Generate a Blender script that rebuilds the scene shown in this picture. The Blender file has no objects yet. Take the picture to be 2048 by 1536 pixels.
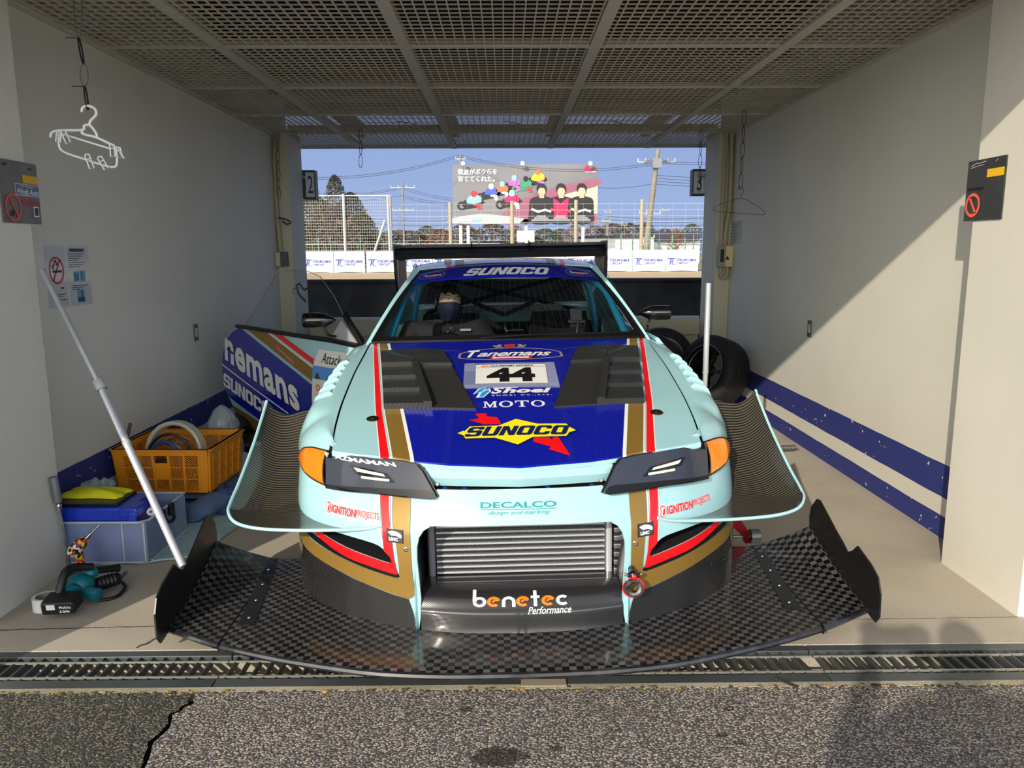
import bpy, bmesh, math, random
from mathutils import Vector as V, Matrix, Euler
from mathutils.bvhtree import BVHTree
from math import sin, cos, pi, radians as R, hypot, atan2, sqrt
random.seed(7)
D = bpy.data
C = bpy.context.scene.collection
sc = bpy.context.scene

# ---------------------------------------------------------------- camera
H = 1.42
cd = D.cameras.new('camera'); cam = D.objects.new('camera', cd); C.objects.link(cam)
cd.sensor_width = 36.0; cd.lens = 36.0 * 1560 / 2048; cd.clip_end = 900; cd.clip_start = .05
_p, _y, _r = R(9.65), R(.5), R(.25)
_f = V((sin(_y)*cos(_p), cos(_y)*cos(_p), -sin(_p))); _rt = _f.cross(V((0,0,1))).normalized(); _up = _rt.cross(_f)
_r2 = _rt*cos(_r) - _up*sin(_r); _u2 = _up*cos(_r) + _rt*sin(_r)
cam.matrix_world = Matrix(((_r2.x,_u2.x,-_f.x,0),(_r2.y,_u2.y,-_f.y,0),(_r2.z,_u2.z,-_f.z,H),(0,0,0,1)))
sc.camera = cam

# ---------------------------------------------------------------- light
SUN_AZ, SUN_EL = R(27), R(24)
sd = D.lights.new('sun', 'SUN'); sd.energy = 3.3; sd.angle = R(.6); sd.color = (1, .90, .76)
sun = D.objects.new('sun', sd); C.objects.link(sun)
sdir = V((sin(SUN_AZ)*cos(SUN_EL), cos(SUN_AZ)*cos(SUN_EL), -sin(SUN_EL)))
sun.rotation_euler = sdir.to_track_quat('-Z', 'Y').to_euler()
sun.location = (-4, -8, 6)
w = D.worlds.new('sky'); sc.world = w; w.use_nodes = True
nt = w.node_tree; bg = nt.nodes['Background']
tc = nt.nodes.new('ShaderNodeTexCoord'); sx = nt.nodes.new('ShaderNodeSeparateXYZ'); nt.links.new(tc.outputs['Generated'], sx.inputs[0])
cr = nt.nodes.new('ShaderNodeValToRGB'); nt.links.new(sx.outputs['Z'], cr.inputs[0]); nt.links.new(cr.outputs[0], bg.inputs[0])
def s2l(c):
    c = c/255.0
    return c/12.92 if c <= .04045 else ((c+.055)/1.055)**2.4
def lin(c): return tuple(s2l(x) for x in c) + (1,)
el = cr.color_ramp.elements
el[0].position = 0; el[0].color = lin((168,188,226)); el[1].position = 1; el[1].color = lin((120,150,205))
for p, c in ((.06,(158,180,224)),(.16,(143,168,220)),(.5,(130,158,212))):
    e = el.new(p); e.color = lin(c)
# sky glow added low on the sun side, to fill the shaded walls
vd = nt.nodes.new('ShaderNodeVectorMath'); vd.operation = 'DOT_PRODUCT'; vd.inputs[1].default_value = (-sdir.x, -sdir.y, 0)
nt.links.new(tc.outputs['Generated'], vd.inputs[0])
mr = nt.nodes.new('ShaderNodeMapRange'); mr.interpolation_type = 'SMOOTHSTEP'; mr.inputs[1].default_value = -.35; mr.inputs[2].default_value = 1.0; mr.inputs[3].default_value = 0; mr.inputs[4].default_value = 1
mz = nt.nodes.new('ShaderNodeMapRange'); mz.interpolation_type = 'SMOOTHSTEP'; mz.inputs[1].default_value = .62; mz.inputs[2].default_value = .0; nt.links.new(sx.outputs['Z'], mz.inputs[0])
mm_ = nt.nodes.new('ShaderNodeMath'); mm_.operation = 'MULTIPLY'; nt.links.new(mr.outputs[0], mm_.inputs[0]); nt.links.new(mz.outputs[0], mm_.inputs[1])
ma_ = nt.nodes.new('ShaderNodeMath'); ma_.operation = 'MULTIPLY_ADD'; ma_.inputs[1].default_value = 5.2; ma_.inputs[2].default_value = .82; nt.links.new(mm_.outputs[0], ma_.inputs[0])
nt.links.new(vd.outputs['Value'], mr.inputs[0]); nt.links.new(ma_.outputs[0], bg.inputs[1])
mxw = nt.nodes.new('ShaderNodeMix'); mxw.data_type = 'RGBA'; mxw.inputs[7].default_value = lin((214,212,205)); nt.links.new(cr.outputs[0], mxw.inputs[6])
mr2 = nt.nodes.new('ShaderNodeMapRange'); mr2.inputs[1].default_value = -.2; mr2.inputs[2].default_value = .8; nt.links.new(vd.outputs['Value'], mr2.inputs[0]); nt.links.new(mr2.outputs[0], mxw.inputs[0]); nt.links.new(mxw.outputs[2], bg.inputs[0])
vs = sc.view_settings
vs.view_transform = 'Standard'; vs.look = 'None'; vs.gamma = 1; vs.exposure = 0.30; vs.use_curve_mapping = False
sc.cycles.max_bounces = 10; sc.cycles.transparent_max_bounces = 24; sc.cycles.diffuse_bounces = 5
sc.cycles.use_denoising = True; sc.cycles.sample_clamp_indirect = 6

# ---------------------------------------------------------------- materials
def nodes(name):
    m = D.materials.new(name); m.use_nodes = True
    return m, m.node_tree.nodes, m.node_tree.links, m.node_tree.nodes['Principled BSDF']
def mat(name, col, rough=.5, metal=0, coat=0, bump=0, bscale=40, var=0, vscale=3, spec=.5, alpha=1, emis=0, coatr=.03, dirt=None):
    m, N, L, b = nodes(name)
    c = lin(col)
    b.inputs['Base Color'].default_value = c; b.inputs['Roughness'].default_value = rough
    b.inputs['Metallic'].default_value = metal; b.inputs['Coat Weight'].default_value = coat
    b.inputs['Coat Roughness'].default_value = coatr; b.inputs['Specular IOR Level'].default_value = spec
    b.inputs['Alpha'].default_value = alpha
    if emis:
        b.inputs['Emission Color'].default_value = c; b.inputs['Emission Strength'].default_value = emis
    t = N.new('ShaderNodeTexCoord')
    n = N.new('ShaderNodeTexNoise'); n.inputs['Scale'].default_value = vscale; n.inputs['Detail'].default_value = 6
    L.new(t.outputs['Object'], n.inputs['Vector'])
    mx = N.new('ShaderNodeMix'); mx.data_type = 'RGBA'
    d = dirt and lin(dirt) or tuple(x*(1-(var or .04)) for x in c[:3])+(1,)
    mx.inputs[6].default_value = c; mx.inputs[7].default_value = d
    rp = N.new('ShaderNodeMapRange'); rp.inputs[1].default_value = .42; rp.inputs[2].default_value = .68
    L.new(n.outputs['Fac'], rp.inputs[0]); 
    if dirt:
        rp.inputs[4].default_value = var or .5
    L.new(rp.outputs[0], mx.inputs[0]); L.new(mx.outputs[2], b.inputs['Base Color'])
    if bump:
        n2 = N.new('ShaderNodeTexNoise'); n2.inputs['Scale'].default_value = bscale; n2.inputs['Detail'].default_value = 4
        L.new(t.outputs['Object'], n2.inputs['Vector'])
        bp = N.new('ShaderNodeBump'); bp.inputs['Strength'].default_value = bump; bp.inputs['Distance'].default_value = .01
        L.new(n2.outputs['Fac'], bp.inputs['Height']); L.new(bp.outputs[0], b.inputs['Normal'])
    return m
def math_(N, L, op, a, b=None):
    n = N.new('ShaderNodeMath'); n.operation = op
    for i, x in enumerate((a, b)):
        if x is None: continue
        if isinstance(x, (int, float)): n.inputs[i].default_value = x
        else: L.new(x, n.inputs[i])
    return n.outputs[0]
def twill(name, scale=190, c1=(16,17,20), c2=(88,86,84), ang=(1,1,1), coat=1, r1=.5, r2=.3, brown=0):
    """carbon twill: fine diagonal bright / dark ribs under lacquer"""
    m, N, L, b = nodes(name)
    t = N.new('ShaderNodeTexCoord'); s = N.new('ShaderNodeSeparateXYZ'); L.new(t.outputs['Object'], s.inputs[0])
    a = math_(N, L, 'ADD', math_(N, L, 'MULTIPLY', s.outputs[0], ang[0]*scale), math_(N, L, 'MULTIPLY', s.outputs[1], ang[1]*scale))
    a = math_(N, L, 'ADD', a, math_(N, L, 'MULTIPLY', s.outputs[2], ang[2]*scale))
    f = math_(N, L, 'FRACT', math_(N, L, 'MULTIPLY', a, .5))
    f = math_(N, L, 'GREATER_THAN', f, .5)
    mx = N.new('ShaderNodeMix'); mx.data_type = 'RGBA'; mx.inputs[6].default_value = lin(c1); mx.inputs[7].default_value = lin(c2)
    L.new(f, mx.inputs[0]); L.new(mx.outputs[2], b.inputs['Base Color'])
    rr = N.new('ShaderNodeMapRange'); rr.inputs[3].default_value = r1; rr.inputs[4].default_value = r2; L.new(f, rr.inputs[0]); L.new(rr.outputs[0], b.inputs['Roughness'])
    b.inputs['Coat Weight'].default_value = coat; b.inputs['Coat Roughness'].default_value = .04
    return m
def checker(name, c1, c2, size, rot=0):
    """spread-tow carbon: flat squares, alternately bright and dark, with a little wear"""
    m, N, L, b = nodes(name)
    t = N.new('ShaderNodeTexCoord'); mp = N.new('ShaderNodeMapping'); mp.inputs['Rotation'].default_value = (0,0,rot)
    L.new(t.outputs['Object'], mp.inputs[0])
    sx = N.new('ShaderNodeSeparateXYZ'); L.new(mp.outputs[0], sx.inputs[0])
    fx = math_(N,L,'FLOOR', math_(N,L,'MULTIPLY', sx.outputs[0], 1/size)); fy = math_(N,L,'FLOOR', math_(N,L,'MULTIPLY', sx.outputs[1], 1/size))
    par = math_(N,L,'ABSOLUTE', math_(N,L,'MODULO', math_(N,L,'ADD',fx,fy), 2))
    wn = N.new('ShaderNodeTexWhiteNoise'); cb = N.new('ShaderNodeCombineXYZ'); L.new(fx, cb.inputs[0]); L.new(fy, cb.inputs[1]); L.new(cb.outputs[0], wn.inputs[0])
    mx = N.new('ShaderNodeMix'); mx.data_type = 'RGBA'; mx.inputs[6].default_value = lin(c1); mx.inputs[7].default_value = lin(c2); L.new(par, mx.inputs[0])
    m2 = N.new('ShaderNodeMix'); m2.data_type = 'RGBA'; m2.blend_type = 'MULTIPLY'; m2.inputs[0].default_value = .45
    L.new(mx.outputs[2], m2.inputs[6]); L.new(wn.outputs[0], m2.inputs[7]); L.new(m2.outputs[2], b.inputs['Base Color'])
    rr = N.new('ShaderNodeMapRange'); rr.inputs[3].default_value = .32; rr.inputs[4].default_value = .48; L.new(par, rr.inputs[0]); L.new(rr.outputs[0], b.inputs['Roughness'])
    n = N.new('ShaderNodeTexNoise'); n.inputs['Scale'].default_value = 30; L.new(t.outputs['Object'], n.inputs[0])
    b.inputs['Coat Weight'].default_value = .55; b.inputs['Coat Roughness'].default_value = .1
    return m
def glass(name, tint=(235,240,240), refl=.5, ior=1.45, dens=None):
    m = D.materials.new(name); m.use_nodes = True; N = m.node_tree.nodes; L = m.node_tree.links
    N.remove(N['Principled BSDF']); o = N['Material Output']
    t = N.new('ShaderNodeBsdfTransparent'); t.inputs[0].default_value = lin(tint)
    g = N.new('ShaderNodeBsdfGlossy'); g.inputs[1].default_value = .02
    f = N.new('ShaderNodeFresnel'); ge = N.new('ShaderNodeNewGeometry')
    L.new(math_(N, L, 'POWER', ior, math_(N, L, 'SUBTRACT', 1, math_(N, L, 'MULTIPLY', ge.outputs['Backfacing'], 2))), f.inputs[0])
    x = N.new('ShaderNodeMixShader'); k = math_(N, L, 'MULTIPLY', f.outputs[0], refl)
    L.new(k, x.inputs[0]); L.new(t.outputs[0], x.inputs[1]); L.new(g.outputs[0], x.inputs[2])
    L.new(x.outputs[0], o.inputs[0]); return m

MINT = mat('mint_paint', (163,209,214), .32, coat=.8, var=.01)
WHITE = mat('white_vinyl', (232,234,228), .4, coat=.3)
BLUE = mat('blue_vinyl', (6,22,150), .3, coat=.7)
GOLD = mat('gold_vinyl', (150,118,52), .42, metal=.35, coat=.3)
RED = mat('red_vinyl', (235,14,22), .35, coat=.4)
YELL = mat('yellow_vinyl', (250,228,30), .4, coat=.3)
ORNG = mat('orange_vinyl', (255,120,10), .4, coat=.3)
TEAL = mat('teal_vinyl', (20,140,140), .4)
CYAN = mat('cyan_vinyl', (30,150,225), .4)
PINK = mat('pink_outline_vinyl', (245,190,190), .4)
NAVY = mat('navy_vinyl', (12,30,80), .4)
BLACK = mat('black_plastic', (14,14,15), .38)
BLACKM = mat('matt_black', (17,17,18), .7, var=.3)
GLOSSB = mat('gloss_black', (12,12,13), .14, coat=.6)
DARK = mat('dark_interior', (10,10,11), .8)
RUBBER = mat('tyre_rubber', (34,34,36), .75, bump=.15, bscale=90, var=.25)
CHROME = mat('chrome', (205,208,210), .16, metal=1)
ALU = mat('brushed_aluminium', (196,199,204), .34, metal=.45, bump=.03, bscale=120, var=.12)
ALUD = mat('cast_aluminium', (128,130,133), .45, metal=.7, var=.2)
STEEL = mat('bolt_steel', (150,150,148), .3, metal=.9)
TW = twill('carbon_twill', 230, (8,9,12), (50,49,49), (1,1,1))
TWF = twill('carbon_twill_canard', 150, (7,8,9), (84,78,66), (-.10,1,.25))
TWV = twill('carbon_twill_vent', 330, (33,33,33), (46,46,45), (.5,1,0), coat=.1, r1=.55, r2=.45)
TWB = twill('carbon_twill_lamp', 260, (20,23,34), (66,72,86), (.9,0,1), coat=.5)
TOW = checker('spread_tow_carbon', (9,8,8), (84,82,80), .0235)
GLASS = glass('windscreen_glass', (205,214,214), .55, 1.38)
CLEAR = glass('clear_acrylic', (238,242,242), .45, 1.4)

# ---------------------------------------------------------------- mesh helpers
def link(o, parent=None):
    C.objects.link(o)
    if parent is not None: o.parent = parent
    return o
def mk(name, vs_, fs, m, parent=None, midx=None, smooth=True, sol=0, auto=40):
    me = D.meshes.new(name); me.from_pydata([tuple(v) for v in vs_], [], fs); 
    for x in (m if isinstance(m, (list, tuple)) else [m]): me.materials.append(x)
    if midx: me.polygons.foreach_set('material_index', midx)
    me.validate(); me.update()
    if smooth:
        bm = bmesh.new(); bm.from_mesh(me)
        for f in bm.faces: f.smooth = True
        ca = R(auto)
        for e in bm.edges:
            if len(e.link_faces) != 2 or e.calc_face_angle(0) > ca: e.smooth = False
        bm.to_mesh(me); bm.free()
    o = link(D.objects.new(name, me), parent)
    if sol:
        s = o.modifiers.new('thickness', 'SOLIDIFY'); s.thickness = sol; s.offset = -1
    return o
def tag(o, label=None, cat=None, group=None, kind=None):
    if label: o['label'] = label
    if cat: o['category'] = cat
    if group: o['group'] = group
    if kind: o['kind'] = kind
    return o
def empty(name, loc=(0,0,0), rz=0, label=None, cat=None, group=None, rot=None):
    o = D.objects.new(name, None); C.objects.link(o); o.location = loc; o.rotation_euler = rot or (0,0,rz); o.empty_display_size = .1
    return tag(o, label, cat, group)
def frame(ax):
    ax = V(ax).normalized(); a = V((0,0,1)) if abs(ax.z) < .9 else V((1,0,0))
    u = a.cross(ax).normalized(); return u, ax.cross(u), ax
class MB:
    def __init__(s): s.v = []; s.f = []; s.m = []
    def add(s, vs_, fs, mi=0, M=None):
        n = len(s.v); s.v += [(M @ V(v)) if M is not None else V(v) for v in vs_]
        s.f += [tuple(i+n for i in f) for f in fs]; s.m += [mi]*len(fs); return s
    def box(s, a, b, mi=0, M=None):
        x0,y0,z0 = a; x1,y1,z1 = b
        if x0>x1: x0,x1=x1,x0
        if y0>y1: y0,y1=y1,y0
        if z0>z1: z0,z1=z1,z0
        return s.add([(x0,y0,z0),(x1,y0,z0),(x1,y1,z0),(x0,y1,z0),(x0,y0,z1),(x1,y0,z1),(x1,y1,z1),(x0,y1,z1)],
            [(0,3,2,1),(4,5,6,7),(0,1,5,4),(1,2,6,5),(2,3,7,6),(3,0,4,7)], mi, M)
    def tube(s, pts, r, n=8, mi=0, cap=True, closed=False, M=None):
        pts = [V(p) for p in pts]; k = len(pts); rs = r if isinstance(r, (list,tuple)) else [r]*k
        vs_ = []; u = None
        for i, p in enumerate(pts):
            if closed: t = pts[(i+1)%k]-pts[i-1]
            else: t = pts[min(i+1,k-1)]-pts[max(i-1,0)]
            t = t.normalized() if t.length > 1e-9 else V((0,0,1))
            if u is None: u = frame(t)[0]
            else:
                u = (u - t*u.dot(t)); u = u.normalized() if u.length > 1e-6 else frame(t)[0]
            w_ = t.cross(u)
            for j in range(n):
                a = 2*pi*j/n; vs_.append(p + (u*cos(a)+w_*sin(a))*rs[i])
        fs = []
        for i in range(k if closed else k-1):
            for j in range(n):
                a = i*n+j; b = i*n+(j+1)%n; c = ((i+1)%k)*n+(j+1)%n; d = ((i+1)%k)*n+j; fs.append((a,b,c,d))
        if cap and not closed: fs += [tuple(range(n))[::-1], tuple((k-1)*n+j for j in range(n))]
        return s.add(vs_, fs, mi, M)
    def cyl(s, a, b, r, n=16, mi=0, r2=None, M=None): return s.tube([a,b], [r, r if r2 is None else r2], n, mi, M=M)
    def lathe(s, prof, c, ax, n=24, mi=0, closed=False, M=None):
        """prof: (radius, distance along ax)"""
        u, w_, t = frame(ax); c = V(c); vs_ = []
        for r_, h_ in prof:
            for j in range(n):
                a = 2*pi*j/n; vs_.append(c + t*h_ + (u*cos(a)+w_*sin(a))*r_)
        fs = []; k = len(prof)
        for i in range(k if closed else k-1):
            for j in range(n): fs.append((i*n+j, i*n+(j+1)%n, ((i+1)%k)*n+(j+1)%n, ((i+1)%k)*n+j))
        return s.add(vs_, fs, mi, M)
    def prism(s, poly, fn, h0, h1, mi=0, M=None):
        """poly 2D, fn(u,v,h)->xyz ; convex or simple polygon"""
        k = len(poly); vs_ = [fn(u,v_,h0) for u,v_ in poly] + [fn(u,v_,h1) for u,v_ in poly]
        fs = [tuple(range(k))[::-1], tuple(range(k,2*k))] + [(i,(i+1)%k,k+(i+1)%k,k+i) for i in range(k)]
        return s.add(vs_, fs, mi, M)
    def grid(s, nu, nv, fn, mi=0, cols=None, M=None):
        vs_ = [fn(i/nu, j/nv) for i in range(nu+1) for j in range(nv+1)]
        fs = []; ms = []
        for i in range(nu):
            for j in range(nv):
                a = i*(nv+1)+j; fs.append((a, a+nv+1, a+nv+2, a+1)); ms.append(cols(i,j) if cols else mi)
        n0 = len(s.m); s.add(vs_, fs, mi, M); s.m[n0:] = ms; return s
    def sphere(s, c, r, n=12, mi=0, M=None):
        r = r if isinstance(r, (tuple,list)) else (r,r,r); c = V(c)
        k = n//2
        vs_ = [c+V((r[0]*sin(pi*i/k)*cos(2*pi*j/n), r[1]*sin(pi*i/k)*sin(2*pi*j/n), r[2]*cos(pi*i/k))) for i in range(k+1) for j in range(n)]
        return s.add(vs_, [(i*n+j,(i+1)*n+j,(i+1)*n+(j+1)%n,i*n+(j+1)%n) for i in range(k) for j in range(n)], mi, M)
    def build(s, name, m, parent=None, smooth=True, bevel=0, sol=0, auto=40, weld=False):
        o = mk(name, s.v, s.f, m, parent, s.m, smooth, sol, auto)
        if weld:
            bm = bmesh.new(); bm.from_mesh(o.data); bmesh.ops.remove_doubles(bm, verts=bm.verts, dist=1e-5); bm.to_mesh(o.data); bm.free()
        if bevel:
            b = o.modifiers.new('bevel', 'BEVEL'); b.width = bevel; b.segments = 2; b.limit_method = 'ANGLE'
        return o
def cmr(P, n=6, closed=False):
    """Catmull-Rom through points"""
    P = [V(p) for p in P]; k = len(P); out = []
    for i in range(k if closed else k-1):
        p0 = P[i-1] if (closed or i) else P[0]*2-P[1]; p1 = P[i]; p2 = P[(i+1)%k]
        p3 = P[(i+2)%k] if (closed or i+2 < k) else P[-1]*2-P[-2]
        for j in range(n):
            t = j/n; out.append(.5*((2*p1)+(p2-p0)*t+(2*p0-5*p1+4*p2-p3)*t*t+(3*p1-p0-3*p2+p3)*t**3))
    if not closed: out.append(P[-1])
    return out
def itp(xs, ys, x):
    """smooth (monotone cubic) interpolation"""
    k = len(xs)
    if x <= xs[0]: return ys[0]
    if x >= xs[-1]: return ys[-1]
    d = [(ys[i+1]-ys[i])/(xs[i+1]-xs[i]) for i in range(k-1)]
    m = [d[0]]+[0 if d[i-1]*d[i] <= 0 else 2*d[i-1]*d[i]/(d[i-1]+d[i]) for i in range(1,k-1)]+[d[-1]]
    for i in range(k-1):
        if x <= xs[i+1]:
            h = xs[i+1]-xs[i]; t = (x-xs[i])/h
            return (2*t**3-3*t*t+1)*ys[i]+(t**3-2*t*t+t)*h*m[i]+(-2*t**3+3*t*t)*ys[i+1]+(t**3-t*t)*h*m[i+1]
def lit(xs, ys, x):
    for i in range(len(xs)-1):
        if x <= xs[i+1]: 
            t = max(0,(x-xs[i])/(xs[i+1]-xs[i])); return ys[i]+(ys[i+1]-ys[i])*t
    return ys[-1]
# ---- flat shapes and lettering, then laid on a surface
def _ev(cu):
    o = D.objects.new('tmp', cu); C.objects.link(o); bpy.context.view_layer.update()
    dg = bpy.context.evaluated_depsgraph_get(); me = D.meshes.new_from_object(o.evaluated_get(dg))
    bm = bmesh.new(); bm.from_mesh(me); D.objects.remove(o); D.meshes.remove(me); D.curves.remove(cu)
    bmesh.ops.remove_doubles(bm, verts=bm.verts, dist=1e-5)
    return bm
def fill(loops):
    cu = D.curves.new('s', 'CURVE'); cu.dimensions = '2D'; cu.fill_mode = 'BOTH'
    for lp in loops:
        sp = cu.splines.new('POLY'); sp.points.add(len(lp)-1); sp.use_cyclic_u = True
        for i, p in enumerate(lp): sp.points[i].co = (p[0], p[1], 0, 1)
    return _ev(cu)
def text(s, box, shear=0, bold=0, space=1, keep=False, res=4):
    """lettering filling box (u0,v0,u1,v1)"""
    cu = D.curves.new('t', 'FONT'); cu.body = s; cu.shear = shear; cu.offset = bold; cu.space_character = space; cu.resolution_u = res; cu.fill_mode = 'FRONT'
    bm = _ev(cu); xs = [v.co.x for v in bm.verts]; ys = [v.co.y for v in bm.verts]
    x0,x1,y0,y1 = min(xs),max(xs),min(ys),max(ys); u0,v0,u1,v1 = box
    for v in bm.verts: v.co = V((u0+(v.co.x-x0)/(x1-x0)*(u1-u0), v0+(v.co.y-y0)/(y1-y0)*(v1-v0), 0))
    return bm
def lay(name, bm, fn, m, parent, step=0, h=.0015, xf=None):
    """2D mesh -> surface fn(u,v,h)"""
    if xf:
        for v in bm.verts: v.co.x, v.co.y = xf(v.co.x, v.co.y)
    if step:
        for ax in (0,1):
            c = [v.co[ax] for v in bm.verts]; a, b = min(c), max(c); k = math.ceil(a/step)
            while k*step < b:
                co = V((0,0,0)); co[ax] = k*step; no = V((0,0,0)); no[ax] = 1
                bmesh.ops.bisect_plane(bm, geom=bm.verts[:]+bm.edges[:]+bm.faces[:], plane_co=co, plane_no=no, dist=1e-6); k += 1
    bmesh.ops.recalc_face_normals(bm, faces=bm.faces) if False else None
    for f in bm.faces:
        if f.normal.z < 0: f.normal_flip()
    uv = [(v.co.x, v.co.y) for v in bm.verts]
    vs_ = [fn(v.co.x, v.co.y, h) for v in bm.verts]
    for i, v in enumerate(bm.verts): v.index = i
    fs = [tuple(v.index for v in f.verts) for f in bm.faces]; bm.free()
    if fs:   # faces look along +h
        k = max(range(len(fs)), key=lambda q: (V(vs_[fs[q][1]])-V(vs_[fs[q][0]])).cross(V(vs_[fs[q][2]])-V(vs_[fs[q][0]])).length if len(fs) < 400 or q < 400 else 0)
        a, b, c = (V(vs_[i]) for i in fs[k][:3]); i0 = fs[k][0]
        if (b-a).cross(c-a).dot(V(fn(*uv[i0], h+.01))-V(fn(*uv[i0], h))) < 0: fs = [f[::-1] for f in fs]
    return mk(name, vs_, fs, m, parent, smooth=bool(step), auto=60)
def circ(cx, cy, rx, ry=None, n=28, a0=0, a1=2*pi):
    ry = ry or rx; full = abs(a1-a0-2*pi) < 1e-6
    return [(cx+rx*cos(a0+(a1-a0)*i/(n if full else n-1)), cy+ry*sin(a0+(a1-a0)*i/(n if full else n-1))) for i in range(n)]
def rect(x0,y0,x1,y1): return [(x0,y0),(x1,y0),(x1,y1),(x0,y1)]
def rrect(x0,y0,x1,y1,r,n=4):
    o = []
    for cx,cy,a in ((x1-r,y0+r,-pi/2),(x1-r,y1-r,0),(x0+r,y1-r,pi/2),(x0+r,y0+r,pi)):
        o += [(cx+r*cos(a+pi/2*i/n), cy+r*sin(a+pi/2*i/n)) for i in range(n+1)]
    return o
def sm(P, n=5, closed=True): return [(p.x,p.y) for p in cmr([(x,y,0) for x,y in P], n, closed)]
def stroke(pts, w_):
    """2D polyline -> thick outline polygon"""
    pts = [V((p[0],p[1])) for p in pts]; L_, R_ = [], []
    for i, p in enumerate(pts):
        t = (pts[min(i+1,len(pts)-1)]-pts[max(i-1,0)]).normalized(); n = V((-t.y,t.x))*w_/2
        L_.append(tuple(p+n)); R_.append(tuple(p-n))
    return L_+R_[::-1]
def merge(*bms):
    a = bms[0]
    for b in bms[1:]:
        me = D.meshes.new('x'); b.to_mesh(me); a.from_mesh(me); D.meshes.remove(me); b.free()
    return a
def copy_tree(o, parent=None):
    c = o.copy(); C.objects.link(c); c.parent = parent
    for ch in list(o.children): copy_tree(ch, c)
    return c

def at(x, y, Y):
    """point of the place seen at pixel (x,y), at depth Y"""
    d = _f + _r2*((x-1024)/1560) - _u2*((y-768)/1560); return V((0,0,H)) + d*(Y/d.y)
def struct(o): o['kind'] = 'structure'; return o
# ---------------------------------------------------------------- structure materials
def stucco(name, col, stripes=False):
    m, N, L, b = nodes(name)
    t = N.new('ShaderNodeTexCoord'); n = N.new('ShaderNodeTexNoise'); n.inputs['Scale'].default_value = 1.3; n.inputs['Detail'].default_value = 8; L.new(t.outputs['Object'], n.inputs[0])
    mx = N.new('ShaderNodeMix'); mx.data_type = 'RGBA'; mx.inputs[6].default_value = lin(col); mx.inputs[7].default_value = lin(tuple(c*.9 for c in col)); L.new(n.outputs[0], mx.inputs[0])
    # scuffs and chips
    v = N.new('ShaderNodeTexNoise'); v.inputs['Scale'].default_value = 7; v.inputs['Detail'].default_value = 12; v.inputs['Roughness'].default_value = .8; L.new(t.outputs['Object'], v.inputs[0])
    k = math_(N,L,'GREATER_THAN', v.outputs[0], .735)
    m3 = N.new('ShaderNodeMix'); m3.data_type = 'RGBA'; L.new(math_(N,L,'MULTIPLY',k,.5), m3.inputs[0]); L.new(mx.outputs[2], m3.inputs[6]); m3.inputs[7].default_value = lin((84,80,74))
    out = m3.outputs[2]
    if stripes:
        s = N.new('ShaderNodeSeparateXYZ'); L.new(t.outputs['Object'], s.inputs[0])
        n3 = N.new('ShaderNodeTexNoise'); n3.inputs['Scale'].default_value = 3; L.new(t.outputs['Object'], n3.inputs[0])
        z = math_(N,L,'ADD', s.outputs[2], math_(N,L,'MULTIPLY', math_(N,L,'SUBTRACT', n3.outputs[0], .5), .012))
        a = math_(N,L,'MULTIPLY', math_(N,L,'GREATER_THAN', z, .205), math_(N,L,'LESS_THAN', z, .372))
        c = math_(N,L,'LESS_THAN', z, .112)
        q = math_(N,L,'MAXIMUM', a, c)
        n4 = N.new('ShaderNodeTexNoise'); n4.inputs['Scale'].default_value = 22; n4.inputs['Detail'].default_value = 9; L.new(t.outputs['Object'], n4.inputs[0])
        q = math_(N,L,'MULTIPLY', q, math_(N,L,'LESS_THAN', n4.outputs[0], .68))
        m4 = N.new('ShaderNodeMix'); m4.data_type = 'RGBA'; L.new(q, m4.inputs[0]); L.new(out, m4.inputs[6]); m4.inputs[7].default_value = lin((48,56,122)); out = m4.outputs[2]
    L.new(out, b.inputs['Base Color']); b.inputs['Roughness'].default_value = .62; b.inputs['Specular IOR Level'].default_value = .35
    n2 = N.new('ShaderNodeTexNoise'); n2.inputs['Scale'].default_value = 120; n2.inputs['Detail'].default_value = 2; L.new(t.outputs['Object'], n2.inputs[0])
    bp = N.new('ShaderNodeBump'); bp.inputs['Strength'].default_value = .16; bp.inputs['Distance'].default_value = .005; L.new(n2.outputs[0], bp.inputs['Height']); L.new(bp.outputs[0], b.inputs['Normal'])
    return m
STUC = stucco('painted_render', (228,223,208)); STUS = stucco('painted_render_striped', (228,223,208), True)
STUG = stucco('painted_render_green', (206,202,178))
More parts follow.
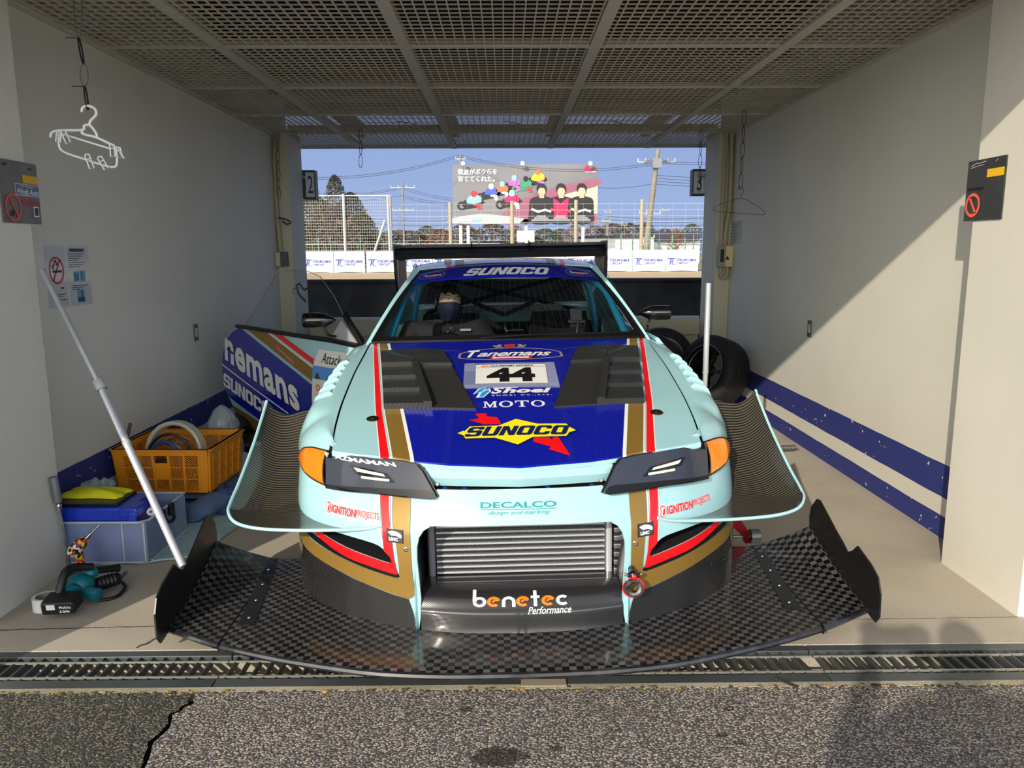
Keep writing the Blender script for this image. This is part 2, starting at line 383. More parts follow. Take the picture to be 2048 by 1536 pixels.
def concrete(name, col, dark, light):
    m, N, L, b = nodes(name)
    t = N.new('ShaderNodeTexCoord'); n = N.new('ShaderNodeTexNoise'); n.inputs['Scale'].default_value = 2.2; n.inputs['Detail'].default_value = 10; L.new(t.outputs['Object'], n.inputs[0])
    mx = N.new('ShaderNodeMix'); mx.data_type = 'RGBA'; mx.inputs[6].default_value = lin(col); mx.inputs[7].default_value = lin(dark)
    mr = N.new('ShaderNodeMapRange'); mr.inputs[1].default_value = .45; mr.inputs[2].default_value = .72; L.new(n.outputs[0], mr.inputs[0]); L.new(mr.outputs[0], mx.inputs[0])
    v = N.new('ShaderNodeTexNoise'); v.inputs['Scale'].default_value = 330; v.inputs['Detail'].default_value = 3; L.new(t.outputs['Object'], v.inputs[0])
    m2 = N.new('ShaderNodeMix'); m2.data_type = 'RGBA'; L.new(mx.outputs[2], m2.inputs[6]); m2.inputs[7].default_value = lin(light)
    r2 = N.new('ShaderNodeMapRange'); r2.inputs[1].default_value = .5; r2.inputs[2].default_value = .72; L.new(v.outputs[0], r2.inputs[0]); L.new(r2.outputs[0], m2.inputs[0])
    m3 = N.new('ShaderNodeMix'); m3.data_type = 'RGBA'; L.new(m2.outputs[2], m3.inputs[6]); m3.inputs[7].default_value = lin(tuple(c*.55 for c in dark))
    r3 = N.new('ShaderNodeMapRange'); r3.inputs[1].default_value = .42; r3.inputs[2].default_value = .3; L.new(v.outputs[0], r3.inputs[0]); L.new(r3.outputs[0], m3.inputs[0])
    L.new(m3.outputs[2], b.inputs['Base Color']); b.inputs['Roughness'].default_value = .85
    bp = N.new('ShaderNodeBump'); bp.inputs['Strength'].default_value = .15; bp.inputs['Distance'].default_value = .002; L.new(v.outputs[0], bp.inputs['Height']); L.new(bp.outputs[0], b.inputs['Normal'])
    return m
CONC = concrete('concrete_floor', (180,169,151), (158,147,131), (208,198,181))
def asphalt(name, base, stone, warm, cov):
    m, N, L, b = nodes(name)
    t = N.new('ShaderNodeTexCoord'); v = N.new('ShaderNodeTexVoronoi'); v.inputs['Scale'].default_value = 135; v.inputs['Randomness'].default_value = 1; L.new(t.outputs['Object'], v.inputs['Vector'])
    mp = N.new('ShaderNodeMapping'); mp.inputs['Scale'].default_value = (1,1.12,1); wn_ = N.new('ShaderNodeTexNoise'); wn_.inputs['Scale'].default_value = 60; wn_.inputs['Detail'].default_value = 3; L.new(t.outputs['Object'], wn_.inputs[0]); wm_ = N.new('ShaderNodeMix'); wm_.data_type = 'VECTOR'; wm_.inputs[0].default_value = .012; L.new(t.outputs['Object'], mp.inputs[0]); L.new(mp.outputs[0], wm_.inputs[4]); L.new(wn_.outputs['Color'], wm_.inputs[5]); L.new(wm_.outputs[1], v.inputs['Vector'])
    sep = N.new('ShaderNodeSeparateColor'); L.new(v.outputs['Color'], sep.inputs[0])
    cr_ = N.new('ShaderNodeValToRGB'); L.new(sep.outputs[0], cr_.inputs[0]); e = cr_.color_ramp.elements; cr_.color_ramp.interpolation = 'CONSTANT'
    e[0].color = lin(base); e[0].position = 0; e[1].position = cov; e[1].color = lin(tuple((a+c)/2 for a,c in zip(base,stone)))
    x = e.new(cov+(1-cov)*.45); x.color = lin(stone); x = e.new(cov+(1-cov)*.8); x.color = lin(warm)
    d = math_(N,L,'GREATER_THAN', v.outputs['Distance'], .52)
    m2 = N.new('ShaderNodeMix'); m2.data_type = 'RGBA'; L.new(d, m2.inputs[0]); L.new(cr_.outputs[0], m2.inputs[6]); m2.inputs[7].default_value = lin(tuple(c*.6 for c in base))
    n = N.new('ShaderNodeTexNoise'); n.inputs['Scale'].default_value = 2.5; n.inputs['Detail'].default_value = 7; L.new(t.outputs['Object'], n.inputs[0])
    r = N.new('ShaderNodeMapRange'); r.inputs[1].default_value = .6; r.inputs[2].default_value = .72; r.inputs[4].default_value = .5; L.new(n.outputs[0], r.inputs[0])
    m3 = N.new('ShaderNodeMix'); m3.data_type = 'RGBA'; L.new(r.outputs[0], m3.inputs[0]); L.new(m2.outputs[2], m3.inputs[6]); m3.inputs[7].default_value = lin((72,62,54))
    L.new(m3.outputs[2], b.inputs['Base Color']); b.inputs['Roughness'].default_value = .8
    bp = N.new('ShaderNodeBump'); bp.inputs['Strength'].default_value = .7; bp.inputs['Distance'].default_value = .004; L.new(v.outputs['Distance'], bp.inputs['Height']); bp.invert = True; L.new(bp.outputs[0], b.inputs['Normal'])
    return m
ASPH = asphalt('asphalt_aged', (116,109,104), (184,176,166), (198,178,146), .38)
ASPD = asphalt('asphalt_patch', (74,73,66), (134,130,116), (152,132,98), .5)
GRILLE = mat('grating_paint', (222,213,192), .6, var=.12)
BEAMP = mat('ceiling_beam_paint', (206,199,184), .55, var=.06)
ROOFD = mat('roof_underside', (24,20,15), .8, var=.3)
SDARK = mat('drain_steel', (92,98,98), .5, metal=.45, var=.25)
CURB = concrete('kerb_concrete', (170,160,138), (112,104,72), (200,190,170))

# ---------------------------------------------------------------- shell
W = 2.17
b = MB().box((-2.32,2.64,-.2),(2.32,8.3,0)); struct(b.build('floor', CONC, smooth=False))
# concrete joint running across in front of the car, with a fork of cracks
cj = MB()
def ribbon(mb, pts, w0):
    n = len(pts)
    for i in range(n-1):
        a, c = V(pts[i]), V(pts[i+1]); t = (c-a).normalized(); s_ = V((-t.y,t.x,0))*w0/2
        k0 = .6+.8*random.random(); k1 = .6+.8*random.random()
        mb.add([a-s_*k0,c-s_*k1,c+s_*k1,a+s_*k0],[(0,1,2,3)])
def jag(p, q, n, j): 
    p, q = V(p), V(q); t = (q-p); s_ = V((-t.y,t.x,0)).normalized()
    return [p+t*i/n+s_*(random.uniform(-j,j) if 0<i<n else 0) for i in range(n+1)]
ribbon(cj, jag((-2.0,2.80,.0012),(-1.2,2.83,.0012),16,.004), .006)
p0 = at(240,1252,2.8); ribbon(cj, jag((-1.335,2.79,.0012),(-1.30,2.73,.0012),5,.006)+jag((-1.30,2.73,.0012),(-1.35,2.655,.0012),5,.008), .009)
ribbon(cj, jag((1.3,2.83,.0012),(2.1,2.84,.0012),12,.003), .003)
struct(cj.build('trim_1', mat('crack_dirt', (70,62,52), .9), smooth=False))
# walls with their front piers; rear piers; low rear wall
def wall(name, s):
    m = MB(); m.box((s*W,3.3,-.02),(s*(W+.2),8.1,3.1),0)
    m.box((s*2.0,2.84,-.02),(s*3.4,3.38,3.1),1)
    m.box((s*2.03,7.6,-.02),(s*(W+.2),8.1,2.56),2)
    return struct(m.build(name, [STUS, STUC, STUG], smooth=False))
wall('wall_left', -1); wall('wall_right', 1)
m = MB(); m.box((-2.03,8.16,-.02),(2.03,8.3,.56)); m.box((-2.03,8.1,.555),(2.03,8.32,.72)); struct(m.build('wall_back', STUG, smooth=False, bevel=.004))
m = MB(); m.box((-2.03,8.13,.72),(2.03,8.19,.745)); struct(m.build('trim_2', mat('pale_rail', (188,196,214), .4), smooth=False))
# front columns out of view, added so the left one shades the floor
m = MB(); m.box((-2.42,1.96,0),(-2.07,2.16,2.5)); m.box((2.5,1.96,0),(2.8,2.16,2.5)); struct(m.build('trim_3', STUC, smooth=False))
# roof, fascia and the grating ceiling
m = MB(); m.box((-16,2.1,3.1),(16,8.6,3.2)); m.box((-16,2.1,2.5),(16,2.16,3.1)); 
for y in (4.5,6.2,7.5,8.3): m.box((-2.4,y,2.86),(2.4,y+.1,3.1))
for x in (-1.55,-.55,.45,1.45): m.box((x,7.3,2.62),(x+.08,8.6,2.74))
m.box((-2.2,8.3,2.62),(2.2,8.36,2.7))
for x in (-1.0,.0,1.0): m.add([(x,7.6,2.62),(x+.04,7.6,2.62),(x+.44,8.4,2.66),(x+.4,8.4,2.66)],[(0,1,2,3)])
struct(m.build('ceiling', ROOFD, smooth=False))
m = MB()
for x in (-1.52,-.53,.495,1.525): m.box((x-.03,2.16,2.5),(x+.03,8.62,2.545))
for y in (2.4,3.42,4.45,5.52,6.58,7.57,8.6): m.box((-W,y-.016,2.503),(W,y+.016,2.54))
for s in (-1,1): m.box((s*(W-.035),2.16,2.495),(s*W,8.1,2.55))
struct(m.build('trim_4', BEAMP, smooth=False))
m = MB(); x = -W+.05
while x < W-.03: m.box((x-.003,2.2,2.511),(x+.003,8.6,2.519)); x += .0505
y = 2.22
while y < 8.6: m.box((-W,y-.0026,2.512),(W,y+.0026,2.519)); y += .0635
struct(m.build('trim_5', GRILLE, smooth=False))

# ---------------------------------------------------------------- apron, kerb and drain
crk = [(-1.03,2.375),(-1.015,2.30),(-1.045,2.24),(-1.035,2.17),(-1.05,2.10),(-1.03,2.03),(-1.02,1.95),(-1.035,1.85),(-1.03,1.6),(-1.05,1.2),(-1.04,.4),(-1.1,-3),(-1.1,-9)]
c2_ = []
for (xa,ya),(xb,yb) in zip(crk,crk[1:]):
    n_ = max(1,int((ya-yb)/.018)) if ya > .5 else 1
    c2_ += [(xa+(xb-xa)*i/n_+random.gauss(0,.0045), ya+(yb-ya)*i/n_) for i in range(n_)]
crk = c2_+[crk[-1]]
def slab(name, pts, m, z):
    bm = fill([pts]); vs_ = [(v.co.x,v.co.y,z) for v in bm.verts]
    for i, v in enumerate(bm.verts): v.index = i
    f = [tuple(v.index for v in q.verts) for q in bm.faces]; bm.free(); return mk(name, vs_, f, m, smooth=False)
L1 = [(x-.004-random.random()*.008,y) for x,y in crk]; R1 = [(x+.004+random.random()*.004,y) for x,y in crk]
struct(slab('floor_apron_patch', L1+[(-12,-9),(-12,2.375)], ASPD, -.002)); struct(slab('floor_apron', R1[::-1]+[(12,2.375),(12,-9)][::1], ASPH, -.002))
m = MB(); m.box((-40,-20,-.3),(40,2.37,-.035)); struct(m.build('floor_underlay', mat('soil', (40,38,32), .9), smooth=False))
m = MB(); m.box((-6,2.365,-.2),(6,2.392,-.001)); 
struct(m.build('trim_6', CURB, smooth=False))
m = MB(); m.box((-6,2.39,-.2),(6,2.64,-.11)); struct(m.build('trim_7', mat('drain_channel', (176,166,146), .8, var=.3), smooth=False))
gx = -3.05
names = ['left part of the drain under the frame edge','drain beneath the left end of the black splitter','floor drain just left of the car centre line','floor drain just right of the car centre line','drain beneath the right end of the black splitter','drain at the far right before the pale pier']
for i in range(6):
    if i == 0: x0 = gx
    x0 = gx + i*1.035; x1 = x0+1.03
    g = empty('drain_grate', ((x0+x1)/2,2.515,0), label='dark steel slatted grate over the '+names[i], cat='drain grate', group='steel grates of the floor drain')
    h_ = (x1-x0)/2
    m = MB(); m.box((-h_,-.122,-.03),(h_,-.072,-.002)); m.box((-h_,.082,-.03),(h_,.122,-.002)); m.build('side_rail', SDARK, g, smooth=False, bevel=.0015)
    m = MB(); k = int((x1-x0)/.043)
    for j in range(k):
        x = -h_+.02+j*.043; m.box((x-.002,-.075,-.03),(x+.002,.085,-.004))
    m.build('slats', SDARK, g, smooth=False)
    m = MB()
    for y in (-.052,.048): m.box((-h_,y-.003,-.009),(h_,y+.003,-.002))
    m.build('cross_rod', mat('worn_rod', (176,176,166), .35, metal=.6) if i == 0 else D.materials['worn_rod'], g, smooth=False)
# moss and grit along the kerb
m = MB()
for i in range(420):
    x = random.uniform(-2.2,2.2); y = 2.362+random.gauss(0,.006); r_ = random.uniform(.002,.006)*(1.6 if random.random()<.1 else 1)
    m.sphere((x,y,-.001),(r_*1.4,r_,r_*.7),6, mi=random.choice((0,0,1,2)))
tag(m.build('moss', [mat('moss_green', (86,84,44), .95), mat('dark_grit', (52,48,42), .9), mat('dry_leaf', (168,132,70), .9)]), 'strip of brown moss and grit along the edge of the asphalt', 'moss', kind='stuff')

m = MB(); m.box((-200,-60,-.5),(200,300,-.3)); struct(m.build('floor_base', mat('earth', (120,112,98), .9), smooth=False))
for s, nm in ((-1,'wall_outer_left'),(1,'wall_outer_right')):
    m = MB(); m.box((s*3.4,2.84,-.3),(s*16,3.0,3.1)); m.box((s*2.32,2.64,-.2),(s*16,8.3,-.001)); struct(m.build(nm, STUC, smooth=False))
# ---------------------------------------------------------------- outside: track, barrier, banners, fence
m = MB(); m.box((-30,8.3,-.3),(30,60,-.01)); struct(m.build('floor_track', mat('track_asphalt', (120,118,116), .85), smooth=False))
SAND = mat('sand', (214,184,136), .95, dirt=(190,158,110), vscale=1.2, bump=.3, bscale=6)
m = MB(); m.box((-60,41,-.2),(60,56,.005)); struct(m.build('floor_sand', SAND, smooth=False))
m = MB(); m.box((-200,56,-.2),(200,300,-.02)); struct(m.build('floor_field', mat('dry_grass', (150,138,104), .95, dirt=(104,106,70)), smooth=False))
m = MB(); m.box((-9,12,-.01),(9,12.25,1.0)); m.box((-9,11.96,.97),(9,12.27,1.005))
o = m.build('pit_wall', mat('scuffed_black_paint', (26,26,28), .6, dirt=(74,74,74), var=.5, vscale=2.6, bump=.1), smooth=False); tag(o, 'long low scuffed black concrete wall across the track behind the garage', 'wall')
BAN = mat('banner_cloth', (214,216,220), .6, bump=.25, bscale=3, var=.05)
BLOGO = mat('banner_blue_print', (40,66,170), .6)
edges = [545,606,668,731,800,862,924,986,1048,1110,1172,1232,1264-2,1332,1400,1462]
wd = ['seventh','sixth']
blab = {606:'left-most visible one beside the left rear pier', 668:'second from the left rear pier', 731:'third from the left pier, just right of the dark gap', 800:'left of the car roof, behind the wing end plate', 1172:'right of the car roof behind the wing end plate',1262:'second from the right rear pier',1332:'beside the right rear pier'}
bx = [(606,668),(668,731),(733,800),(800,866),(866,932),(932,998),(998,1064),(1064,1130),(1130,1196),(1196,1264),(1264,1330),(1330,1396),(540,604),(1398,1460)]
desc = ['white circuit banner next to the left rear pier','white circuit banner second from the left rear pier, left of the dark gap','white circuit banner just right of the dark gap','white circuit banner behind the left end plate of the rear wing','white circuit banner behind the left side of the car roof','white circuit banner behind the roof, left of centre','white circuit banner behind the middle of the car roof','white circuit banner behind the roof, right of centre','white circuit banner behind the right side of the car roof','white circuit banner right of the rear wing end plate','white circuit banner with a fold, second from the right rear pier','white circuit banner next to the right rear pier','white circuit banner hidden by the left rear pier','white circuit banner hidden by the right rear pier']
for (xa, xb), ds in list(zip(bx, desc))[:12]:
    a = at(xa,545,54.0); c = at(xb,545,54.0); wB = c.x-a.x-.04; hB = 1.46
    g = empty('circuit_banner', (a.x+.02,54.0,0), label=ds, cat='banner', group='white banners along the sand')
    n = 18
    ph = random.random()*6
    def bf(u, v_, h=0): 
        sag = .05*sin(pi*u)*(1-v_)
        return (u*wB, -.10*abs(sin(u*pi*2+ph))*(1-v_*.5)*.5 - .05*sin(u*9+v_*4+ph)*.4 - h, .02+v_*hB - sag*v_ + .05*(1-v_)*abs(sin(u*pi)))
    MB().grid(n, 8, lambda u,v_: bf(u,v_)).build('cloth', BAN, g, auto=80)
    bm = merge(text('TSUKUBA', (.34,.46,.92,.58), shear=.3, bold=.03), text('CIRCUIT', (.36,.32,.72,.42), shear=.3, bold=.02),
        fill([[(.06,.62),(.26,.62),(.25,.575),(.185,.575),(.14,.30),(.11,.30),(.145,.575),(.055,.575)]]),
        fill([stroke([(.33,.60),(.25,.60),(.205,.50),(.19,.38),(.22,.31),(.30,.30)],.03)]))
    lay('logo', bm, bf, BLOGO, g, .06, .02)
# fences
GALV = mat('galvanised', (176,180,176), .5, metal=.3); WIRE = mat('fence_wire', (190,190,182), .6); FGRN = mat('fence_green', (90,140,112), .5); CONP = mat('concrete_post', (168,160,132), .8)
def fence(px0, px1, ytop, ybot, Y, posts, m_post, label, nh, dv, extra=None, top=True, braces=()):
    a = at(px0,ybot,Y); c = at(px1,ytop,Y); z1 = c.z; z0 = 0
    g = empty('wire_fence', (a.x,Y,0), label=label, cat='fence')
    mm = MB(); wd_ = c.x-a.x
    for i in range(nh): z = z0+.1+(z1-z0-.15)*i/(nh-1); mm.box((0,-.01,z-.008),(wd_,.01,z+.008))
    k = int(wd_/dv)
    for i in range(k): mm.box((i*dv-.004,-.004,z0),(i*dv+.004,.004,z1))
    mm.build('wire_mesh', WIRE, g, smooth=False)
    for p in posts:
        q = at(p[0],p[1],Y); x = q.x-a.x
        mp = MB(); mp.cyl((x,-.08,0),(x,-.08,q.z),p[2],8)
        for z in (q.z*.35,q.z*.6,q.z*.85): mp.cyl((x,-.08,z),(x,-.08,z+.08),p[2]*1.25,8)
        mp.build('post', m_post, g)
    if top: MB().box((0,-.06,z1-.06),(wd_,0,z1)).build('top_rail', GALV, g, smooth=False)
    return g
g = fence(560,784,390,503,55,[(687,388,.11),(779,390,.13)],GALV,'tall galvanised wire mesh fence in front of the dark conifers',26,.16)
br = MB(); a = at(560,390,55); 
for (x0,y0,x1,y1) in ((776,440,755,503),(781,392,786,503)):
    p_, q_ = at(x0,y0,54.8), at(x1,y1,54.8); br.cyl((p_.x-a.x,-.2,p_.z),(q_.x-a.x,-.2,q_.z),.09,8)
br.build('brace', GALV, g)
fence(784,1460,405,503,56,[(900,405,.13),(1024,402,.13),(1152,400,.13),(1284,399,.13)],CONP,'wire fence on round concrete posts in front of the billboard',12,.9,top=False)
g = fence(1210,1460,486,500,60,[(x,470 if k%2 else 476,.05) for k,x in enumerate((1214,1242,1265,1300,1318,1345,1370,1387))],FGRN,'low green railing fence right of the rear wing',4,.4)
fence(600,1000,486,500,62,[(x,474,.05) for x in (637,661,721,839,958)],FGRN,'low green railing fence left of the rear wing',4,.5)

# ---------------------------------------------------------------- billboard
BY = 80
bl = at(907,447,BY); br_ = at(1196,328,BY); bw, bh = br_.x-bl.x, br_.z-bl.z
g = empty('billboard', (bl.x,BY,bl.z), label='large grey motorcycle racing billboard with white lettering, three riders with folded arms', cat='billboard')
BK = (0,1)
def bbf(u, v_, h=0): return (u*bw, -h*30, v_*bh)
def bq(x, y): return ((x-907)/289, (447-y)/119)
def bp(pts): return [bq(*p) for p in pts]
MB().box((0,0,0),(bw,.3,bh)).build('panel', mat('billboard_grey', (126,126,130), .6, dirt=(96,96,102), vscale=.12), g, smooth=False)
BMATS = {'mag': mat('bb_dull_magenta', (150,92,112), .7), 'cream': mat('bb_cream', (206,196,170), .7), 'lt': mat('bb_light_grey', (176,182,186), .7), 'blk': mat('bb_black', (28,28,32), .6), 'pink': mat('bb_pink', (232,30,96), .6),
 'skin': mat('bb_skin', (222,178,148), .7), 'red': mat('bb_red', (220,50,60), .6), 'yel': mat('bb_yellow', (235,215,40), .6), 'grn': mat('bb_green', (50,150,110), .6), 'blu': mat('bb_blue', (70,90,190), .6), 'cyn': mat('bb_cyan', (140,210,215), .6), 'wht': mat('bb_white', (238,238,238), .6), 'org': mat('bb_orange', (235,110,70), .6), 'prl': mat('bb_pearl', (190,100,180), .6)}
def bb(nm, loops, c, h, smo=False): return lay(nm, fill([bp(l) for l in loops]), bbf, BMATS[c], g, 0, h)
bb('track_edge', [sm([(1000,447),(1020,412),(1060,392),(1120,372),(1196,358),(1196,372),(1140,386),(1090,402),(1060,425),(1052,447)],3)], 'mag', .001)
bb('track_border', [[(1196,369),(1110,392),(1062,420),(1056,447),(1196,447)]], 'cream', .0008)
bb('lower_band', [[(1040,447),(1052,436),(1196,428),(1196,447)]], 'mag', .0012)
bb('road_shine', [sm([(907,447),(907,436),(960,428),(1010,432),(1060,440),(1058,447)],3)], 'lt', .0012)
for k_ in (0,.5,1): lay('headline', merge(text('筑波がボクらを', (*bq(917+k_,349), *bq(995+k_,337))), text('育ててくれた。', (*bq(917+k_,363), *bq(990+k_,351)))), bbf, BMATS['wht'], g, 0, .002+k_*.001)
def rider(nm, x, y, s, body, helm, bike='blk', leg='wht'):
    """leaning rider on a motorcycle"""
    P = lambda a: [(x+u*s, y-v_*s) for u,v_ in a]
    bb(nm+'_bike', [P([(-16,0),(-10,-6),(6,-3),(18,4),(14,9),(0,6),(-12,8)])], bike, .002)
    bb(nm+'_wheel', [P([(-16+7*cos(a),-1+7*sin(a)) for a in [k*pi/5 for k in range(10)]]), P([(-16+4*cos(a),-1+4*sin(a)) for a in [k*pi/5 for k in range(10)]])], bike, .0022)
    bb(nm+'_leg', [P([(2,4),(12,2),(14,-7),(9,-8),(7,-2),(0,0)])], leg, .0025)
    bb(nm+'_suit', [sm(P([(-9,4),(-6,12),(2,16),(11,13),(13,5),(6,3),(0,2)]),3)], body, .003)
    bb(nm+'_helmet', [P(circ(2,17,4.6,5.2,12))], helm, .0035)
for a in [('rider_a',946,410,1.35,'cyn','red','blk','red'),('rider_b',981,392,1.15,'blu','wht'),('rider_c',1003,386,1.1,'org','cyn'),('rider_d',1027,374,1.1,'prl','cyn','blk','prl'),('rider_e',1050,376,1.1,'grn','blk','grn','red'),('rider_f',1074,364,1.2,'yel','org','blk','prl'),('rider_g',1022,408,1.3,'pink','cyn')]: rider(*a)
for x, jac in ((1083,'blk'),(1122,'pink'),(1163,'blk')):
    s = 1.0
    bb('torso', [sm([(x-22,447),(x-24,420),(x-22,400),(x-12,394),(x,392),(x+12,394),(x+23,399),(x+25,420),(x+22,447)],4)], 'blk', .004 if jac=='blk' else .0045)
    if jac == 'pink': bb('chest', [[(x-15,396),(x-6,402),(x,408),(x+6,402),(x+16,396),(x+13,436),(x-12,436)]], 'pink', .005)
    bb('arms', [stroke([(x-20,418),(x-6,424),(x+8,420),(x+20,424)],5)], 'red' if jac=='pink' else 'lt', .0055)
    bb('neck', [[(x-4,396),(x-3,385),(x+5,385),(x+6,396)]], 'skin', .0056)
    bb('face', [circ(x+1,383,7.5,10,20)], 'skin', .0058)
    bb('hair', [sm([(x-8,384),(x-9,373),(x-3,367),(x+6,368),(x+10,376),(x+9,384),(x+6,377),(x-3,376)],3)], 'blk', .006)
    for yy, ww in ((433,9),(437,14),(441,19)): bb('small_print', [rect(x-ww,yy-1,x+ww,yy+.8)], 'wht', .0062)
lay('pink_mark', merge(fill([bp(sm([(1170,342),(1171,333),(1176,331),(1178,337),(1184,338),(1190,342)],3))])), bbf, BMATS['pink'], g, 0, .003)
lay('logo_word', text('Auto Race', (*bq(1170,345), *bq(1192,340)), shear=.2, bold=.03), bbf, BMATS['wht'], g, 0, .003)
bb('info_box', [rect(916,438,944,443)], 'wht', .003); bb('info_box', [rect(946,438,962,443)], 'cyn', .003)
for x in (1034,1098): bb('seam', [rect(x,330,x+.7,440)], 'lt', .003)
for px in (921,936,1052,1166):
    t_ = at(px,447,BY+.4); MB().box((t_.x-bl.x-.16,.35,-bl.z),(t_.x-bl.x+.16,.6,0)).build('support_post', mat('bb_post', (190,192,192), .5) if px==921 else D.materials['bb_post'], g, smooth=False)
for px, lb in ((926,'left'),(1045,'middle'),(1181,'right')):
    t_ = at(px,327,BY-1)
    l_ = empty('floodlight', tuple(t_), label='small round floodlight on top of the billboard, the %s one' % lb, cat='floodlight')
    MB().lathe([(0,0),(.2,0),(.22,-.15),(.1,-.3),(0,-.45)], (0,0,0), (0,-1,-.2), 16).build('lamp_head', mat('lamp_white', (225,226,226), .4) if px==926 else D.materials['lamp_white'], l_)
    MB().cyl((0,0,-.1),(0,1.0,-.45),.04,6).build('arm', GALV, l_)

# ---------------------------------------------------------------- poles and wires
POLE = mat('weathered_pole', (140,134,120), .85, var=.2); CABLE = mat('cable', (50,54,70), .8)
def pole(px, ytop, Y, label, arms=(), lean=0, r=.16, thick_arm=.05):
    t_ = at(px,ytop,Y); g = empty('utility_pole', (t_.x-lean,Y,0), label=label, cat='utility pole')
    MB().cyl((0,0,0),(lean,0,t_.z),r,10,r2=r*.65).build('pole_shaft', POLE, g)
    for (dz, L_, ins) in arms:
        z = t_.z-dz; x = lean*(z/t_.z)
        mm = MB(); mm.box((x-L_,-.06,z-.05),(x+L_,.06,z+.05))
        for k in range(ins): 
            xx = x-L_+2*L_*k/(ins-1); mm.cyl((xx,0,z),(xx,0,z+.3),.07,6)
        mm.build('cross_arm', GALV, g)
    return g
pole(1316,300,70,'leaning utility pole with a bulky transformer head, right of the billboard',[(1.0,1.6,6),(5.4,.9,4),(7.5,.6,3)],lean=1.0,r=.3)
t_ = at(1314,324,69.6)
h_ = MB()
for k in range(9):
    a = pi*k/8; h_.sphere((t_.x+1.0*cos(a)*1.0,69.6,t_.z+.25*sin(a)),(.13,.13,.13),8)
h_.box((t_.x-.4,69.4,t_.z-.5),(t_.x+.4,69.9,t_.z+.3)); tag(h_.build('transformer', mat('transformer_grey', (128,130,134), .5)), 'grey transformer cluster at the head of the leaning pole', 'transformer')
pole(805,365,95,'thin far utility pole left of the billboard',[(.6,1.4,4),(3.2,1.2,4),(11,.5,2)],r=.14)
pole(921,308,84,'utility pole top showing above the left end of the billboard',[(.5,.5,3)],r=.2)
pole(1216,420,110,'thin distant pole right of the billboard',[(.3,.4,2)],r=.12)
pole(1332,415,120,'thin distant pole beside the leaning pole',[(.4,.5,2)],r=.1)
pole(1213,438,100,'short lamp pole left of the white building',[(.2,.5,2)],r=.1)
pole(1249,447,100,'short distant pole above the white building',[(.2,.3,2)],r=.08)
pole(1181,447,90,'white lamp pole below the billboard right end',[(.2,.3,2)],r=.1)
def wire(x0,y0,Y0,x1,y1,Y1,sag,n=1,dy=0,r=.018):
    mm = MB()
    for k in range(n):
        a, c = at(x0,y0+dy*k,Y0), at(x1,y1+dy*k,Y1)
        pts = [a.lerp(c,i/10)-V((0,0,sag*4*(i/10)*(1-i/10))) for i in range(11)]; mm.tube(pts,r,4,cap=False)
    return mm
for a, lb in (((560,352,70,920,309,78,.8,2,4),'pair of black overhead cables rising from the left to the billboard pole'),((920,310,78,1306,326,70,.9,2,4),'pair of black cables between the billboard pole and the leaning pole'),
  ((1322,323,70,1500,322,66,.1,2,4),'black cables running right from the leaning pole head'),((560,375,95,805,374,95,.8,2,3),'far cables left of the thin pole'),((805,374,95,1000,398,90,.6,2,4),'far upper cables right of the thin pole'),
  ((560,398,95,805,391,95,.5,1,0),'single far cable at mid height left of the thin pole'),((805,391,95,1000,410,90,.4,2,4),'far lower cables right of the thin pole'),((1196,375,78,1306,367,70,.2,1,0),'thin cable from the billboard to the leaning pole'),
  ((1312,350,70,1500,350,66,.2,4,6),'four thin cables running right from the leaning pole'),((1196,430,78,1500,428,66,.4,3,7),'three low cables at the right of the billboard'),((700,432,95,907,441,90,.3,2,9),'low far cables between the thin pole and the billboard')):
    tag(wire(*a).build('overhead_cable', CABLE), lb, 'cable')

# ---------------------------------------------------------------- trees and buildings beyond
LEAF = [mat('conifer_green', (58,62,44), .9, dirt=(96,84,58), vscale=.6), mat('bare_brown', (96,84,72), .9, dirt=(76,66,58), vscale=.5), mat('dull_green', (78,88,58), .9, dirt=(58,64,44), vscale=.5), mat('rust_leaf', (128,92,70), .9), mat('conifer_dark', (44,50,42), .9)]
BARK = mat('bark', (130,108,86), .95)
def tree(px, ytop, Y, wpx, m_, label, n=500, cone=1.0, trunk=True, grp=None, name='tree', split=.0, leaf=.38):
    t_ = at(px,ytop,Y); hh = t_.z; rw = wpx/2/1560*Y
    g = empty(name, (t_.x,Y,0), label=label, cat='tree', group=grp)
    mm = MB(); rd = random.Random(px*7+ytop)
    for i in range(n):
        z = hh*(.12+.88*rd.random()**(.8)); f = 1-(z/hh); rr = rw*((f**.55)*cone+(1-cone)*sqrt(max(0,1-(2*z/hh-1)**2)))*(.35+.65*sqrt(rd.random()))
        a = rd.random()*2*pi; c = V((rr*cos(a), rr*sin(a)*.8, z)); s_ = leaf*rd.uniform(.5,1.3)*rw/4
        u = V((rd.gauss(0,1),rd.gauss(0,1),rd.gauss(0,.5))).normalized(); v_ = u.cross(V((rd.gauss(0,1),rd.gauss(0,1),rd.gauss(0,1)))).normalized()
        mm.add([c-u*s_,c-v_*s_*.6,c+u*s_*1.2,c+v_*s_*.6,c+V((0,0,s_*.5))],[(0,1,4),(1,2,4),(2,3,4),(3,0,4)])
    mm.build('foliage', m_, g, smooth=False)
    if trunk:
        tk = MB(); tk.cyl((0,0,0),(0,0,hh*.97),rw*.07+.08,8,r2=.05)
        for i in range(14):
            z = hh*(.25+.7*i/14); a = i*2.4; l_ = rw*.8*(1-z/hh)+.5; tk.tube([(0,0,z),(l_*cos(a)*.6,l_*sin(a)*.6,z+.3),(l_*cos(a),l_*sin(a),z+.9)],[.1,.06,.02],5)
        tk.build('trunk', BARK, g)
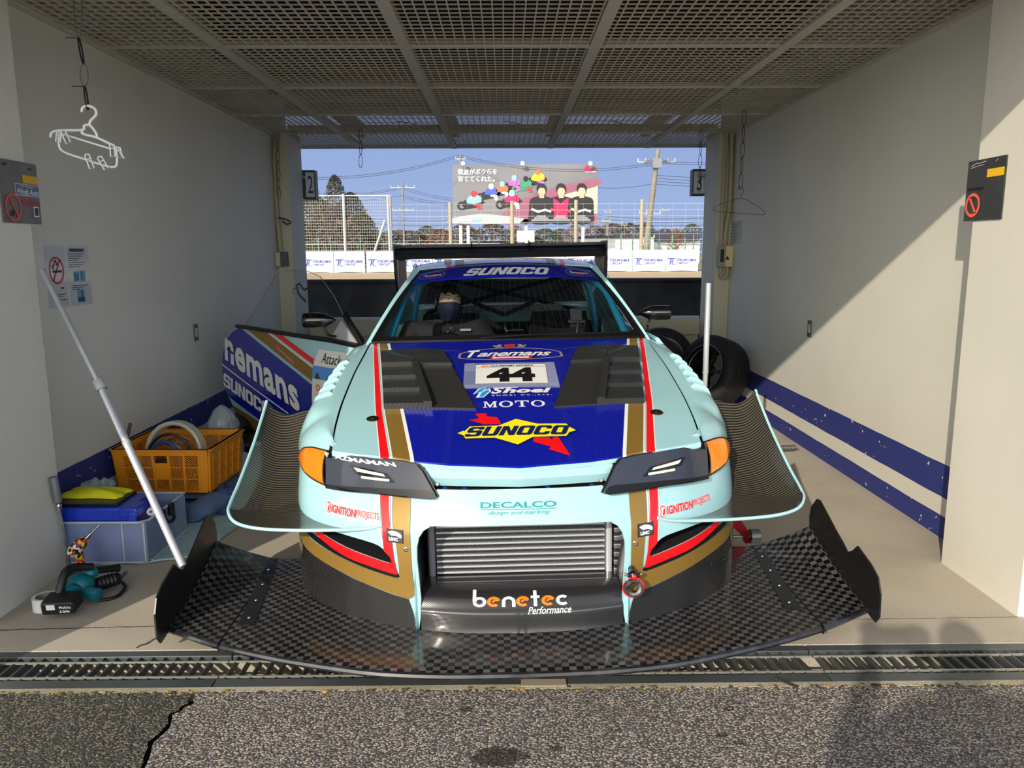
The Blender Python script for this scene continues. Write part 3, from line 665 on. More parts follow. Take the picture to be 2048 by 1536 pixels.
for i, a in enumerate([(625,385,74,100,LEAF[0],'dark green conifer with bare top, partly behind the left rear pier'),(669,350,78,70,LEAF[0],'tallest conifer with a pointed top beside the number two board'),(650,405,70,110,LEAF[1],'brownish tree in front of the tall conifer behind the tall fence'),
    (700,385,76,90,LEAF[4],'dark evergreen with a dark top right of the tall conifer'),(722,425,72,90,LEAF[0],'rounded evergreen at the right slope of the wood'),(742,468,72,60,LEAF[1],'low brown tree at the foot of the wood slope'),(600,440,70,90,LEAF[2],'low green tree behind the left rear pier edge'),(690,440,69,110,LEAF[1],'brown leafless tree low in the middle of the wood')]):
    tree(*a, n=3600 if i<6 else 1800, cone=.55, leaf=.2)
hz = [(800,462,150,150,1,'far brown treeline left of the billboard'),(853,452,150,60,2,'rounded far tree bump in the left treeline'),(880,458,110,70,3,'orange-brown bush left below the billboard'),(925,450,120,90,1,'brown trees below the left end of the billboard'),(985,448,115,90,1,'brown trees below the middle of the billboard'),(1030,452,120,60,3,'rust brown tree behind the white board'),
  (1090,458,150,80,2,'far green trees right of the white board'),(1122,458,150,60,2,'second far green tree right of the white board'),(1070,474,90,60,1,'leafless pale bush by the white board'),(1148,450,120,50,3,'rust brown tree under the billboard right end'),(1190,452,130,70,1,'brown trees right of the billboard'),(1225,448,130,80,1,'brown trees above the white building'),(1258,446,130,70,1,'taller brown trees left of the leaning pole'),(1290,446,135,60,1,'brown trees beside the leaning pole'),(1330,458,150,60,1,'far grey brown trees right of the leaning pole'),(1385,448,110,60,2,'rounded green tree beside the number three board'),(1352,458,75,36,3,'small rust red tree in front of the dark roofed building')]
for i, (px,yt,Y,wp,mi,lb) in enumerate(hz): tree(px,yt,Y,wp,LEAF[mi],lb,n=1100,cone=.1,trunk=True,leaf=.24)
WH = mat('white_cladding', (226,230,224), .6)
def bld(name, px0, px1, ytop, Y, mats, label, roof=None):
    a, c = at(px0,ytop,Y), at(px1,ytop,Y); g = empty(name, (a.x,Y,0), label=label, cat='building')
    MB().box((0,0,0),(c.x-a.x,6,c.z)).build('walls', mats, g, smooth=False)
    if roof: MB().box((-.2,-.3,c.z),(c.x-a.x+.2,6.3,c.z+roof)).build('roof', D.materials.get('bld_roof') or mat('bld_roof', (60,62,74), .6), g, smooth=False)
    return g
bld('building',1170,1308,476,85,WH,'long low white building right of the rear wing',.25)
bld('building',890,1010,486,85,WH,'low white building behind the rear wing, left of centre',.2)
bld('building',1305,1400,482,88,WH,'white building with a tall dark roof beside the number three board')
a, c = at(1308,482,87), at(1400,463,87); tag(MB().box((a.x,87,a.z),(c.x,90,c.z)).build('dark_roof', mat('dark_slate_roof', (58,58,72), .7), smooth=False), 'dark slate coloured roof wall above the white building', 'roof')
g = empty('white_signboard', tuple(at(1034,484,70)), label='blank white board on legs below the billboard', cat='board')
q = at(1069,461,70)-at(1034,484,70); MB().box((0,0,0),(q.x,.1,q.z)).build('panel', WH, g, smooth=False); MB().box((q.x*.5-.1,0,-at(1034,484,70).z-.02),(q.x*.5+.1,.1,0)).build('leg', GALV, g, smooth=False)

# ================================================================ THE CAR (car space: x to the right of the picture, y rearwards, z up)
ca, cb_ = R(1.0), R(.75)
CARM = Matrix.Translation((.06,2.6,0)) @ Matrix(((cos(ca),-sin(ca),0),(sin(ca),cos(ca),0),(0,0,1))).to_4x4() @ Matrix(((cos(cb_),0,-sin(cb_)),(0,1,0),(sin(cb_),0,cos(cb_)))).to_4x4()
car = empty('race_car', label='mint green time attack race car with blue bonnet, number 44 and huge black front splitter', cat='race car'); car.matrix_world = CARM
CI = CARM.inverted()
def hz(x, y):
    b_ = itp([-.05,.1,.35,.8,1.5,1.7],[.61,.655,.72,.825,.965,.99], y); return b_-.035*(x/.74)**2
def HD(x, y, h=0): return (x, y-.15*h, hz(x,y)+h)
yf_ = lambda x: itp([0,.3,.38,.47,.52,.72,.76],[.113,.158,.185,.228,.24,.325,.35], abs(x))
yr_ = lambda x: itp([0,.3,.63,.75],[1.48,1.495,1.555,1.61], abs(x))
hedge = lambda y: itp([.30,.56,.82,1.1,1.4,1.62],[.712,.738,.75,.752,.745,.745], y)
PLX = [0,.2,.38,.6,.75,.85,.90,.925,.935,.94,.94]; PLY = [0,.012,.055,.155,.27,.385,.50,.62,.75,1.0,1.3]
_P = cmr([(x,y,0) for x,y in zip(PLX,PLY)], 8); PSS = [0]
for i in range(1,len(_P)): PSS.append(PSS[-1]+(_P[i]-_P[i-1]).length)
SMAX = PSS[-1]
def gz(z): return itp([0,.07,.3,.42,.5,.58,.68,.75],[0,0,0,.01,.04,.085,.14,.19], z)
def BP(s, z, h=0):
    a = min(abs(s), SMAX-.001); i = 1
    while PSS[i] < a: i += 1
    t = (a-PSS[i-1])/(PSS[i]-PSS[i-1]); p = _P[i-1].lerp(_P[i], t); d = (_P[i]-_P[i-1]).normalized()
    k = -1 if s < 0 else 1; x = p.x+d.y*h; y = p.y-d.x*h+gz(z)
    return (k*x, y, z)
def S_of_x(x):
    lo, hi = 0, SMAX
    for _ in range(40):
        m_ = (lo+hi)/2
        if BP(m_,.2)[0] < abs(x): lo = m_
        else: hi = m_
    return lo*(1 if x>=0 else -1)

# ---- bonnet: columns follow the painted stripes
bx_ = lambda y: lit([0,.2,.62,1.55,1.7],[.362,.386,.466,.634,.66], y)
g1_ = lambda y: bx_(y)+.014
g2_ = lambda y: lit([.2,.63,1.57,1.7],[.463,.547,.692,.712], y)
r1_ = lambda y: lit([.22,.67,1.59,1.7],[.478,.560,.703,.722], y)
r2_ = lambda y: lit([.22,.67,1.6,1.7],[.512,.591,.729,.735], y)
def hood_cols(y): return [0, bx_(y)*.33, bx_(y)*.67, bx_(y), g1_(y), g2_(y), g2_(y)+.004, g2_(y)+.0115, r1_(y)-.001 if r1_(y)>g2_(y)+.012 else g2_(y)+.012, r2_(y), r2_(y)+.004, r2_(y)+(hedge(y)-.006-r2_(y))*.5+.002, hedge(y)-.004]
hmi = [0,0,0,1,2,1,3,1,4,1,3,3]
N_ = 40; mb = MB()
def hpt(k, j):
    v_ = j/N_; y = .6
    for _ in range(30):
        x = hood_cols(y)[k]; y = yf_(x)+(yr_(x)-yf_(x))*v_
    return V((x, y, hz(x,y)))
hp = [[hpt(k,j) for j in range(N_+1)] for k in range(13)]
for s in (1,-1):
    vs_ = [(s*p.x,p.y,p.z) for r_ in hp for p in r_]; fs = []; ms = []
    for k in range(12):
        for j in range(N_):
            a = k*(N_+1)+j; q = (a,a+N_+1,a+N_+2,a+1); fs.append(q if s>0 else q[::-1]); ms.append(hmi[k])
    n0 = len(mb.m); mb.add(vs_, fs); mb.m[n0:] = ms
# rolled front lip
for s in (1,-1):
    vs_ = []; 
    for k in range(13):
        p = hp[k][0]; vs_ += [(s*p.x,p.y,p.z),(s*p.x,p.y-.006,p.z-.006),(s*p.x,p.y-.004,p.z-.022)]
    fs = []; ms = []
    for k in range(12):
        for q in (0,1): a = k*3+q; f = (a,a+1,a+4,a+3); fs.append(f if s<0 else f[::-1]); ms.append(hmi[k] if q==0 else 3)
    n0 = len(mb.m); mb.add(vs_, fs); mb.m[n0:] = ms
hood = mb.build('bonnet', [BLUE, WHITE, GOLD, MINT, RED], car, auto=50, weld=True)
hood['label'] = 'blue bonnet with gold, red and mint stripes'
# shut line beneath
for s in (1,-1):
    mb = MB(); mb.add([(s*(hedge(.3+i*.0665)-.012),.3+i*.0665,hz(hedge(.3+i*.0665),.3+i*.0665)-.018) for i in range(21)]+[(s*(hedge(.3+i*.0665)+.012),.3+i*.0665,hz(hedge(.3+i*.0665),.3+i*.0665)-.018) for i in range(21)], [(i,i+1,i+22,i+21) for i in range(20)]); mb.build('shut_line', BLACK, car)

# ---- bonnet vents, raised carbon with louvres
def vent(s):
    tl, tr, br2, bl2 = (s*.660,1.375), (s*.344,1.32), (s*.163,.583), (s*.553,.65)
    def q(u, v_):   # u 0 outer ..1 inner, v 0 front..1 rear
        a = V(bl2).lerp(V(br2),u); b_ = V(tl).lerp(V(tr),u); p = a.lerp(b_, v_)
        if v_ > .999: p.y += .02*sin(pi*u)
        return p
    rid = lambda v_: .50-.0*v_
    mb = MB()
    # inner half: a long smooth scoop panel and a raised rear block
    def P(u, v_, h): p = q(u,v_); return HD(p.x,p.y,h)
    def slabq(u0,u1,v0,v1,hf,hr,mi=0):
        n = 6; vs_ = []; 
        for i in range(n+1):
            for j in range(n+1):
                u = u0+(u1-u0)*i/n; v_ = v0+(v1-v0)*j/n; vs_.append(P(u,v_,hf+(hr-hf)*j/n))
        fs = [((i*(n+1)+j),(i+1)*(n+1)+j,(i+1)*(n+1)+j+1,i*(n+1)+j+1) for i in range(n) for j in range(n)]
        mb.add(vs_, fs, mi)
        # skirt
        for (a,b_,ha,hb) in (((u0,v0),(u1,v0),hf,hf),((u0,v0),(u0,v1),hf,hr),((u1,v0),(u1,v1),hf,hr),((u0,v1),(u1,v1),hr,hr)):
            vs2 = []
            for i in range(n+1):
                t = i/n; u = a[0]+(b_[0]-a[0])*t; v_ = a[1]+(b_[1]-a[1])*t; vs2 += [P(u,v_,ha+(hb-ha)*t), P(u,v_,-.002)]
            mb.add(vs2, [(2*i,2*i+2,2*i+3,2*i+1) for i in range(n)], mi)
    slabq(.53,1,0,.66,.006,.012); slabq(.50,1,.66,1,.028,.014)
    slabq(0,.49,.68,1,.030,.014)
    for v0, v1 in ((0,.245),(.235,.46),(.45,.69)): slabq(0.0,.44,v0,v1,.026,.006)
    slabq(.44,.53,0,.68,.034,.034)
    o = mb.build('bonnet_vent', TWV, hood, auto=25); o['label'] = 'carbon louvred bonnet vent'
vent(1); vent(-1)
for s in (-1,1):
    mb = MB(); c = HD(s*.587,.558,.002); mb.lathe([(.026,0),(.026,.003),(.020,.006),(.012,.005),(.012,.0075),(0,.0075)], c, (0,-.2,1), 24)
    o = mb.build('bonnet_pin', mat('dark_bronze', (92,84,62), .25, metal=.9) if s<0 else D.materials['dark_bronze'], hood); o['label'] = 'round dark bonnet pin'
# ---- lettering on the bonnet
def HX(name, bm, m, h=.002, xf=None, step=.03, par=None): return lay(name, bm, HD, m, par or hood, step, h, xf)
# crest and kennel script
badge = sm([(-.255,1.245),(-.245,1.275),(-.16,1.315),(0,1.335),(.16,1.315),(.245,1.275),(.255,1.245),(.245,1.19),(.1,1.155),(0,1.148),(-.1,1.155),(-.245,1.19)],4)
HX('oval_badge', fill([badge, [(x*.955,1.24+(y-1.24)*.90) for x,y in badge]]), mat('badge_silver', (150,134,130), .4), .0018)
HX('script_name', merge(text('T', (-.215,1.20,-.150,1.305), shear=.45, bold=.045), text('anemans', (-.165,1.205,.205,1.262), shear=.5, bold=.022, space=.95)), WHITE, .0022)
HX('name_ribbon', fill([rrect(-.105,1.168,.105,1.198,.01)]), RED, .0021); HX('name_ribbon', fill([rrect(-.09,1.172,.09,1.194,.008)]), WHITE, .0026)
HX('ribbon_word', text('FRANCE DOG', (-.07,1.177,.07,1.190)), RED, .003)
HX('crest', fill([sm([(-.02,1.382),(.02,1.382),(.02,1.35),(0,1.332),(-.02,1.35)],3)]), RED, .0024)
HX('crest', fill([sm([(-.026,1.388),(.026,1.388),(.026,1.35),(0,1.326),(-.026,1.35)],3)]), GOLD, .002)
SIL = D.materials['badge_silver']
for s in (-1,1):
    HX('crest_lion', fill([[(s*x,y) for x,y in sm([(.03,1.335),(.045,1.36),(.04,1.385),(.06,1.39),(.068,1.37),(.085,1.385),(.082,1.36),(.07,1.345),(.078,1.332),(.05,1.34)],3)]]), SIL, .0022)
# taped number sheet
TAPE = mat('clear_tape', (190,198,226), .15, coat=.6, alpha=.38)
HX('clear_tape', fill([[(-.224,1.112),(.206,1.106),(.208,.79),(-.222,.80)]]), TAPE, .003)
HX('number_sheet', fill([[(-.169,1.084),(.161,1.082),(.158,.843),(-.168,.850)]]), WHITE, .004)
HX('sheet_rule', fill([rect(-.165,1.045,.157,1.048)]), NAVY, .0045)
HX('number', text('44', (-.118,.862,.104,1.035), bold=.06, space=1.02), mat('ink_black', (14,14,14), .5), .005)
HX('sheet_maker', merge(text('UNLIMITED WORKS', (-.105,1.053,.105,1.07), shear=.3, bold=.03)), NAVY, .005)
HX('sheet_logo', merge(fill([circ(-.132,1.062,.012,.012),circ(-.132,1.062,.006,.006)]), fill([stroke([(-.112,1.072),(-.122,1.062),(-.110,1.052)],.006)])), ORNG, .005)
HX('tape_edge', fill([rect(-.222,1.0,-.172,1.11)]), TAPE, .0052); HX('tape_edge', fill([rect(.163,.80,.205,1.105)]), TAPE, .0052); HX('tape_edge', fill([rect(-.22,.80,.2,.842)]), TAPE, .0052)
# sponsor lines
sk = lambda a,b_,c,d: [(a,b_),(c,b_),(d,0)]
HX('blue_square_logo', fill([[(-.178,.735),(-.155,.80),(-.115,.818),(-.132,.765)], [(-.165,.70),(-.148,.762),(-.105,.80),(-.098,.765),(-.13,.70)]]), WHITE, .0018)
HX('blue_square_logo', fill([[(-.170,.738),(-.150,.792),(-.122,.808),(-.137,.765)]]), CYAN, .0025); HX('blue_square_logo', fill([[(-.15,.706),(-.138,.755),(-.11,.785),(-.106,.765),(-.133,.706)]]), CYAN, .0025)
HX('sponsor_word', merge(text('S', (-.10,.735,-.04,.805), shear=.35, bold=.04), text('hoei', (-.05,.738,.165,.795), shear=.25, bold=.05, space=1.05), fill([rect(-.09,.795,.02,.806)])), WHITE)
HX('sponsor_line', text('SHOEI Co.,Ltd.', (-.095,.708,.165,.722), bold=.015, space=1.5), WHITE)
def serif(x0, y0, x1, y1, s_):  # slab serif capitals M O T O
    w_ = (x1-x0)/len(s_); out = []
    for i, c in enumerate(s_):
        a = x0+i*w_+w_*.06; b_ = x0+(i+1)*w_-w_*.06; h_ = y1-y0; t = w_*.16; e = h_*.09; f = lambda l: [(a+(b_-a)*u, y0+h_*v_) for u,v_ in l]
        if c == 'M': out += [fill([f([(0,0),(.3,0),(.3,.09),(.2,.09),(.2,.75),(.46,0),(.54,0),(.75,.72),(.75,.09),(.65,.09),(.65,0),(1,0),(1,.09),(.92,.09),(.92,.91),(1,.91),(1,1),(.76,1),(.5,.32),(.26,1),(0,1),(0,.91),(.1,.91),(.1,.09),(0,.09)])])]
        elif c == 'O': out += [fill([circ((a+b_)/2,(y0+y1)/2,(b_-a)/2,h_*.52), circ((a+b_)/2,(y0+y1)/2,(b_-a)*.30,h_*.42)])]
        elif c == 'T': out += [fill([f([(0,1),(1,1),(1,.68),(.92,.68),(.86,.88),(.6,.88),(.6,.09),(.72,.09),(.72,0),(.28,0),(.28,.09),(.4,.09),(.4,.88),(.14,.88),(.08,.68),(0,.68)])])]
    return merge(*out)
HX('sponsor_word', serif(-.137,.594,.132,.655,'MOTO'), WHITE)
# yellow diamond oil badge with a red arrow
HX('arrow', fill([[(-.165,.54),(-.148,.500),(-.168,.488),(-.19,.486),(-.128,.44),(-.06,.44),(-.075,.50),(-.115,.512),(-.12,.54)][::1]]), RED, .0018)
ar = [(.062,.335),(.12,.335),(.128,.30),(.148,.333),(.158,.322),(.190,.178),(.112,.228),(.125,.245),(.06,.285)]
HX('arrow', fill([ar]), RED, .0018)
def sunoco_badge():
    dia = [(-.232,.373),(-.208,.392),(-.205,.385),(-.185,.424),(-.07,.424),(0.0,.478),(.085,.432),(.20,.432),(.208,.405),(.232,.376),(.21,.362),(.205,.362),(.19,.328),(.06,.322),(.0,.265),(-.085,.322),(-.20,.326),(-.207,.352)]
    return dia
def grow(P, k):
    cx = sum(p[0] for p in P)/len(P); cy = sum(p[1] for p in P)/len(P); return [(cx+(x-cx)*(1+k*.6), cy+(y-cy)*(1+k)) for x,y in P]
HX('yellow_badge', fill([grow(sunoco_badge(),.07)]), NAVY, .002); HX('yellow_badge', fill([sunoco_badge()]), YELL, .003)
def sunoco(box, sh=.3):
    """square-cut heavy italic capitals"""
    x0,y0,x1,y1 = box; w_ = (x1-x0)/6.0; h_ = y1-y0; out = []
    G = {'S': [[(.0,.28),(.30,.28),(.30,.20),(.62,.20),(.62,.40),(.12,.40),(.0,.52),(.0,.88),(.12,1),(.82,1),(.92,.88),(.92,.70),(.62,.70),(.62,.80),(.30,.80),(.30,.62),(.80,.62),(.92,.50),(.92,.12),(.80,0),(.12,0),(.0,.12)]],
         'U': [[(0,1),(.3,1),(.3,.22),(.62,.22),(.62,1),(.92,1),(.92,.12),(.8,0),(.12,0),(0,.12)]],
         'N': [[(0,0),(0,1),(.32,1),(.62,.42),(.62,1),(.92,1),(.92,0),(.60,0),(.30,.58),(.30,0)]],
         'O': [[(.12,0),(0,.12),(0,.88),(.12,1),(.8,1),(.92,.88),(.92,.12),(.8,0)], [(.3,.22),(.62,.22),(.62,.78),(.3,.78)]],
         'C': [[(.12,0),(0,.12),(0,.88),(.12,1),(.8,1),(.92,.88),(.92,.64),(.62,.64),(.62,.78),(.3,.78),(.3,.22),(.62,.22),(.62,.36),(.92,.36),(.92,.12),(.8,0)]]}
    for i, c in enumerate('SUNOCO'):
        out.append(fill([[(x0+w_*(i+u)-sh*h_*.5+sh*v_*h_, y0+v_*h_) for u,v_ in lp] for lp in G[c]]))
    return merge(*out)
HX('oil_word', sunoco((-.195,.338,.205,.415)), NAVY, .004)

# ---- front wings (fenders)
def fender(s):
    # sections from the shut line outwards and down, at several y
    ys = [.372,.42,.48,.54,.60,.66,.75,.95,1.15,1.35,1.5,1.62]
    sec = []
    for y in ys:
        e = hedge(y)+.003; z0 = hz(e,y)
        xm = itp([.33,.45,.6,.75,.95,1.2,1.4,1.62],[.845,.885,.925,.94,.935,.915,.90,.895], y)
        crown = itp([.33,.6,.9,1.2,1.62],[.002,.006,.014,.014,.0], y)
        zs = itp([.33,.5,.75,1.0,1.3,1.62],[.625,.65,.685,.745,.80,.83], y)
        zb = itp([.33,.55,.6,1.2,1.3,1.62],[.56,.50,.60,.60,.3,.15], y) if y < 1.3 else .15
        pass
        pts = [V((e,y,z0)), V((e+(xm-e)*.35,y,z0+(zs-z0)*.16+crown)), V((e+(xm-e)*.70,y,zs+(z0-zs)*.62+crown*.6)), V((xm-.012,y,zs-.02)), V((xm,y,zs-.09)), V((xm-.004,y,zb))]
        if y < .70:   # front of the wing ends on the top of the corner lamp
            xl = itp([.372,.42,.48,.54,.60,.66],[.722,.775,.825,.866,.897,.916], y); zl = itp([.70,.76,.80,.85,.89,.916],[.668,.662,.655,.640,.618,.592], xl)
            q0, q1 = pts[0], V((xl,y,zl)); t_ = (y-.37)/.30; dn = V((xl-.045,y,min(zl+.012+.105*t_, z0))); pts = [q0, q0.lerp(dn,.40)+V((0,0,.006+crown)), q0.lerp(dn,.80)+V((0,0,.007)), dn.lerp(q1,.35)+V((.006*t_+.002,0,.010*t_)), dn.lerp(q1,.72)+V((.008*t_+.002,0,.010*t_)), q1]
        sec.append(cmr(pts,5))
    sec = [cmr([sec[i][k] for i in range(len(ys))],4) for k in range(len(sec[0]))]
    nu, nv = len(sec)-1, len(sec[0])-1
    mb = MB(); mb.grid(nu, nv, lambda u,v_: V((s*sec[round(u*nu)][round(v_*nv)].x, sec[round(u*nu)][round(v_*nv)].y, sec[round(u*nu)][round(v_*nv)].z)))
    o = mb.build('front_wing', MINT, car, auto=60, sol=.004)
    o['label'] = 'mint front wing with louvres'
    bm = bmesh.new(); bm.from_mesh(o.data); tr = BVHTree.FromBMesh(bm); bm.free()
    # louvres stepping down the top of the wing
    for k in range(6):
        y0 = .86+k*.082; mb = MB()
        def top(x, y):
            h_ = tr.ray_cast(V((s*x,y,2)), V((0,0,-1))); return h_[0].z if h_[0] is not None else .7
        xi = hedge(y0)+.055+.0*(k); xo = itp([.8,1.0,1.2,1.4],[.925,.915,.90,.885], y0)-.02
        n = 6; vs_ = []
        for i in range(n+1):
            x = xi+(xo-xi)*i/n; za = top(x,y0); zb = top(x,y0+.085)
            vs_ += [(s*x,y0+.002,za-.004),(s*x,y0,za+(.017 if 0<i<n else .003)),(s*x,y0+.082,zb+.001)]
        fs = []
        for i in range(n): a = i*3; fs += [(a,a+3,a+4,a+1),(a+1,a+4,a+5,a+2)]
        fs += [(0,1,2),(3*n,3*n+2,3*n+1)]
        mb.add(vs_, fs); mb.build('louvre', MINT, o, smooth=False)
    return o
fL = fender(-1); fR = fender(1)

# ---- amber corner lamps and carbon headlight covers
AMB = mat('amber_lens', (255,128,10), .12, coat=1, emis=0)
AMB.node_tree.nodes['Principled BSDF'].inputs['Subsurface Weight'].default_value = 0
def lampz(x):   # top and bottom z of the lamp band against |x|
    return itp([.30,.38,.55,.72,.80,.87,.90],[.655,.660,.667,.668,.655,.628,.60], x), itp([.30,.34,.55,.72,.80,.87,.90],[.560,.562,.558,.545,.553,.572,.595], x)
SX = S_of_x
def LP(s_, z, h=0): return BP(s_, z, h)
for s in (-1,1):
    # cover: polygon in (s,z)
    P = [(.300,.562),(.318,.556),(.55,.556),(.765,.543),(.785,.543),(.797,.664),(.60,.668),(.44,.666),(.375,.660),(.352,.640)]
    # bulge so that the front tip follows the nose
    def LF(u, v_, h=0): x,y,z = BP(s*u, v_, h); return (x,y-.012,z)
    o = lay('headlight_cover', fill([P]), LF, TWB, car, .02, .006); o['label'] = 'dark carbon headlight cover'; sm_ = o.modifiers.new('t','SOLIDIFY'); sm_.thickness = .02; sm_.offset = 0
    lay('cover_black_edge', fill([grow(P,.05)]), LF, BLACK, o, .02, -.003)  # plain black border sheet just behind the cover
    lay('cover_lip', fill([[(.30,.563),(.315,.556),(.55,.556),(.78,.543),(.785,.556),(.55,.575),(.34,.585),(.315,.58)]]), LF, BLACK, o, .02, .019)
    led = [(.470,.602),(.495,.622),(.70,.634),(.745,.634),(.705,.612),(.52,.600)] 
    lay('led_surround', fill([[(.455,.598),(.49,.627),(.64,.640),(.66,.637),(.635,.612),(.50,.597)][::1]]), LF, GLOSSB, o, .02, .0175)
    for a in (rrect(.478,.601,.60,.609,.003), [(.495,.616),(.505,.624),(.635,.634),(.62,.622)]):
        lay('led_strip', fill([a]), LF, mat('led_lens', (236,232,196), .3, emis=.25) if 'led_lens' not in D.materials else D.materials['led_lens'], o, .02, .021)
    # amber lamp: lofted lens
    a0, a1 = .802, 1.10
    def top_(t): return itp([0,.3,.6,.85,1],[.664,.662,.648,.622,.592], t)
    def bot_(t): return itp([0,.3,.6,.85,1],[.544,.551,.563,.577,.590], t)
    def AF(u, v_):
        sA = a0+(a1-a0)*u; z = bot_(u)+(top_(u)-bot_(u))*v_; bul = .018*(sin(pi*min(max(v_,0),1))**.5)*(1-u*.6)
        x,y,zz = BP(s*sA, z, bul+.002); return (x,y-.006,zz)
    mb = MB(); mb.grid(16,10,lambda u,v_: V(AF(u,v_)))
    o = mb.build('turn_signal', AMB, car, auto=70); o['label'] = 'amber corner lamp'
    n_ = mb = MB()
    for k in range(16): 
        u = .03+.55*k/16; mb.tube([V(AF(u,.06+.88*j/6))+V((0,-.001,0)) for j in range(7)], .0006, 4)
    mb.build('lens_rib', mat('amber_rib', (255,160,40), .2, coat=1) if s<0 else D.materials['amber_rib'], o)
    mb = MB(); mb.tube([AF(0,v_/8) for v_ in range(9)]+[AF(u/12,1) for u in range(13)]+[AF(1-u/12,0) for u in range(13)], .0035, 5); mb.build('lamp_seal', BLACK, o)
if True:
    o = lay('headlight_lettering', text('PLAZMAMAN', (.44,.663,.79,.677), shear=-.3, bold=.03), lambda u,v_,h: (lambda p:(p[0],p[1]-.012,p[2]))(BP(-(1.24-u),v_-.012,h)), WHITE, car, .03, .0185)

# ---- nose panel between the lamps, black slot behind
def nose(u, v_, h=0): return (u, yf_(u)+.01-.075*(1-v_)*0-.02+.028*(1-v_)-h, .575+.075*v_)
mb = MB()
for z0, z1, y0, y1 in ((.634,.652,.008,-.006),(.612,.634,-.006,-.008),(.580,.612,-.008,.004),(.572,.580,.004,.03)):
    n = 20; vs_ = []
    for i in range(n+1):
        x = -.345+.69*i/n; x0 = x; xl = x*(1 if z0>.6 else .97); b0 = yf_(x)
        vs_ += [(x,b0+y0,z1),(x,b0+y1,z0)]
    mb.add(vs_, [(2*i,2*i+1,2*i+3,2*i+2) for i in range(n)])
o = mb.build('nose_panel', MINT, car, sol=.006, auto=30)
for x in (-.30,.30): MB().lathe([(.007,0),(.006,.002),(0,.002)],(x,yf_(x)-.008,.588),(0,-1,.2),12).build('screw', STEEL, o)
mb = MB(); mb.grid(14,1,lambda u,v_: V((-.33+.66*u, .15+.03*v_+.2*(-.33+.66*u)**2, .572+.004*v_))); mb.box((-.33,.17,.50),(.33,.19,.66)); mb.build('grille_slot', BLACK, car)
ABL = mat('anodised_blue', (30,90,200), .3, metal=.7)
for x in (-.20,.10,-.27,.26): MB().lathe([(.009,0),(.009,.004),(0,.004)],(x,.095+.3*x*x,.578),(0,-.6,1),12).build('blue_bolt', ABL, car)

# ---- bumper skin with the intake and side ducts cut out
intake = sm([(-.328,.459),(-.30,.463),(0,.469),(.30,.463),(.328,.459)],2,False)+[(.352,.445),(.370,.420),(.379,.385),(.380,.34),(.374,.26),(.370,.19),(.374,.12),(.383,.068),(-.383,.068),(-.374,.12),(-.370,.19),(-.374,.26),(-.380,.34),(-.379,.385),(-.370,.420),(-.352,.445)]
def mir(P): return [(-x,y) for x,y in P[::-1]]
duct = sm([(.560,.378),(.70,.388),(.82,.384),(.885,.384),(.86,.373),(.73,.349),(.60,.330),(.50,.315),(.478,.318),(.487,.338),(.512,.358)],3)
top_edge = [(-1.42,.60),(-1.10,.60),(-1.065,.590),(-.95,.560),(-.80,.541),(-.555,.556),(-.32,.562),(-.30,.580),(0,.583),(.30,.580),(.32,.562),(.555,.556),(.80,.541),(.95,.560),(1.065,.590),(1.10,.60),(1.42,.60)]
outer = top_edge+[(1.30,.45),(1.18,.30),(1.165,.068),(-1.165,.068),(-1.18,.30),(-1.30,.45)]
bum = lay('front_bumper', fill([outer, intake, duct, mir(duct)]), BP, MINT, car, .035, 0)
bum.modifiers.new('t','SOLIDIFY').thickness = .006; bum['label'] = 'mint front bumper'
def BX(name, loops, m, h=.0016, step=.03, bm=None, par=None): return lay(name, bm or fill(loops), BP, m, par or bum, step, h)
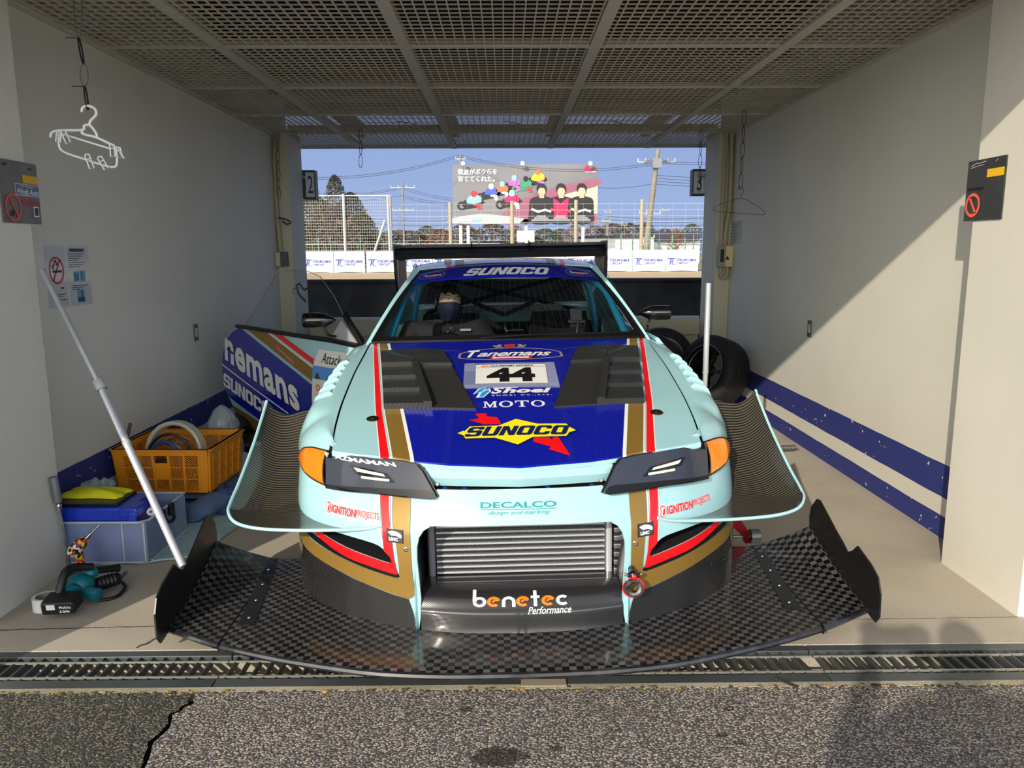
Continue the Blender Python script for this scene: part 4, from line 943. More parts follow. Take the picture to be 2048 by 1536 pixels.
# dark shadowed swage above: gentle top fold is in the skin; carbon lower half
def carb(s):
    P = [(.385,.070),(.42,.185),(.478,.194),(.605,.218),(.734,.239),(.862,.256),(.96,.268),(1.06,.300),(1.13,.33),(1.19,.35),(1.165,.070)]
    return [(s*x,y) for x,y in P]
for s in (-1,1):
    o = BX('carbon_skirt', [sm([(s*.395,.085),(s*.400,.13),(s*.418,.186)],3,False)+carb(s)[2:-1]+[(s*1.165,.0705)]+[(s*.387,.0705)]], TW, .004); o['label'] = 'glossy carbon lower bumper corner'
    # gold: vertical band then sweep outwards
    gv = [(.402,.558),(.402,.49),(.404,.44),(.400,.30),(.392,.215),(.400,.196),(.418,.186),(.43,.19)]
    sweep_lo = sm([(.43,.188),(.478,.196),(.605,.219),(.734,.240),(.862,.257),(.965,.272),(1.06,.303),(1.16,.36)],3,False)
    sweep_hi = sm([(1.115,.372),(1.02,.345),(.90,.322),(.80,.308),(.675,.290),(.579,.276),(.47,.262),(.452,.262)],3,False)
    back = [(.452,.30),(.462,.40),(.470,.44),(.473,.49),(.474,.555)]
    BX('gold_stripe', [[(s*x,y) for x,y in gv+sweep_lo+sweep_hi+back]], GOLD, .0035)
    # black pinstripe, red, over it
    BX('black_pinstripe', [[(s*x,y) for x,y in sm([(.449,.268),(.47,.262),(.579,.277),(.675,.292),(.80,.311),(.92,.332),(1.02,.36)],3,False)+sm([(.95,.36),(.82,.34),(.70,.315),(.58,.297),(.46,.285)],3,False)]], BLACK, .004)
    redp = [(.489,.556),(.527,.554),(.522,.49),(.516,.43),(.512,.358)]+[(.487,.338),(.478,.318),(.50,.315),(.60,.330),(.73,.349),(.86,.373),(.885,.384)]+sm([(.94,.380),(.90,.364),(.771,.326),(.675,.304),(.579,.291),(.473,.275),(.458,.278)],3,False)+[(.470,.33),(.478,.40),(.483,.46),(.487,.5)]
    BX('red_stripe', [[(s*x,y) for x,y in redp]], RED, .0045)
    for a,b_ in ((.4755,.4815),(.485,.4885),(.5275,.531)):
        BX('white_pinstripe', [[(s*a,.556),(s*b_,.556),(s*b_,.50),(s*(b_-.004),.44),(s*(b_-.010),.40),(s*(a-.010),.40),(s*(a-.004),.44),(s*a,.50)]], WHITE, .0042)
    # duct interior
    mb = MB(); n = len(duct); ring = [BP(s*x,y,0) for x,y in duct]; rin = [BP(s*(.66+(x-.66)*.75),.355+(y-.355)*.6,-.09) for x,y in duct]
    mb.add([V(p) for p in ring]+[V(p) for p in rin], [(i,(i+1)%n,n+(i+1)%n,n+i) for i in range(n)]+[tuple(range(n,2*n))]); mb.build('side_duct', BLACKM, bum)
    # lettering
    if s < 0: lx0, lx1, z0, z1 = -.797,-.53,.468,.476
    else: lx0, lx1, z0, z1 = .528,.80,.471,.462
    for nm, bo, m_, h_ in (('sponsor_outline', .11, PINK, .0018), ('sponsor_word', .0, mat('ignition_red', (205,40,50), .4) if 'ignition_red' not in D.materials else D.materials['ignition_red'], .003)):
        bm = merge(text('IGNITION', (.13,-.42,.60,.42), bold=.03+bo), text('PROJECTS', (.61,-.42,1,.42), bold=bo))
        kx = lx1-lx0
        lay(nm, merge(bm, fill([circ(.055,0,.055+bo*.08,.55+bo*1.3)])), lambda u,v_,h: BP(lx0+u*kx, (.472 if s<0 else .467)+v_*.034, h), m_, bum, 0, h_)
    lay('sponsor_mark', merge(fill([stroke([(.035,-.3),(.045,.35),(.075,.3)],.016)]), fill([circ(.055,0,.047,.46),circ(.055,0,.039,.38)])), lambda u,v_,h: BP(lx0+u*kx, (.472 if s<0 else .467)+v_*.034, h), WHITE, bum, 0, .0045)
    cx = s*.463
    BX('wolf_sticker', [rect(cx-.034,.394,cx+.034,.441)], BLACK, .0055); BX('wolf_sticker', [rect(cx-.031,.397,cx+.031,.438)], mat('sticker_grey', (60,62,66), .4) if s<0 else D.materials['sticker_grey'], .006)
    BX('sticker_word', 0, WHITE, .007, 0, bm=text('LINC', (cx-.024,.400,cx+.014,.413), bold=.06))
    BX('sticker_shape', [sm([(cx-.028,.430),(cx-.01,.436),(cx+.012,.433),(cx+.028,.424),(cx+.026,.412),(cx+.016,.416),(cx+.004,.420),(cx-.012,.418),(cx-.02,.424)],2)], WHITE, .007, 0)
    c = V(BP(s*.419,.374,.003)); MB().lathe([(.010,0),(.010,.002),(.007,.004),(.003,.004),(0,.002)], c, (0,-1,0), 16).build('screw', STEEL, bum)
BX('sponsor_word', 0, TEAL, .002, .05, bm=merge(text('DECALCO', (-.143,.524,.128,.543), bold=.025)))
BX('sponsor_rule', [rect(-.143,.5185,.128,.5205)], TEAL, .002)
BX('sponsor_script', 0, TEAL, .002, .05, bm=text('design and marking', (-.115,.500,.105,.516), shear=.5, bold=-.002))
# ---- mint blades (strakes) at the intake corners
for s in (-1,1):
    mb = MB(); prof = [(.31,.014,.0),(.27,.008,.010),(.2,.003,.020),(.13,.0,.022),(.10,-.004,.016),(.075,-.01,.004)]
    vs_ = []; 
    for z, dy, wd in prof:
        x0 = .372 if z>.15 else .374; 
        cx = .384; y = BP(.384,z)[1]
        vs_ += [(s*(cx-wd/2-.004),y+.02,z),(s*cx,y-.012+dy,z),(s*(cx+wd/2+.004),y+.02,z),(s*(cx-.004),y+.10,z)]
    fs = []
    for i in range(len(prof)-1):
        for j in range(4): a = i*4+j; b_ = i*4+(j+1)%4; fs.append((a,b_,b_+4,a+4))
    fs.append((20,21,22,23)); mb.add(vs_, fs); mb.build('mint_strake', MINT, bum, auto=40)
# intake side walls (carbon) and black backing
mb = MB(); n = len(intake); rin = [(x*.93,.23+(y-.23)*.92) for x,y in intake]
mb.add([V(BP(x,y,0)) for x,y in intake]+[V((x*.97,.26,y if y>.1 else .07)) for x,y in intake], [(i,(i+1)%n,n+(i+1)%n,n+i) for i in range(n)])
mb.build('intake_duct', TW, car); 
mb = MB(); mb.box((-.40,.34,.07),(.40,.36,.5)); mb.build('intake_back', DARK, car)
# ---- intercooler
ic = D.objects.new('intercooler', None)
mb = MB(); mb.box((-.318,.225,.19),(.325,.32,.408)); core = mb.build('intercooler', mat('core_grey', (105,105,107), .6), car, smooth=False); core['label'] = 'aluminium bar and plate intercooler'  # core block in one even mid grey, behind the bars and fins
mb = MB(); nb = 10
for i in range(nb): z = .198+(.402-.198)*i/(nb-1); mb.box((-.316,.207,z-.0035),(.322,.24,z+.0035))
mb.build('cooler_bar', ALU, core, smooth=False, bevel=.001)
mb = MB()
for i in range(nb-1):
    z0 = .198+(.402-.198)*i/(nb-1)+.004; z1 = z0+.0155; n = 150; vs_ = []
    for k in range(n+1):
        x = -.314+.634*k/n; z = z0 if k%2 else z1; vs_ += [(x,.214,z),(x,.236,z)]
    mb.add(vs_, [(2*k,2*k+1,2*k+3,2*k+2) for k in range(n)])
mb.build('cooling_fin', mat('fin_grey', (150,150,150), .45, metal=.3), core, smooth=False)
for s in (-1,1):
    mb = MB(); x0, x1 = (.326,.350) if s>0 else (-.348,-.320)
    mb.box((x0,.20,.188),(x1,.34,.412)); mb.build('end_tank', ALU if s>0 else ALUD, core, smooth=False, bevel=.008)
    if s > 0:
        mb = MB()
        for k in range(6): mb.box((.356,.20,.205+k*.032),(.385,.26,.226+k*.032))
        mb.build('tank_rib', ALUD, core, smooth=False, bevel=.004)
# ---- lower carbon chin and ramp in the intake
def chin(u, v_, h=0):
    x = -.368+.736*u; 
    P = [(0,.0,.072),(.10,.004,.09),(.30,.008,.147),(.34,.014,.152),(.62,.05,.19),(.85,.13,.212),(1,.205,.212)]
    y = itp([p[0] for p in P],[p[1] for p in P],v_); z = itp([p[0] for p in P],[p[2] for p in P],v_)
    b0 = BP(x,.1)[1]; x *= 1-.02*v_
    return (x, b0*(1-v_*.85)+y-h*.6, z+h*.8)
mb = MB(); mb.grid(24,28,lambda u,v_: V(chin(u,v_))); ch = mb.build('chin_spoiler', TW, car, auto=35); ch['label'] = 'glossy carbon chin below the intercooler'
def chx(x): return (x+.368)/.736
def CH(u, v_, h=0): return chin(chx(u), v_, h)
# benetec letters drawn as round strokes
def arc(cx, cy, r_, a0, a1, n=18): return [(cx+r_*cos(R(a0+(a1-a0)*i/n)), cy+r_*sin(R(a0+(a1-a0)*i/n))) for i in range(n+1)]
bw_ = .0125; out_w, out_o = [], []
def st(l, w_=None): return fill([stroke(l, w_ or .0125)])
U0, V0 = -.182, 0
def let(c, x):
    r_ = .0185; cy = .0; k = 1
    if c == 'b': return merge(st([(x-r_,.052),(x-r_,0)]), st(arc(x,0,r_,175,-175)))
    if c == 'e': return merge(st(arc(x,0,r_,-50,-320)+[(x+r_*.9,.004)]), st([(x-.006,-.002),(x+.006,.008),(x+r_*.95,.005)],.009))
    if c == 'n': return merge(st([(x-r_,-.025),(x-r_,0)]), st(arc(x,0,r_,180,0)+[(x+r_,-.025)]))
    if c == 't': return merge(st([(x,.045),(x,-.025)]), st([(x-.016,.020),(x+.016,.020)]))
    if c == 'c': return st(arc(x,0,r_,45,315))
xs_ = [-.156,-.104,-.050,.002,.047,.094,.147]
W_, O_ = [], []
for c, x in zip('benetec', xs_): (O_ if c == 'e' else W_).append(let(c, x))
bf = lambda u,v_,h: CH(u, .52+v_*4.1, h)
lay('sponsor_word', merge(*W_), bf, WHITE, ch, .02, .002); lay('sponsor_word', merge(*O_), bf, ORNG, ch, .02, .003)
lay('sponsor_script', text('Performance', (.018,-.062,.176,-.028), shear=.35, bold=.01), bf, WHITE, ch, .03, .002)
# ---- tow hook
tw = V(BP(.405,.285,0))
mb = MB(); mb.cyl(tw+V((0,.03,0)), tw+V((0,-.035,-.008)), .013, 14); mb.sphere(tw+V((0,-.035,-.012)),(.017,.017,.017),12); mb.cyl(tw+V((-.022,-.035,-.014)),tw+V((.022,-.035,-.014)),.0075,10)
th = mb.build('tow_hook', GLOSSB, car)
mb = MB(); c = tw+V((0,-.040,-.058)); mb.tube([c+V((.027*cos(a),.004*sin(a*2),.027*sin(a)*.95)) for a in [2*pi*i/24 for i in range(24)]], .0125, 8, closed=True); mb.build('ring', mat('worn_black', (24,22,22), .35, dirt=(120,110,108), vscale=40), th)
mb = MB(); mb.tube([c+V((.0375*cos(a),-.003,.036*sin(a))) for a in [2*pi*i/28 for i in range(28)]], .0035, 6, closed=True); mb.build('red_edge', RED, th)
mb = MB(); mb.lathe([(.009,0),(.009,.004),(.006,.006),(0,.006)], tw+V((0,-.052,-.014)), (0,-1,.1), 14); mb.build('red_button', RED, th)
mb = MB()
for s in (-1,1): mb.cyl(tw+V((s*.024,-.035,-.012)),tw+V((s*.03,-.035,-.012)),.006,8)
mb.build('bolt', STEEL, th)

# ---- splitter
fe = [(-1.083,.004),(-.762,-.135),(-.43,-.226),(-.029,-.262),(.0,-.262),(.43,-.242),(.75,-.150),(1.06,-.030)]
def front_y(x): return itp([0,.2,.43,.76,1.07,1.3],[-.262,-.258,-.235,-.142,-.012,.115], abs(x))
spm = MB(); xs = [-1.075+2.15*i/60 for i in range(61)]; vs_ = []
for x in xs:
    f = front_y(x); re = .76 if abs(x)>.96 else .80
    row = [(f+.012,.046),(f-.001,.052),(f-.004,.061),(f+.002,.070),(f+.014,.074),(f+.05,.074)]+[(f+.05+(re-f-.05)*k/8,.074) for k in range(1,9)]+[(re,.050)]
    vs_ += [(x,y,z) for y,z in row]
n = 15; fs = []
for i in range(60):
    for j in range(n-1): a = i*n+j; fs.append((a,a+n,a+n+1,a+1))
    fs.append((i*n, i*n+n-1, (i+1)*n+n-1, (i+1)*n))
fs += [tuple(range(n)), tuple(60*n+j for j in range(n))[::-1]]
spm.add(vs_, fs); spl = spm.build('front_splitter', TOW, car, auto=50); spl['label'] = 'wide black checkered carbon splitter'
NOSEM = mat('scuffed_lip', (22,23,27), .32, coat=.4, dirt=(66,67,72), vscale=18)
mb = MB(); mb.tube([(x,front_y(x)+.003,.061) for x in xs], .0125, 8); mb.build('leading_edge', NOSEM, spl)
for s in (-1,1):
    # outer wing: rises to the rear outside
    def OW(u, v_, h=0):
        x = 1.078+.222*u; f = front_y(x); re = itp([0,.3,1],[.765,.745,.655],u); y = f+(re-f)*v_
        z = .074+.125*(u**1.4)*(v_**1.6)+.006*u
        return (s*x, y, z+h)
    mb = MB(); mb.grid(12,16,lambda u,v_: V(OW(u,v_))); mb.grid(12,16,lambda u,v_: V(OW(u,v_,-.022)))
    mb.grid(12,1,lambda u,v_: V(OW(u,0,-.022*v_))); mb.grid(12,1,lambda u,v_: V(OW(u,1,-.022*v_)))
    ow = mb.build('splitter_wing', TOW, spl, auto=50); ow['label'] = 'upswept outer splitter panel'
    mb = MB(); mb.tube([V(OW(u/12,0,-.011))+V((0,.002,0)) for u in range(13)], .0125, 8); mb.build('leading_edge', NOSEM if s<0 else D.materials['scuffed_lip'], ow)
    # joint strip with fixings
    mb = MB(); a, b_ = V((s*1.02,.12,.0755)), V((s*1.085,.68,.0755)); c = V((s*.03,-.004,0))
    mb.add([a-c,a+c,b_+c*.8,b_-c*.8,a-c+V((0,0,.003)),a+c+V((0,0,.003)),b_+c*.8+V((0,0,.003)),b_-c*.8+V((0,0,.003))],[(0,1,2,3),(4,5,6,7),(0,1,5,4),(1,2,6,5),(2,3,7,6),(3,0,4,7)]); js = mb.build('joint_strip', GLOSSB, spl, smooth=False)
    for k in range(4): MB().lathe([(.007,0),(.006,.0025),(0,.0025)], a.lerp(b_,.1+.27*k)+V((0,0,.003)), (0,0,1), 10).build('screw', STEEL, js)
    mb = MB(); mb.box((s*1.075,front_y(1.075)-.012,.047),(s*1.0785,.765,.0765)); mb.build('panel_gap', BLACK, spl, smooth=False)
    # end plate
    pl = [(.045,.052),(.02,.085),(.022,.175),(.045,.225),(.10,.252),(.215,.282),(.255,.246),(.295,.226),(.335,.246),(.40,.272),(.57,.348),(.60,.345),(.655,.29),(.668,.24),(.66,.175),(.60,.15),(.13,.066),(.09,.058)]
    mb = MB(); bm = fill([pl]); vs2 = []; 
    for i, v_ in enumerate(bm.verts): v_.index = i; vs2.append((s*1.302, v_.co.x, v_.co.y))
    f2 = [tuple(v_.index for v_ in f.verts) for f in bm.faces]; bm.free()
    ep = mk('end_plate', vs2, f2, mat('satin_carbon', (22,22,22), .38, coat=.2) if s<0 else D.materials['satin_carbon'], ow, smooth=False, sol=.006)
    ep['label'] = 'black upright end plate with a notch'
# ---- canards
CL = [(.155,.44),(.175,.428),(.22,.415),(.35,.420),(.5,.468),(.7,.575),(.85,.665),(.93,.715)]
for s in (-1,1):
    def cz(y): return itp([.15,.2,.3,.42,.55,.7,.85,.93],[.428,.412,.405,.418,.452,.525,.640,.705], y)
    def cxi(y): 
        b_ = itp([.10,.135,.20,.30,.45,.60,.75,.93],[.46,.50,.60,.72,.84,.905,.925,.935], y-.0); return b_
    def cfront(t):  # outline of the outer edge from the root at the nose to the rear tip
        return None
    out = cmr([(.500,.118,.450),(.56,.135,.432),(.68,.165,.418),(.84,.19,.412),(.98,.21,.416),(1.07,.245,.428),(1.115,.30,.450),(1.128,.37,.470),(1.128,.50,.522),(1.122,.70,.632),(1.118,.86,.738),(1.116,.90,.772)],5)
    inn = cmr([(.49,.145,.446),(.54,.18,.424),(.63,.24,.408),(.72,.31,.402),(.79,.39,.402),(.83,.45,.408),(.865,.52,.420),(.885,.58,.442),(.90,.64,.475),(.91,.72,.535),(.915,.82,.640),(.915,.90,.722)],5)
    n = len(out); vs_ = []; K = 12
    for i in range(n):
        o_, i_ = out[i], inn[i]
        t = i/(n-1); lip = itp([0,.35,.5,.6,1],[0.0,.004,.02,.035,.045], t)
        for k in range(K+1):
            u = k/K; p = i_.lerp(o_, u); 
            p.z -= lip*(1-max(0,(u-.62)/.38)**2)*(lambda q: q*q*(3-2*q))(min(1,u*1.6))
            vs_.append((s*p.x,p.y,p.z))
    fs = [(i*(K+1)+k,(i+1)*(K+1)+k,(i+1)*(K+1)+k+1,i*(K+1)+k+1) for i in range(n-1) for k in range(K)]
    cn = mk('canard', vs_, fs, TWF, car, sol=.006, auto=60); cn['label'] = 'large carbon canard curling up at its outer edge'
    mb = MB(); mb.tube([(s*p.x,p.y,p.z) for p in out], .0065, 8); mb.build('mint_edge', MINT, cn)

def ac(x, y, ly):
    """point in car space seen at pixel (x,y) at car depth ly"""
    d = _f + _r2*((x-1024)/1560) - _u2*((y-768)/1560); o = CI @ V((0,0,H)); q = CI.to_3x3() @ d
    return o + q*((ly-o.y)/q.y)
# ---- windscreen
def WS(u, v_, h=0):
    B_ = V((.735*u, 1.49+.12*u*u, .962-.012*u*u)); T_ = V((.508*u, 2.06+.10*u*u, 1.345-.035*u*u))
    p = B_.lerp(T_, v_); n = V((.12*u, -.55, .83)); p += n*(.022*sin(pi*v_)+h); return tuple(p)
mb = MB(); mb.grid(24,12,lambda u,v_: V(WS(-1+2*u, v_))); ws = mb.build('windscreen', GLASS, car)
lay('frit_band', fill([[(-1,0),(1,0),(1,1),(-1,1)],[(-.955,.085),(-.955,.80),(.955,.80),(.955,.085),(.9,.055),(-.9,.055)]]), WS, BLACK, ws, .08, .001)
lay('sun_strip', fill([[(-1,.775),(1,.775),(1,.985),(-1,.985)]]), WS, BLUE, ws, .08, .003)
lay('sun_strip_word', sunoco((-.43,.818,.47,.935),.55), WS, WHITE, ws, .05, .006)
for s in (-1,1):
    c = s*.80-.005
    lay('oval_badge', fill([sm([(c-.14,.875),(c-.10,.925),(c,.94),(c+.10,.925),(c+.14,.875),(c+.10,.825),(c-.10,.825)],3), sm([(c-.131,.875),(c-.096,.918),(c,.932),(c+.096,.918),(c+.131,.875),(c+.096,.832),(c-.096,.832)],3)]), WS, SIL, ws, .05, .005)
    lay('script_name', merge(text('Tanemans', (c-.10,.858,c+.11,.895), shear=.45, bold=.02)), WS, WHITE, ws, .05, .006)
    lay('name_ribbon', fill([rect(c-.05,.840,c+.05,.852)]), WS, RED, ws, .05, .006); lay('crest', fill([circ(c,.945,.016,.012)]), WS, RED, ws, .05, .006)
mb = MB(); mb.tube([V(WS(-1,v_/8,.003)) for v_ in range(9)]+[V(WS(-1+u/6,1,.003)) for u in range(1,13)]+[V(WS(1,1-v_/8,.003)) for v_ in range(1,9)], .008, 6); mb.tube([V(WS(-1+u/8,-.01,.0)) for u in range(17)], .012, 6); mb.build('rubber_seal', BLACK, ws)
mb = MB(); mb.tube([V(WS(-.2,.0,.012)),V(WS(.1,.018,.016)),V(WS(.9,.035,.012))], .006, 6); mb.build('wiper', BLACK, ws)
mb = MB()
for k in range(34): mb.tube([V(WS(-.93+1.86*k/33, .09+.69*j/6, -.003)) for j in range(7)], .0004, 3, cap=False)
mb.build('demister_wire', mat('demister_grey', (84,84,90), .5), ws)
mb = MB(); mb.grid(16,2,lambda u,v_: V((-.74+1.48*u, 1.47+.14*(2*u-1)**2+.08*v_, .962-.02*(2*u-1)**2-.02*v_-.02))); mb.build('cowl', BLACK, car)
# ---- roof and pillars
RB_ = lambda u, y: V((itp([2.0,2.3,2.8,3.3,3.6],[.53,.565,.575,.55,.53],y)*u, y, itp([2.0,2.2,2.6,3.0,3.4,3.6],[1.335,1.362,1.378,1.372,1.335,1.30],y)-.038*abs(u)**2.6-.012*(abs(u)>.97)))
def rpt(u, v_):
    uu = -1+2*u; y0 = 2.06+.10*uu*uu*.9; y = y0+(3.55-y0)*v_; return RB_(uu, y)
def rcol(i, j):
    x = abs((i+.5)/40*2-1)*.55
    return 1 if x < .245 else 2 if x < .30 else 0 if x < .318 else 3 if x < .362 else 0
mb = MB(); mb.grid(40,24,lambda u,v_: rpt(u,v_), cols=rcol); roof = mb.build('roof', [MINT, BLUE, GOLD, RED], car, auto=60, sol=.006); roof['label'] = 'striped roof panel'
mb = MB(); q = ac(896,522,2.35); mb.box((q.x-.022,q.y-.02,q.z-.012),(q.x+.022,q.y+.03,q.z+.022)); mb.build('roof_sensor', glass('smoky_clear', (190,190,190), .9, 1.45), roof, smooth=False, bevel=.005)
for s in (-1,1):
    mb = MB()
    # A pillar outer skin from the wing top to the roof side, then the cant rail and C pillar
    inn = [WS(s*1.0,v_/6,-.002) for v_ in range(7)]; out = cmr([(s*.775,1.60,.905),(s*.715,1.72,1.025),(s*.622,1.93,1.195),(s*.55,2.14,1.325)],2)
    n = 7; vs_ = [];
    for i in range(n): a, b_ = V(inn[i]), V(out[min(i,len(out)-1)]); m_ = a.lerp(b_,.5)+V((s*.012,-.01,.012)); vs_ += [a,m_,b_,b_+V((-s*.03,.03,-.02))]
    mb.add(vs_, [(i*4+k,i*4+k+1,i*4+k+5,i*4+k+4) for i in range(n-1) for k in range(3)])
    mb.build('windscreen_pillar', MINT, car, auto=50, sol=.004)
    mb = MB(); e = [(.548,2.16,1.322),(.585,2.6,1.335),(.60,3.0,1.315),(.60,3.35,1.25),(.66,3.65,1.08),(.74,3.9,.97)]
    mb.tube([(s*x,y,z) for x,y,z in cmr(e,4)], [.006]*3+[.014]*(len(cmr(e,4))-3), 8); mb.build('cant_rail', MINT, car)
    mb = MB(); mb.grid(6,6,lambda u,v_: V((s*(.60+.2*v_**1.0), 2.95+.95*u*(.5+.5*v_)+.0*v_, 1.30-.36*v_-.10*u))); mb.build('rear_pillar', MINT, car)
# rear screen, boot and quarter panels
mb = MB(); mb.grid(8,4,lambda u,v_: V(((-.53-.12*v_)+(1.06+.24*v_)*u, 3.5+.42*v_, 1.31-.33*v_))); mb.build('rear_screen', GLASS, car)
mb = MB(); mb.grid(10,6,lambda u,v_: V(((-.72)+1.44*u, 3.9+.62*v_, .985-.02*v_-.03*(2*u-1)**2))); mb.grid(10,4,lambda u,v_: V((-.85+1.7*u, 4.52+.02*v_, .96-.6*v_))); mb.build('boot_lid', MINT, car)
for s in (-1,1):
    mb = MB()
    def qp(u, v_):
        y = 2.75+1.78*u; z = .96-.78*v_; x = .80+.14*sin(pi*min(1,v_*1.1))**.7+.03*sin(pi*u); 
        if abs(y-3.62)<.33 and z<.36+sqrt(max(0,.33**2-(y-3.62)**2)): z = .36+sqrt(max(0,.33**2-(y-3.62)**2))
        return V((s*x,y,z))
    mb.grid(40,20,qp); mb.build('rear_quarter', MINT, car, auto=50)
    mb = MB(); mb.box((s*.80,1.3,.14),(s*.93,3.3,.30)); mb.build('side_sill', MINT, car, smooth=False, bevel=.02)
# right door (closed)
mb = MB(); mb.grid(16,8,lambda u,v_: V((.80+.12*sin(pi*min(1,v_*1.05))**.7, 1.60+1.15*u, .93-.63*v_))); rd_ = mb.build('door', MINT, car, sol=.02); rd_['label'] = 'closed mint door on the far side'
mb = MB(); mb.add([(.785,1.63,.94),(.785,2.75,.95),(.61,2.7,1.30),(.60,2.2,1.31)],[(0,1,2,3)]); mb.build('side_window', CLEAR, rd_)
# floor, bulkheads and dash
mb = MB(); mb.box((-.80,1.0,.12),(.80,4.4,.16)); mb.box((-.76,1.42,.16),(.76,1.5,.90)); mb.box((-.70,3.0,.16),(.70,3.05,.92)); mb.box((-.2,1.6,.16),(.08,3.0,.45)); mb.build('cabin_floor', DARK, car, smooth=False)
mb = MB(); mb.grid(12,4,lambda u,v_: V((-.72+1.44*u, 1.60+.30*v_, .895-.06*v_*v_-.03*(2*u-1)**2))); mb.box((-.70,1.86,.6),(.70,1.90,.83)); mb.build('dashboard', DARK, car)
q = ac(1030,668,1.78); mb = MB(); mb.box((q.x-.05,q.y,q.z-.022),(q.x+.05,q.y+.02,q.z+.022)); mb.cyl(q+V((0,.01,-.02)),q+V((0,.05,-.10)),.006,8); mb.cyl(q+V((-.045,.01,.0)),q+V((-.06,.03,.06)),.008,8); mb.build('dash_display', GLOSSB, car, bevel=.004)
CAGE = mat('cage_blue', (38,128,168), .35, coat=.4); mb = MB()
for s in (-1,1):
    a = [(s*.655,1.70,.80),(s*.66,1.72,.93),(s*.62,1.82,1.06),(s*.575,1.97,1.185),(s*.50,2.10,1.245),(s*.36,2.14,1.275),(0,2.15,1.285)]
    mb.tube(cmr(a,4), .021, 10)
    mb.tube(cmr([(s*.575,1.97,1.185),(s*.545,2.3,1.27),(s*.53,2.85,1.28)],3), .02, 10)
    mb.tube(cmr([(s*.66,2.9,.16),(s*.64,2.9,.9),(s*.57,2.88,1.2),(s*.45,2.87,1.275),(0,2.87,1.285)],4), .021, 10)
    mb.tube([(s*.655,1.70,.80),(s*.66,1.66,.5),(s*.66,1.6,.2)], .02, 8); mb.tube([(s*.66,1.7,.55),(s*.66,2.9,.55)], .02, 8)
cage = mb.build('roll_cage', CAGE, car); cage['label'] = 'blue painted roll cage'
mb = MB()
for s in (-1,1): mb.tube([(s*.56,2.88,1.22),(0,2.9,.98)], .014, 8); mb.tube([(s*.45,2.9,1.25),(-s*.6,3.6,.95)], .014, 8)
mb.build('cage_brace', BLACKM, cage)
mb = MB()
for s in (-1,1):
    for (x,z) in ((.66,.93),(.44,1.262)): mb.cyl((s*x,1.72 if z<1 else 2.12,z-.012),(s*x,1.72 if z<1 else 2.12,z+.012),.0235,10)
mb.build('cage_padding_strap', mat('strap_blue', (40,90,200), .6), cage)
PERF = mat('perforated_aluminium', (86,88,90), .5, metal=.5, dirt=(20,20,20), vscale=60, var=.9)
mb = MB(); a, b_ = ac(935,617,3.0), ac(1125,617,3.0); mb.box((a.x,3.0,a.z-.022),(b_.x,3.01,a.z+.022)); mb.add([(a.x+.02,2.98,a.z-.02),(a.x+.08,2.98,a.z-.02),(0,2.98,a.z-.15),(-.06,2.98,a.z-.15)],[(0,1,2,3)]); mb.build('rear_brace', PERF, car, smooth=False)
mb = MB(); q = ac(1098,634,2.8); mb.tube([q+V((.035*cos(t),0,.03*sin(t))) for t in [2*pi*i/18 for i in range(18)]],.006,6,closed=True); mb.build('harness_ring', ALUD, car)
mb = MB(); q = ac(1155,640,2.3); mb.box((q.x-.045,q.y,q.z-.05),(q.x+.03,q.y+.05,q.z+.07)); mb.box((q.x-.06,q.y-.02,q.z-.02),(q.x+.05,q.y+.02,q.z+.0)); mb.cyl(q+V((-.0,-.03,-.01)),q+V((-.02,-.06,-.14)),.012,8); mb.build('switch_panel', mat('dark_gunmetal', (66,68,74), .4, metal=.6), car, bevel=.006)
# bucket seats
for s, nm in ((-1,'seat'),(1,'seat')):
    x = s*.36; mb = MB(); mb.grid(10,10,lambda u,v_: V((x+(-.22+.44*u)*(1-.25*v_**3), 2.55+.12*v_+ -.10*abs(2*u-1)**2*(1-v_*.3), .30+.72*v_))); mb.grid(8,6,lambda u,v_: V((x-.22+.44*u, 2.05+.5*v_, .33-.05*v_+.08*abs(2*u-1)**2))); mb.build('bucket_seat', mat('seat_black', (18,18,19), .9) if s<0 else D.materials['seat_black'], car, sol=.03)
mb = MB(); c = V((-.36,2.0,.78)); mb.tube([c+V((.165*cos(t),.06*sin(t),.155*sin(t))) for t in [2*pi*i/28 for i in range(28)]], .014, 8, closed=True); mb.tube([c,c+V((0,-.25,-.1))],.02,8); mb.tube([c+V((-.16,0,0)),c+V((.16,0,0))],.012,6); mb.build('steering_wheel', BLACK, car)
mb = MB(); a, b_ = ac(790,650,2.6), ac(812,690,2.6); mb.box((a.x-.03,2.6,b_.z-.1),(b_.x,2.64,a.z+.0)); mb.build('rear_jamb', MINT, car, smooth=False)
# ---- mirrors
def mirror(parent, c, s, arm_to):
    """aero mirror: capsule with pointed inner end ; s = side the housing extends to"""
    mb = MB(); L_ = .19; prof = [(0,0),(.006,.003),(.022,.022),(.044,.06),(.050,.10),(.050,.165),(.046,.182),(0,.184)]
    n = 20; vs_ = []
    for r_, d in prof:
        for j in range(n):
            a = 2*pi*j/n; vs_.append(c+V((s*(d), (r_*1.0)*cos(a)*(.8 if cos(a)<0 else .5), r_*sin(a)*.86)))
    mb.add(vs_, [(i*n+j,i*n+(j+1)%n,(i+1)*n+(j+1)%n,(i+1)*n+j) for i in range(len(prof)-1) for j in range(n)])
    o = mb.build('wing_mirror', GLOSSB, parent, auto=50)
    mb = MB(); mb.tube(cmr([c+V((s*.07,.01,-.035)),c+V((s*.055,.01,-.075)),arm_to.lerp(c,.25)+V((s*.03,0,-.02)),arm_to],4), .007, 8); mb.build('mirror_arm', BLACK, o)
    return o
q = ac(1277,626,1.90); mirror(car, q, 1, V((.775,1.82,.955)))['label'] = 'black door mirror on the closed side'
